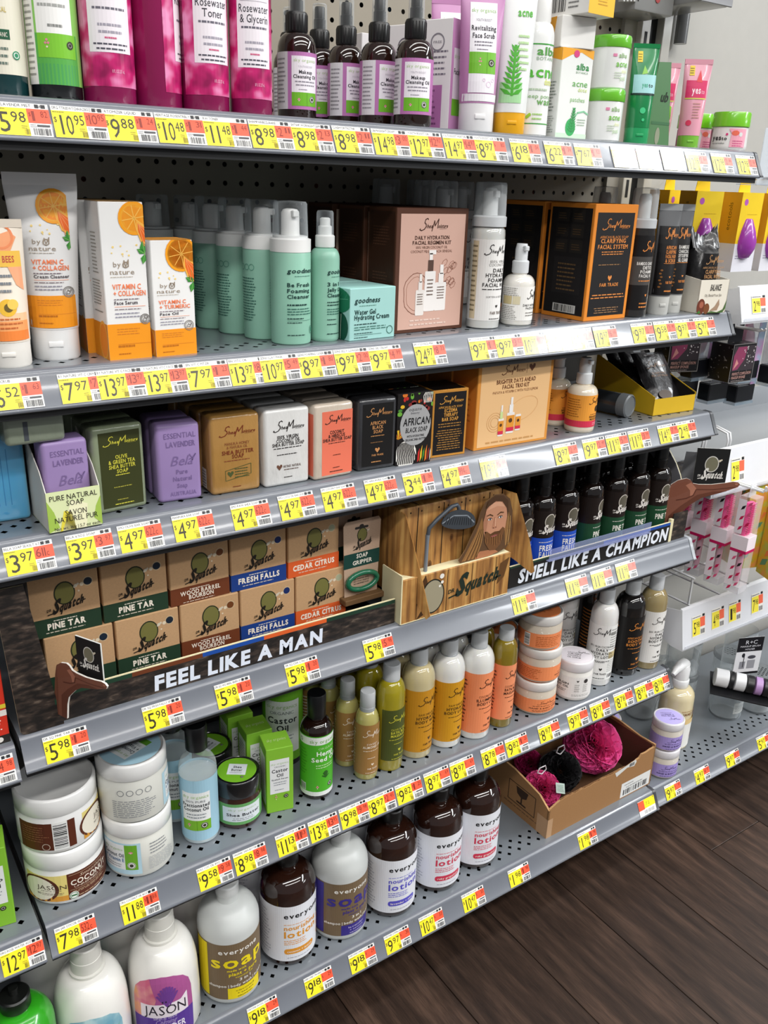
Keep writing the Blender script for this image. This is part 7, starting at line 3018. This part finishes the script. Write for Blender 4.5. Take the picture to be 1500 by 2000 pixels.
def carton_box():
    """open corrugated carton with net sponges"""
    kr = mat('#a0764c', 'kraft')
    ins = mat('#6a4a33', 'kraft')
    w, d, h = .312, .205, .098
    x0, y0 = .921, .0165
    t = thing('cardboard_carton', 'open brown corrugated carton holding bath sponges on lowest shelf', 'carton', (x0, y0, z6), .6, short='open brown carton')
    R = random.Random(4)

    def wall(pts, T, y0_, y1_):
        a = MB()
        a.prism(pts, y0_, y1_, kr, T, mat('#b98f62', 'kraft'))
        return a
    torn = [(0, 0), (w, 0), (w, h + .004)]
    k = 46
    for i in range(k):
        x = w - (i + .5) / k * w
        zt = h - .012 * min(1, (w - x) / .09) - (.006 if x < w * .85 else 0) + R.uniform(-.0016, .0016)
        if x < .028:
            zt = h - .03 + x * .4
        torn.append((x, zt))
    torn.append((0, h - .032))
    wall(torn, None, 0, .004).build('front_wall', t, 0)
    T3 = Matrix(((0, 1, 0, 0), (1, 0, 0, 0), (0, 0, 1, 0), (0, 0, 0, 1)))
    side = [(0, 0), (d, 0), (d, h + .004), (d * .5, h + .002), (.07, h - .004), (.03, h - .012), (0, h - .032)]
    wall(side, T3, 0, .004).build('left_wall', t, 0)
    side = [(0, 0), (d, 0), (d, h + .006), (.1, h + .008), (.04, h + .002), (0, h + .004)]
    wall(side, T3, w - .004, w).build('right_wall', t, 0)
    a = MB()
    a.box(0, w, d - .004, d, 0, h + .004, kr)
    a.build('rear_wall', t, 0)
    a = MB()
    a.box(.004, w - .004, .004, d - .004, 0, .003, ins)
    a.build('bottom', t, 0)
    a = MB()
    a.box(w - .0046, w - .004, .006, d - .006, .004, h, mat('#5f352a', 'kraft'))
    a.build('inner_liner', t, 0)
    a = MB()
    for i in range(60):
        x = .03 + i / 60 * (w - .12)
        a.box(x, x + .0022, .0005, .0035, h - .024, h - .0165, mat('#8a6440', 'kraft'))
    o = a.build('corrugation', t, 0)
    o['kind'] = 'stuff'
    p = Print(plane(0), 0, 0, w, h)
    p.R(.69, .03, .985, .4, '#e6e6e3', 1)
    p.M(.72, .82, .3, .36, 1, '#8a8a88', 2)
    p.M(.74, .93, .235, .28, 1, '#55555a', 2)
    p.B(.715, .955, .07, .21, '#2a2a2e', None, 2)
    p.P([(.6, .8), (.8, .9), (.81, .83), (.79, .74), (.72, .79), (.62, .68)], '#d9d9d4', 2)
    p.B(.74, .79, .78, .86, '#55555a', None, 3)
    p.R(0, 0, .045, .45, '#b99470', 1)
    p.mb.build('shipping_label', t, 0)
    p = Print(left(0), -.205, 0, .205, h)
    for q in ((.45, .25, .82, .25), (.45, .72, .82, .72), (.45, .25, .45, .72), (.82, .25, .82, .72)):
        p.S([(q[0], q[1]), (q[2], q[3])], .02, '#4a3423', 1)
    p.P([(.55, .68), (.72, .68), (.7, .52), (.65, .47), (.62, .47), (.57, .52)], '#3d2a1c', 1)
    p.R(.625, .33, .645, .48, '#3d2a1c', 1)
    p.R(.57, .3, .7, .34, '#3d2a1c', 1)
    p.M(.4, .9, .14, .2, 1, '#6a4a33', 1)
    p.R(.86, 0, 1, .45, '#b99470', 1)
    p.mb.build('carton_print', t, 0)

    # ruffled net sponges
    def puff(label, x, y, z, r, col, seed, tagc=None):
        g = thing('bath_sponge', label, 'bath sponge', (x, y, z), 0, 'ruffled net bath sponges in the carton')
        R = random.Random(seed)
        a = MB()
        m = mat(col, 'plain')
        n = 26
        for q in range(84):
            ax = Vector((R.gauss(0, 1), R.gauss(0, 1), R.gauss(0, 1))).normalized()
            e1 = ax.orthogonal().normalized()
            e2 = ax.cross(e1)
            off = R.uniform(-.55, .55)
            rr = r * math.sqrt(1 - off * off) * R.uniform(.94, 1.03)
            ph, fr_, am = R.random() * 6, R.randint(5, 9), R.uniform(.04, .11)
            vs = []
            for i in range(n):
                t_ = 2 * math.pi * i / n * .8
                wob = am * r * math.sin(fr_ * t_ + ph)
                c = e1 * math.cos(t_) + e2 * math.sin(t_)
                for s_ in (.74, .88, 1.0):
                    pos = c * rr * s_ + ax * (off * r * s_ + wob * s_ * s_)
                    vs.append((pos.x, pos.y, pos.z * .92 + r * .9))
            fs = []
            for i in range(n - 1):
                for j in range(2):
                    o = i * 3 + j
                    fs.append((o, o + 3, o + 4, o + 1))
            a.add(vs, fs, m)
        o = a.build('netting', g, 80)
        o['kind'] = 'stuff'
        a = MB()
        a.pipe([(0, .004, r * 1.8), (-.012, .004, r * 2), (-.008, .004, r * 2.25), (.008, .004, r * 2.25), (.012, .004, r * 2), (0, .004, r * 1.8)], .0014, mat('#e6e2e4', 'satin'), 6)
        a.build('hang_loop', g, 60)
        if tagc:
            a = MB()
            M_ = Matrix.Translation(tagc) @ Matrix.Rotation(math.radians(28), 4, 'Y') @ Matrix.Rotation(math.radians(-35), 4, 'X')
            a.prism([(0, 0), (.03, 0), (.03, .02), (0, .02)], 0, .0006, mat('#b9c9bf', 'paper'), M_)
            a.build('care_tag', g, 0)
            p = Print(((lambda u, v, o: tuple(M_ @ Vector((u, -o, v)))), 9, 9), 0, 0, .03, .02)
            p.M(.1, .9, .15, .85, 5, '#5f7a6c', 1)
            p.mb.build('tag_print', g, 0)
    puff('bright pink net bath sponge at the right of the open carton', x0 + .226, .118, z6 + .016, .062, '#f0559f', 5)
    puff('black net bath sponge in the middle of the open carton', x0 + .118, .105, z6 + .014, .045, '#1f1e20', 8)
    puff('dark pink net bath sponge with paper tag at carton left', x0 + .05, .088, z6 + .014, .039, '#e2468a', 12, (-.004, -.044, .058))
    puff('pink net bath sponge hidden behind the black one', x0 + .1, .178, z6 + .012, .03, '#b8286a', 21)


carton_box()

# ------------------------------------------------------------------ next bay on the right
def right_bay():
    wm = mat('#dfe1e6', 'satin')
    # label rails
    def rail(label, x0, zb, h, y0, tags):
        t = thing('label_rail', label, 'label rail', (x0, y0, zb), 0, 'white label rails of the next bay')
        L = .9
        pr = [(0, 0), (.016, h), (.022, h + .002), (.022, h - .001), (.019, h - .003), (.004, 0), (.03, -.001), (.03, -.004), (.001, -.004)]
        ep = [(0, 0), (.016, h), (.07, h - .012), (.075, .012), (.03, -.004), (.001, -.004)]
        k = len(pr)
        a = MB()
        a.add([(0, y, z) for y, z in pr] + [(L, y, z) for y, z in pr], [list(range(k)), list(range(k, 2 * k))[::-1]] + [(i, i + k, (i + 1) % k + k, (i + 1) % k) for i in range(k)], wm)
        a.build('channel', t, 0)
        a = MB()
        k = len(ep)
        a.add([(-.002, y, z) for y, z in ep] + [(0, y, z) for y, z in ep], [list(range(k)), list(range(k, 2 * k))[::-1]] + [(i, i + k, (i + 1) % k + k, (i + 1) % k) for i in range(k)], wm)
        a.build('end_plate', t, 0)
        a = MB()
        sl = Vector((0, .016, h)).normalized()
        nn = Vector((0, -sl.z, sl.y))
        S = (lambda u, v, o: (u, sl.y * v + nn.y * (o + .0006), sl.z * v + nn.z * (o + .0006))), 9, 9
        for i, (x, s) in enumerate(tags):
            p = Print(S, x, h * .22, .042, h * .55)
            p.R(0, 0, 1, 1, '#e9e7e0', 1)
            p.R(.02, .05, .6, .85, '#f0e14a', 2)
            p.R(.6, .4, .98, .85, '#ec6a4c', 2)
            p.M(.03, .7, .88, .98, 1, '#55565a', 3)
            p.R(.78, .87, .96, .99, '#26262a', 3)
            p.T(s.split('.')[0], .12, .28, .14, .55, '#33301c', 0, 0, 3)
            p.T(s.split('.')[1], .32, .55, .42, .27, '#33301c', 0, 0, 3)
            p.B(.64, .95, .06, .28, '#55555a', None, 3)
            p.mb.build('price_card', t, 0)
        a.box(.004, L, -.0012, -.0002, 0, .006, mat('#eceff5', 'milky'))
        a.build('clear_cover', t, 0)
        return t
    rail('upper white label rail right of the wipes tray', 1.262, 1.152, .058, .012, [(.03, '2.98'), (.11, '3.98')])
    rail('middle white label rail behind the cardboard hand', 1.262, .822, .085, .012, [(.06, '2.98'), (.2, '3.97')])
    rail('lower white label rail above the clear cups', 1.258, .492, .082, .012, [(.028, '5.98'), (.092, '4.98'), (.15, '1.98'), (.23, '7.98')])
    # grey support shelf and wire hooks
    a = MB()
    gm = mat('#9da1a6', 'metal')
    a.box(0, .9, 0, .22, 0, .002, gm)
    a.box(0, .9, .216, .22, .002, .05, gm)
    a.box(-.002, 0, 0, .22, -.04, .002, gm)
    tag(a.build('support_tray', None, 0, (1.262, .1, .868)), 'bare grey metal tray behind the middle label rail', 'tray')
    for x, y, z, lab in ((1.256, .05, .935, 'white wire J hook by the black emblem card'), (1.335, .05, .925, 'white wire J hook over the middle label rail')):
        t = thing('wire_hook', lab, 'hook', (x, y, z), 0, 'white wire hooks')
        a = MB()
        for dx in (0, .009):
            a.pipe([(dx, .1, .012), (dx, .03, .01), (dx, .0, .004), (dx, -.004, -.01), (dx, -.002, -.034), (dx + .003, .004, -.04)], .0022, mat('#e3e4e6', 'satin'), 6)
        a.build('wire', t, 60)

    t = thing('wire_basket', 'white wire basket frame behind the lower label rail', 'basket', (1.29, .04, .575), 0)
    a = MB()
    ww = mat('#d9dbdd', 'satin')
    for y in (.0, .12, .26):
        a.pipe([(0, y, .06), (0, y, 0), (.005, y, -.004), (.6, y, -.004)], .0024, ww, 6)
    for x in (0, .1, .2, .3):
        a.pipe([(x, -.005, 0), (x, .29, 0)], .0024, ww, 6)
    a.pipe([(0, -.005, .06), (0, .29, .06)], .0024, ww, 6)
    o = a.build('wires', t, 60)
    # yellow sponge cartons on pegs
    G = 'yellow sponge cartons hanging on pegs'
    yl, og, wh = mat('#f3cf1c', 'paper'), mat('#d79a16', 'paper'), mat('#e6e6ee', 'paper')
    pur = mat('#a23fae', 'gloss')

    def sponge_box(label, x, y, rz=0, z=1.224):
        t = thing('sponge_carton', label, 'carton', (x, y, z), rz, G)
        w, d, h = .066, .042, .143
        a = MB()
        a.box(-w / 2, w / 2, -d / 2, d / 2, 0, h * .36, wh)
        a.box(-w / 2, w / 2, -d / 2, d / 2, h * .36, h, yl)
        a.build('carton_body', t, 0)
        p = Print(left(w / 2), -d / 2, 0, d, h)
        p.R(0, .36, 1, 1, og, 1)
        p.R(0, 0, 1, .36, '#d2cdca', 1)
        f, q = p.F, p.fr
        rot = Print(((lambda u, v, o: f(-v, u, o)), 9, 9), h * .52, -.006, h * .36, .014, p.mb)
        rot.T('ecotools', .02, .98, .2, .6, '#6b5410', 0, 0, 2)
        p.mb.build('side_print', t, 0)
        p = Print(plane(d / 2), -w / 2, 0, w, h)
        p.E(.22, .88, .09, None, '#b559b8', 1, 14)
        p.M(.35, .85, .72, .74, 1, '#c9a31c', 1)
        p.M(.1, .8, .16, .22, 2, '#8a86a0', 1)
        p.mb.build('front_print', t, 0)
        a = MB()
        a.lathe([(.005, .0), (.015, .004), (.0225, .02), (.0235, .034), (.019, .052), (.011, .072), (.009, .074)], pur, 24)
        a.build('sponge', t, 60, loc=(-.002, -d / 2 + .004, h * .16))
        a = MB()
        a.prism([(-.018, 0), (.018, 0), (.014, .028), (.004, .03), (.004, .022), (-.006, .022), (-.006, .03), (-.014, .028)], 0, .001, yl)
        a.build('hang_tab', t, 0, loc=(0, .0, h))
        return t
    t = sponge_box('yellow sponge carton directly behind the torn wipes pack', 1.30, .165, -8)
    dup(t, (1.405, .15, 1.224), 0, 'yellow sponge carton with clear view of its purple sponge')
    dup(t, (1.487, .145, 1.224), 0, 'yellow sponge carton cut by the right picture edge')
    dup(t, (1.30, .24, 1.224), 8, 'yellow sponge carton with bent top at the back')
    for i, (x, z) in enumerate(((1.294, 1.3915), (1.399, 1.3915), (1.339, 1.13))):
        t = thing('display_peg', 'steel display peg %s' % ('behind the torn wipes pack', 'above the purple sponge carton', 'holding the glitter carton')[i], 'peg', (x, -.02 if i < 2 else .02, z), 0, 'steel display pegs')
        a = MB()
        for dx in (0, .012):
            a.pipe([(dx, 0, .004), (dx, .003, 0), (dx, .34, 0)], .0022, mat('#d6d7d9', 'metal'), 6)
        a.build('wire', t, 60)
    # glitter cartons and pouches
    gk = mat('#141316', 'speck', '#8f8a8a')

    def glitter(label, x, y):
        t = thing('glitter_carton', label, 'carton', (x, y, 1.03), -3, 'black glitter cartons with pink window')
        w, d, h = .066, .05, .072
        a = MB()
        a.box(-w / 2, w / 2, -d / 2, d / 2, 0, h, gk, .001, 1)
        a.build('carton_body', t, 0)
        p = Print(plane(d / 2), -w / 2, 0, w, h)
        for q in ((0, 0, 1, 0), (1, 0, 1, 1), (1, 1, 0, 1), (0, 1, 0, 0)):
            p.S([(q[0], q[1]), (q[2], q[3])], .015, '#8d8a88', 2)
        p.R(.05, .3, .97, .95, '#3a3338', 1)
        p.P([(.08, .32), (.3, .34), (.55, .6), (.6, .93), (.2, .93), (.06, .7)], '#8f3d5f', 2)
        p.P([(.1, .34), (.3, .5), (.2, .62)], '#d08f8a', 3)
        R = random.Random(2)
        for i in range(26):
            p.E(.45 + .5 * R.random(), .35 + .58 * R.random(), .012 + .014 * R.random(), None, '#d9d3d3', 3, 6)
        p.T('PERFECT COMPLEXION', .1, .92, .19, .07, '#b98f86', 1, 0, 3)
        p.T('MAKEUP SPONGE', .1, .7, .09, .07, '#b98f86', 1, 0, 3)
        p.M(.1, .7, .02, .07, 1, '#9a8f8c', 3)
        p.mb.build('front_print', t, 0)
        a = MB()
        a.prism([(-.02, 0), (.02, 0), (.02, .034), (.008, .034), (.008, .026), (-.008, .026), (-.008, .034), (-.02, .034)], 0, .001, mat('#15151c', 'paper'))
        a.build('hang_tab', t, 0, loc=(0, 0, h))
        return t
    t = glitter('front black glitter carton with pink window, hanging free', 1.345, .075)
    dup(t, (1.262, .14, 1.045), -18, 'black glitter carton hidden partly by the shelf corner')

    def pouch(label, x, y, z, h=.1):
        t = thing('sponge_pouch', label, 'pouch', (x, y, z), 0, 'clear pouches with dark base cards')
        w = .062
        a = MB()
        a.box(-w / 2, w / 2, -.014, .014, 0, .036, mat('#14161c', 'satin'), .002, 1)
        a.build('base_card', t, 0)
        a = MB()
        a.box(-w / 2, w / 2, -.0138, .0138, .036, .036 + h, mat('#cfd6e0', 'milky'), .004, 2)
        a.build('blister', t)
        a = MB()
        a.lathe([(.004, 0), (.016, .006), (.021, .024), (.018, .045), (.009, .066), (.003, .072)], mat('#a8506e', 'satin'), 24, sy=.6)
        a.build('sponge', t, 60, loc=(-.004, 0, .042))
        a = MB()
        a.box(w / 2 - .022, w / 2 - .001, -.0152, -.0142, .036, .036 + h, mat('#b9b4d8', 'holo'))
        a.build('holographic_strip', t, 0)
        a = MB()
        a.box(-w / 2, w / 2, -.0145, .0145, -.006, 0, mat('#9fb6c6', 'milky'))
        a.build('lower_seal', t, 0)
        return t
    t = pouch('clear pouch with pink sponge left of the front glitter carton', 1.31, .125, 1.03)
    for i, (x, y, z, l) in enumerate([(1.425, .1, 1.02, 'clear pouch right of the front glitter carton'), (1.50, .08, 1.01, 'clear pouch at the right picture edge'), (1.352, .18, .975, 'lower pouch with dark base, first of three'),
                                      (1.425, .16, .965, 'lower pouch with dark base, second of three'), (1.505, .15, .955, 'lower pouch with dark base, third of three')]):
        dup(t, (x, y, z), 0, l)
    # pink brush boxes
    G = 'clear boxes of pink hair brushes hanging on one peg'
    t = thing('brush_box', 'frontmost clear box with bright pink brush and white band', 'box', (1.342, -.022, .622), 6, G)
    s, h = .016, .2
    a = MB()
    a.box(-s, s, -s, s, 0, h, mat('#f1e9ee', 'clear'), .001, 1)
    a.build('clear_case', t)
    a = MB()
    a.box(-s - .0005, s + .0005, -s - .0005, s + .0005, .092, .12, mat('#f0e3ea', 'paper'))
    a.box(-s - .0006, s + .0006, -s - .0006, s + .0006, .086, .092, mat('#c4125a', 'paper'))
    a.build('paper_band', t, 0)
    a = MB()
    pk = mat('#ff3d9a', 'gloss')
    a.box(-.012, .012, -.006, .008, .118, h - .012, pk, .005, 2)
    for i in range(14):
        a.box(-.010, .010, -.0085, -.005, .124 + i * .0046, .1262 + i * .0046, mat('#e01f7e', 'gloss'))
    a.lathe([(.006, .02), (.007, .1), (.008, .119)], mat('#d8a6b8', 'frost'), 16)
    a.build('brush', t)
    p = Print(left(s), -s, 0, 2 * s, h)
    R = random.Random(6)
    p.R(0, .07, .5, .45, '#ece0e6', 1)
    p.R(0, .62, .5, .97, '#ece0e6', 1)
    for i in range(9):
        for j in range(2):
            y = .02 + .105 * i + .05 * j
            if .4 < y < .6:
                continue
            p.P([(.2 + .4 * j, y), (.4 + .4 * j, y + .02), (.5 + .4 * j, y + .06), (.28 + .4 * j, y + .04)], R.choice(('#c9134f', '#1c1216', '#c9134f', '#d8567f')), 2)
    p.mb.build('leaf_print', t, 0)
    a = MB()
    a.box(-s, s, -s, s, .0, .014, mat('#e6e9ee', 'milky'))
    a.build('case_foot', t, 0)
    a = MB()
    a.prism([(-.014, 0), (.014, 0), (.01, .024), (-.01, .024)], 0, .001, mat('#eef0f4', 'milky'))
    a.build('hang_tab', t, 0, loc=(0, 0, h))
    for k, y in enumerate((.0255, .073, .1205)):
        dup(t, (1.342, y, .622), 6, 'clear box with pink brush, %s from the front' % ORD[k])
    t = thing('display_peg', 'white double wire peg holding the pink brush boxes', 'peg', (1.337, -.05, .838), 0, 'steel display pegs')
    a = MB()
    for dx in (0, .01):
        a.pipe([(dx, 0, .012), (dx, .004, 0), (dx, .37, 0)], .0024, mat('#eceef0', 'satin'), 6)
    a.build('wire', t, 60)
    # patterned fruit bags
    t = thing('patterned_bag', 'yellow and orange leaf patterned carton at the right picture edge', 'carton', (1.47, .06, .628), -20, 'yellow orange patterned cartons')
    pm = mat('#e0b52a', 'wash', '#ee9c5c', '#bccb62')

    def side(p):
        for i in range(7):
            p.P([(.1 + .1 * i, .1 + .12 * i), (.3 + .08 * i, .14 + .12 * i), (.35 + .08 * i, .22 + .11 * i), (.15 + .1 * i, .18 + .12 * i)], ('#5f9a7a', '#ee8a4a', '#e9d24a')[i % 3], 1)
    carton(t, .07, .09, .19, pm, side, side)
    dup(t, (1.475, -.045, .622), -24, 'second patterned carton farther along the peg')
    # clear cups
    G = 'clear plastic storage cups with lids'
    t = thing('storage_cup', 'front clear plastic cup with grey perforated lid on base shelf', 'cup', (1.612, .105, z6), 0, G, 'clear plastic cup')
    a = MB()
    a.lathe([(.036, .0), (.0385, .002), (.041, .09)], mat('#dfe7ea', 'clear'), 36, cap=(True, False))
    a.lathe([(.034, .004), (.0385, .088)], mat('#e6ecef', 'clear'), 36, cap=(True, False))
    a.build('cup_body', t)
    a = MB()
    a.lathe([(.0415, .088), (.042, .089), (.042, .1), (.04, .102)], mat('#8f9496', 'milky'), 36)
    a.build('lid', t)
    p = Print(top(.102), -.04, -.04, .08, .08)
    for i in range(6):
        for j in range(6):
            if (i - 2.5) ** 2 + (j - 2.5) ** 2 < 8:
                p.RR(.2 + .1 * i, .2 + .1 * j, .26 + .1 * i, .26 + .1 * j, .01, '#2f3336', 1)
    p.mb.build('lid_holes', t, 0)
    p = Print(cyl(.0392), -.02, .02, .04, .03)
    p.R(0, 0, 1, 1, '#cfd2cf', 1)
    p.M(.1, .9, .2, .8, 4, '#a5a8a6', 2)
    p.mb.build('sticker', t, 0)
    for k, (x, y, z) in enumerate([(1.535, .19, z6), (1.70, .08, z6), (1.43, .215, z6), (1.53, .19, z6 + .1025), (1.72, .18, z6)]):
        dup(t, (x, y, z), 20 * k, ('clear cup left of the front lidded cup', 'clear cup cut by the right picture edge', 'clear cup in the corner behind the pump bottle', 'clear cup stacked on the left clear cup', 'clear cup at back right')[k], G)
    t = thing('brush_holder', 'clear brush holder with black and white printed sleeve', 'holder', (1.64, .115, z6 + .1025), -22)
    a = MB()
    a.lathe([(.035, 0), (.036, .12)], mat('#dfe7ea', 'clear'), 32, cap=(True, False))
    a.build('holder_body', t)
    a = MB()
    a.box(-.034, .034, -.0378, -.0366, .015, .115, mat('#e9e9ec', 'paper'))
    a.build('sleeve', t, 0)
    p = Print(plane(.0378), -.034, .015, .068, .1)
    p.R(0, .62, 1, 1, '#15151a', 1)
    p.T('R+C', .3, .75, .82, .1, '#dfe0e6', 0, 0, 2)
    p.T('MAKEUP BRUSH', .12, .9, .74, .045, '#dfe0e6', 0, 0, 2)
    p.T('HOLDER', .32, .7, .66, .045, '#dfe0e6', 0, 0, 2)
    p.R(.2, .15, .42, .35, '#8f8f96', 1)
    p.R(.5, .15, .8, .38, '#9a9aa0', 1)
    p.S([(.34, .2), (.34, .55)], .02, '#2a2a30', 2)
    p.E(.3, .52, .06, .06, '#2a2a30', 2, 12)
    p.E(.64, .46, .16, .05, '#4a4a52', 2, 14)
    p.R(0, 0, 1, .06, '#15151a', 1)
    p.mb.build('sleeve_print', t, 0)
    t = thing('sponge_roll_pack', 'tilted clear pack with white black and lilac sponge rolls', 'pack', (1.575, .03, z6 + .112), 0)
    t.rotation_euler = (math.radians(18), math.radians(4), math.radians(-50))
    a = MB()
    a.box(-.09, .09, -.035, .035, 0, .003, mat('#1c1d20', 'satin'))
    a.build('backing', t, 0)
    for i, (c, L) in enumerate((('#e9eaec', .03), ('#17171a', .01), ('#e2e3e6', .025), ('#141417', .016), ('#b58fc4', .018), ('#17171a', .02), ('#e6e6ea', .05))):
        pass
    x = -.086
    for c, L in (('#e9eaec', .032), ('#17171a', .011), ('#e2e3e6', .026), ('#141417', .018), ('#b58fc4', .018), ('#17171a', .014), ('#e6e6ea', .045)):
        a = MB()
        a.lathe([(.017, 0), (.021, .002), (.021, L - .002), (.017, L)], mat(c, 'satin'), 20)
        o = a.build('sponge_roll', t, 40, loc=(x, 0, .0245))
        o.rotation_euler = (0, math.pi / 2, 0)
        x += L + .0003
    # crumpled film
    t = thing('plastic_film', 'crumpled clear plastic film lying over the rear cups', 'film', (1.44, .2, z6 + .115), 0)
    a = MB()
    R = random.Random(9)
    n = 12
    vs = [(-.06 + .12 * i / n, -.06 + .12 * j / n, .02 + .03 * R.random() - .015 * abs(i - 6) / 6) for j in range(n + 1) for i in range(n + 1)]
    a.add(vs, [(j * (n + 1) + i, j * (n + 1) + i + 1, (j + 1) * (n + 1) + i + 1, (j + 1) * (n + 1) + i) for j in range(n) for i in range(n)], mat('#dfe8ea', 'clear'))
    a.build('film', t, 0)
    # hand soap pump and lavender jars
    t = thing('hand_soap_bottle', 'cream hand soap bottle with white pump head beyond the shelf end', 'bottle', (1.40, .1, z6), 12, short='cream hand soap bottle')
    a = MB()
    a.lathe([(.034, 0), (.0385, .002), (.039, .006), (.0372, .125)] + arcpts(.0372, .125, .015, .15) + [(.015, .153)], mat('#e6d9b4', 'liquid', '#cdbb8a'), 40)
    a.build('body', t)
    a = MB()
    wm2 = mat('#f3f4f4', 'gloss')
    a.lathe([(.0185, .15), (.0195, .151), (.0195, .168), (.018, .17), (.0175, .17), (.0178, .195), (.015, .203)], wm2, 32)
    a.pipe([(.016, 0, .198), (.004, 0, .203), (-.016, 0, .206), (-.034, 0, .203), (-.047, 0, .196)], [.011, .0135, .0115, .0085, .005], wm2, 14)
    a.build('pump_head', t, 60)

    def hs(p):
        p.R(-.4, 0, 1.4, .52, '#e9e8e2', 1)
        p.R(-.4, .52, 1.4, .62, '#e0c48a', 1)
        p.T('HAND SOAP', .2, .75, .72, .055, '#7a4a20', 1)
        p.M(.2, .6, .8, .83, 1, '#a5783f')
        p.E(.68, .2, .1, .1, '#a8452c', 2, 16)
        p.E(.74, .19, .07, .075, '#efe6d2', 3, 16)
        p.E(.74, .19, .05, .055, '#f6f2e6', 4, 16)
        for g in range(7):
            h = math.radians(30 + 20 * g)
            p.S([(.7, .29), (.7 + .1 * math.cos(h), .29 + .1 * math.sin(h))], .02, '#4f9a3f', 3)
    wrap(t, .0392, .006, .125, None, hs)

    def lv(p):
        p.R(-1, 0, 2, 1, '#a695d6', 1)
        p.SM(.42, .85, .6, .26, '#3a2f5a')
        p.M(.36, .95, .42, .52, 1, '#4a3f6a', 3)
        p.T('HAND & BODY SCRUB', .32, .98, .22, .12, '#3a2f5a', 1, 0, 3)
        p.M(.4, .9, .05, .14, 1, '#4a3f6a', 3)

    def lt(p):
        p.E(.5, .5, .48, None, '#bdb2ec', 1, 36)
        p.SM(.45, .85, .3, .12, '#3f356a')
        p.T('LAVENDER &', .25, .7, .6, .06, '#3f356a', 1, 0, 2)
        p.T('WILD ORCHID', .22, .72, .5, .06, '#3f356a', 1, 0, 2)
        p.M(.25, .7, .7, .76, 1, '#5a4f86', 2)
    G = 'stacked lavender scrub jars'
    t = jar('lower lavender scrub jar beside the open carton', 'lavender scrub jars', 1.291, .0385, z6, -40, .0335, .07, .018, mat('#d3ccc0', 'speck', '#efe9dd'), mat('#d9d7da', 'frost'), lv, None, (.006, .038), lt, G, 'scrub_jar')
    dup(t, (1.2905, .039, z6 + .0702), -34, 'upper lavender scrub jar with round lilac lid label', G)
    dup(t, (1.262, .18, z6), 10, 'lavender scrub jar in shadow behind the open carton', G)
    # small acrylic parts by the top shelf end
    a = MB()
    a.box(0, .06, 0, .002, 0, .09, mat('#dfe8f2', 'milky'), .0008, 1)
    a.box(0, .06, 0, .04, 0, .002, mat('#dfe8f2', 'milky'))
    tag(a.build('acrylic_sign', None, 0, (1.275, .04, z1 - .05)), 'small clear acrylic sign holder beyond the top shelf end', 'sign holder')


right_bay()
all_tags()
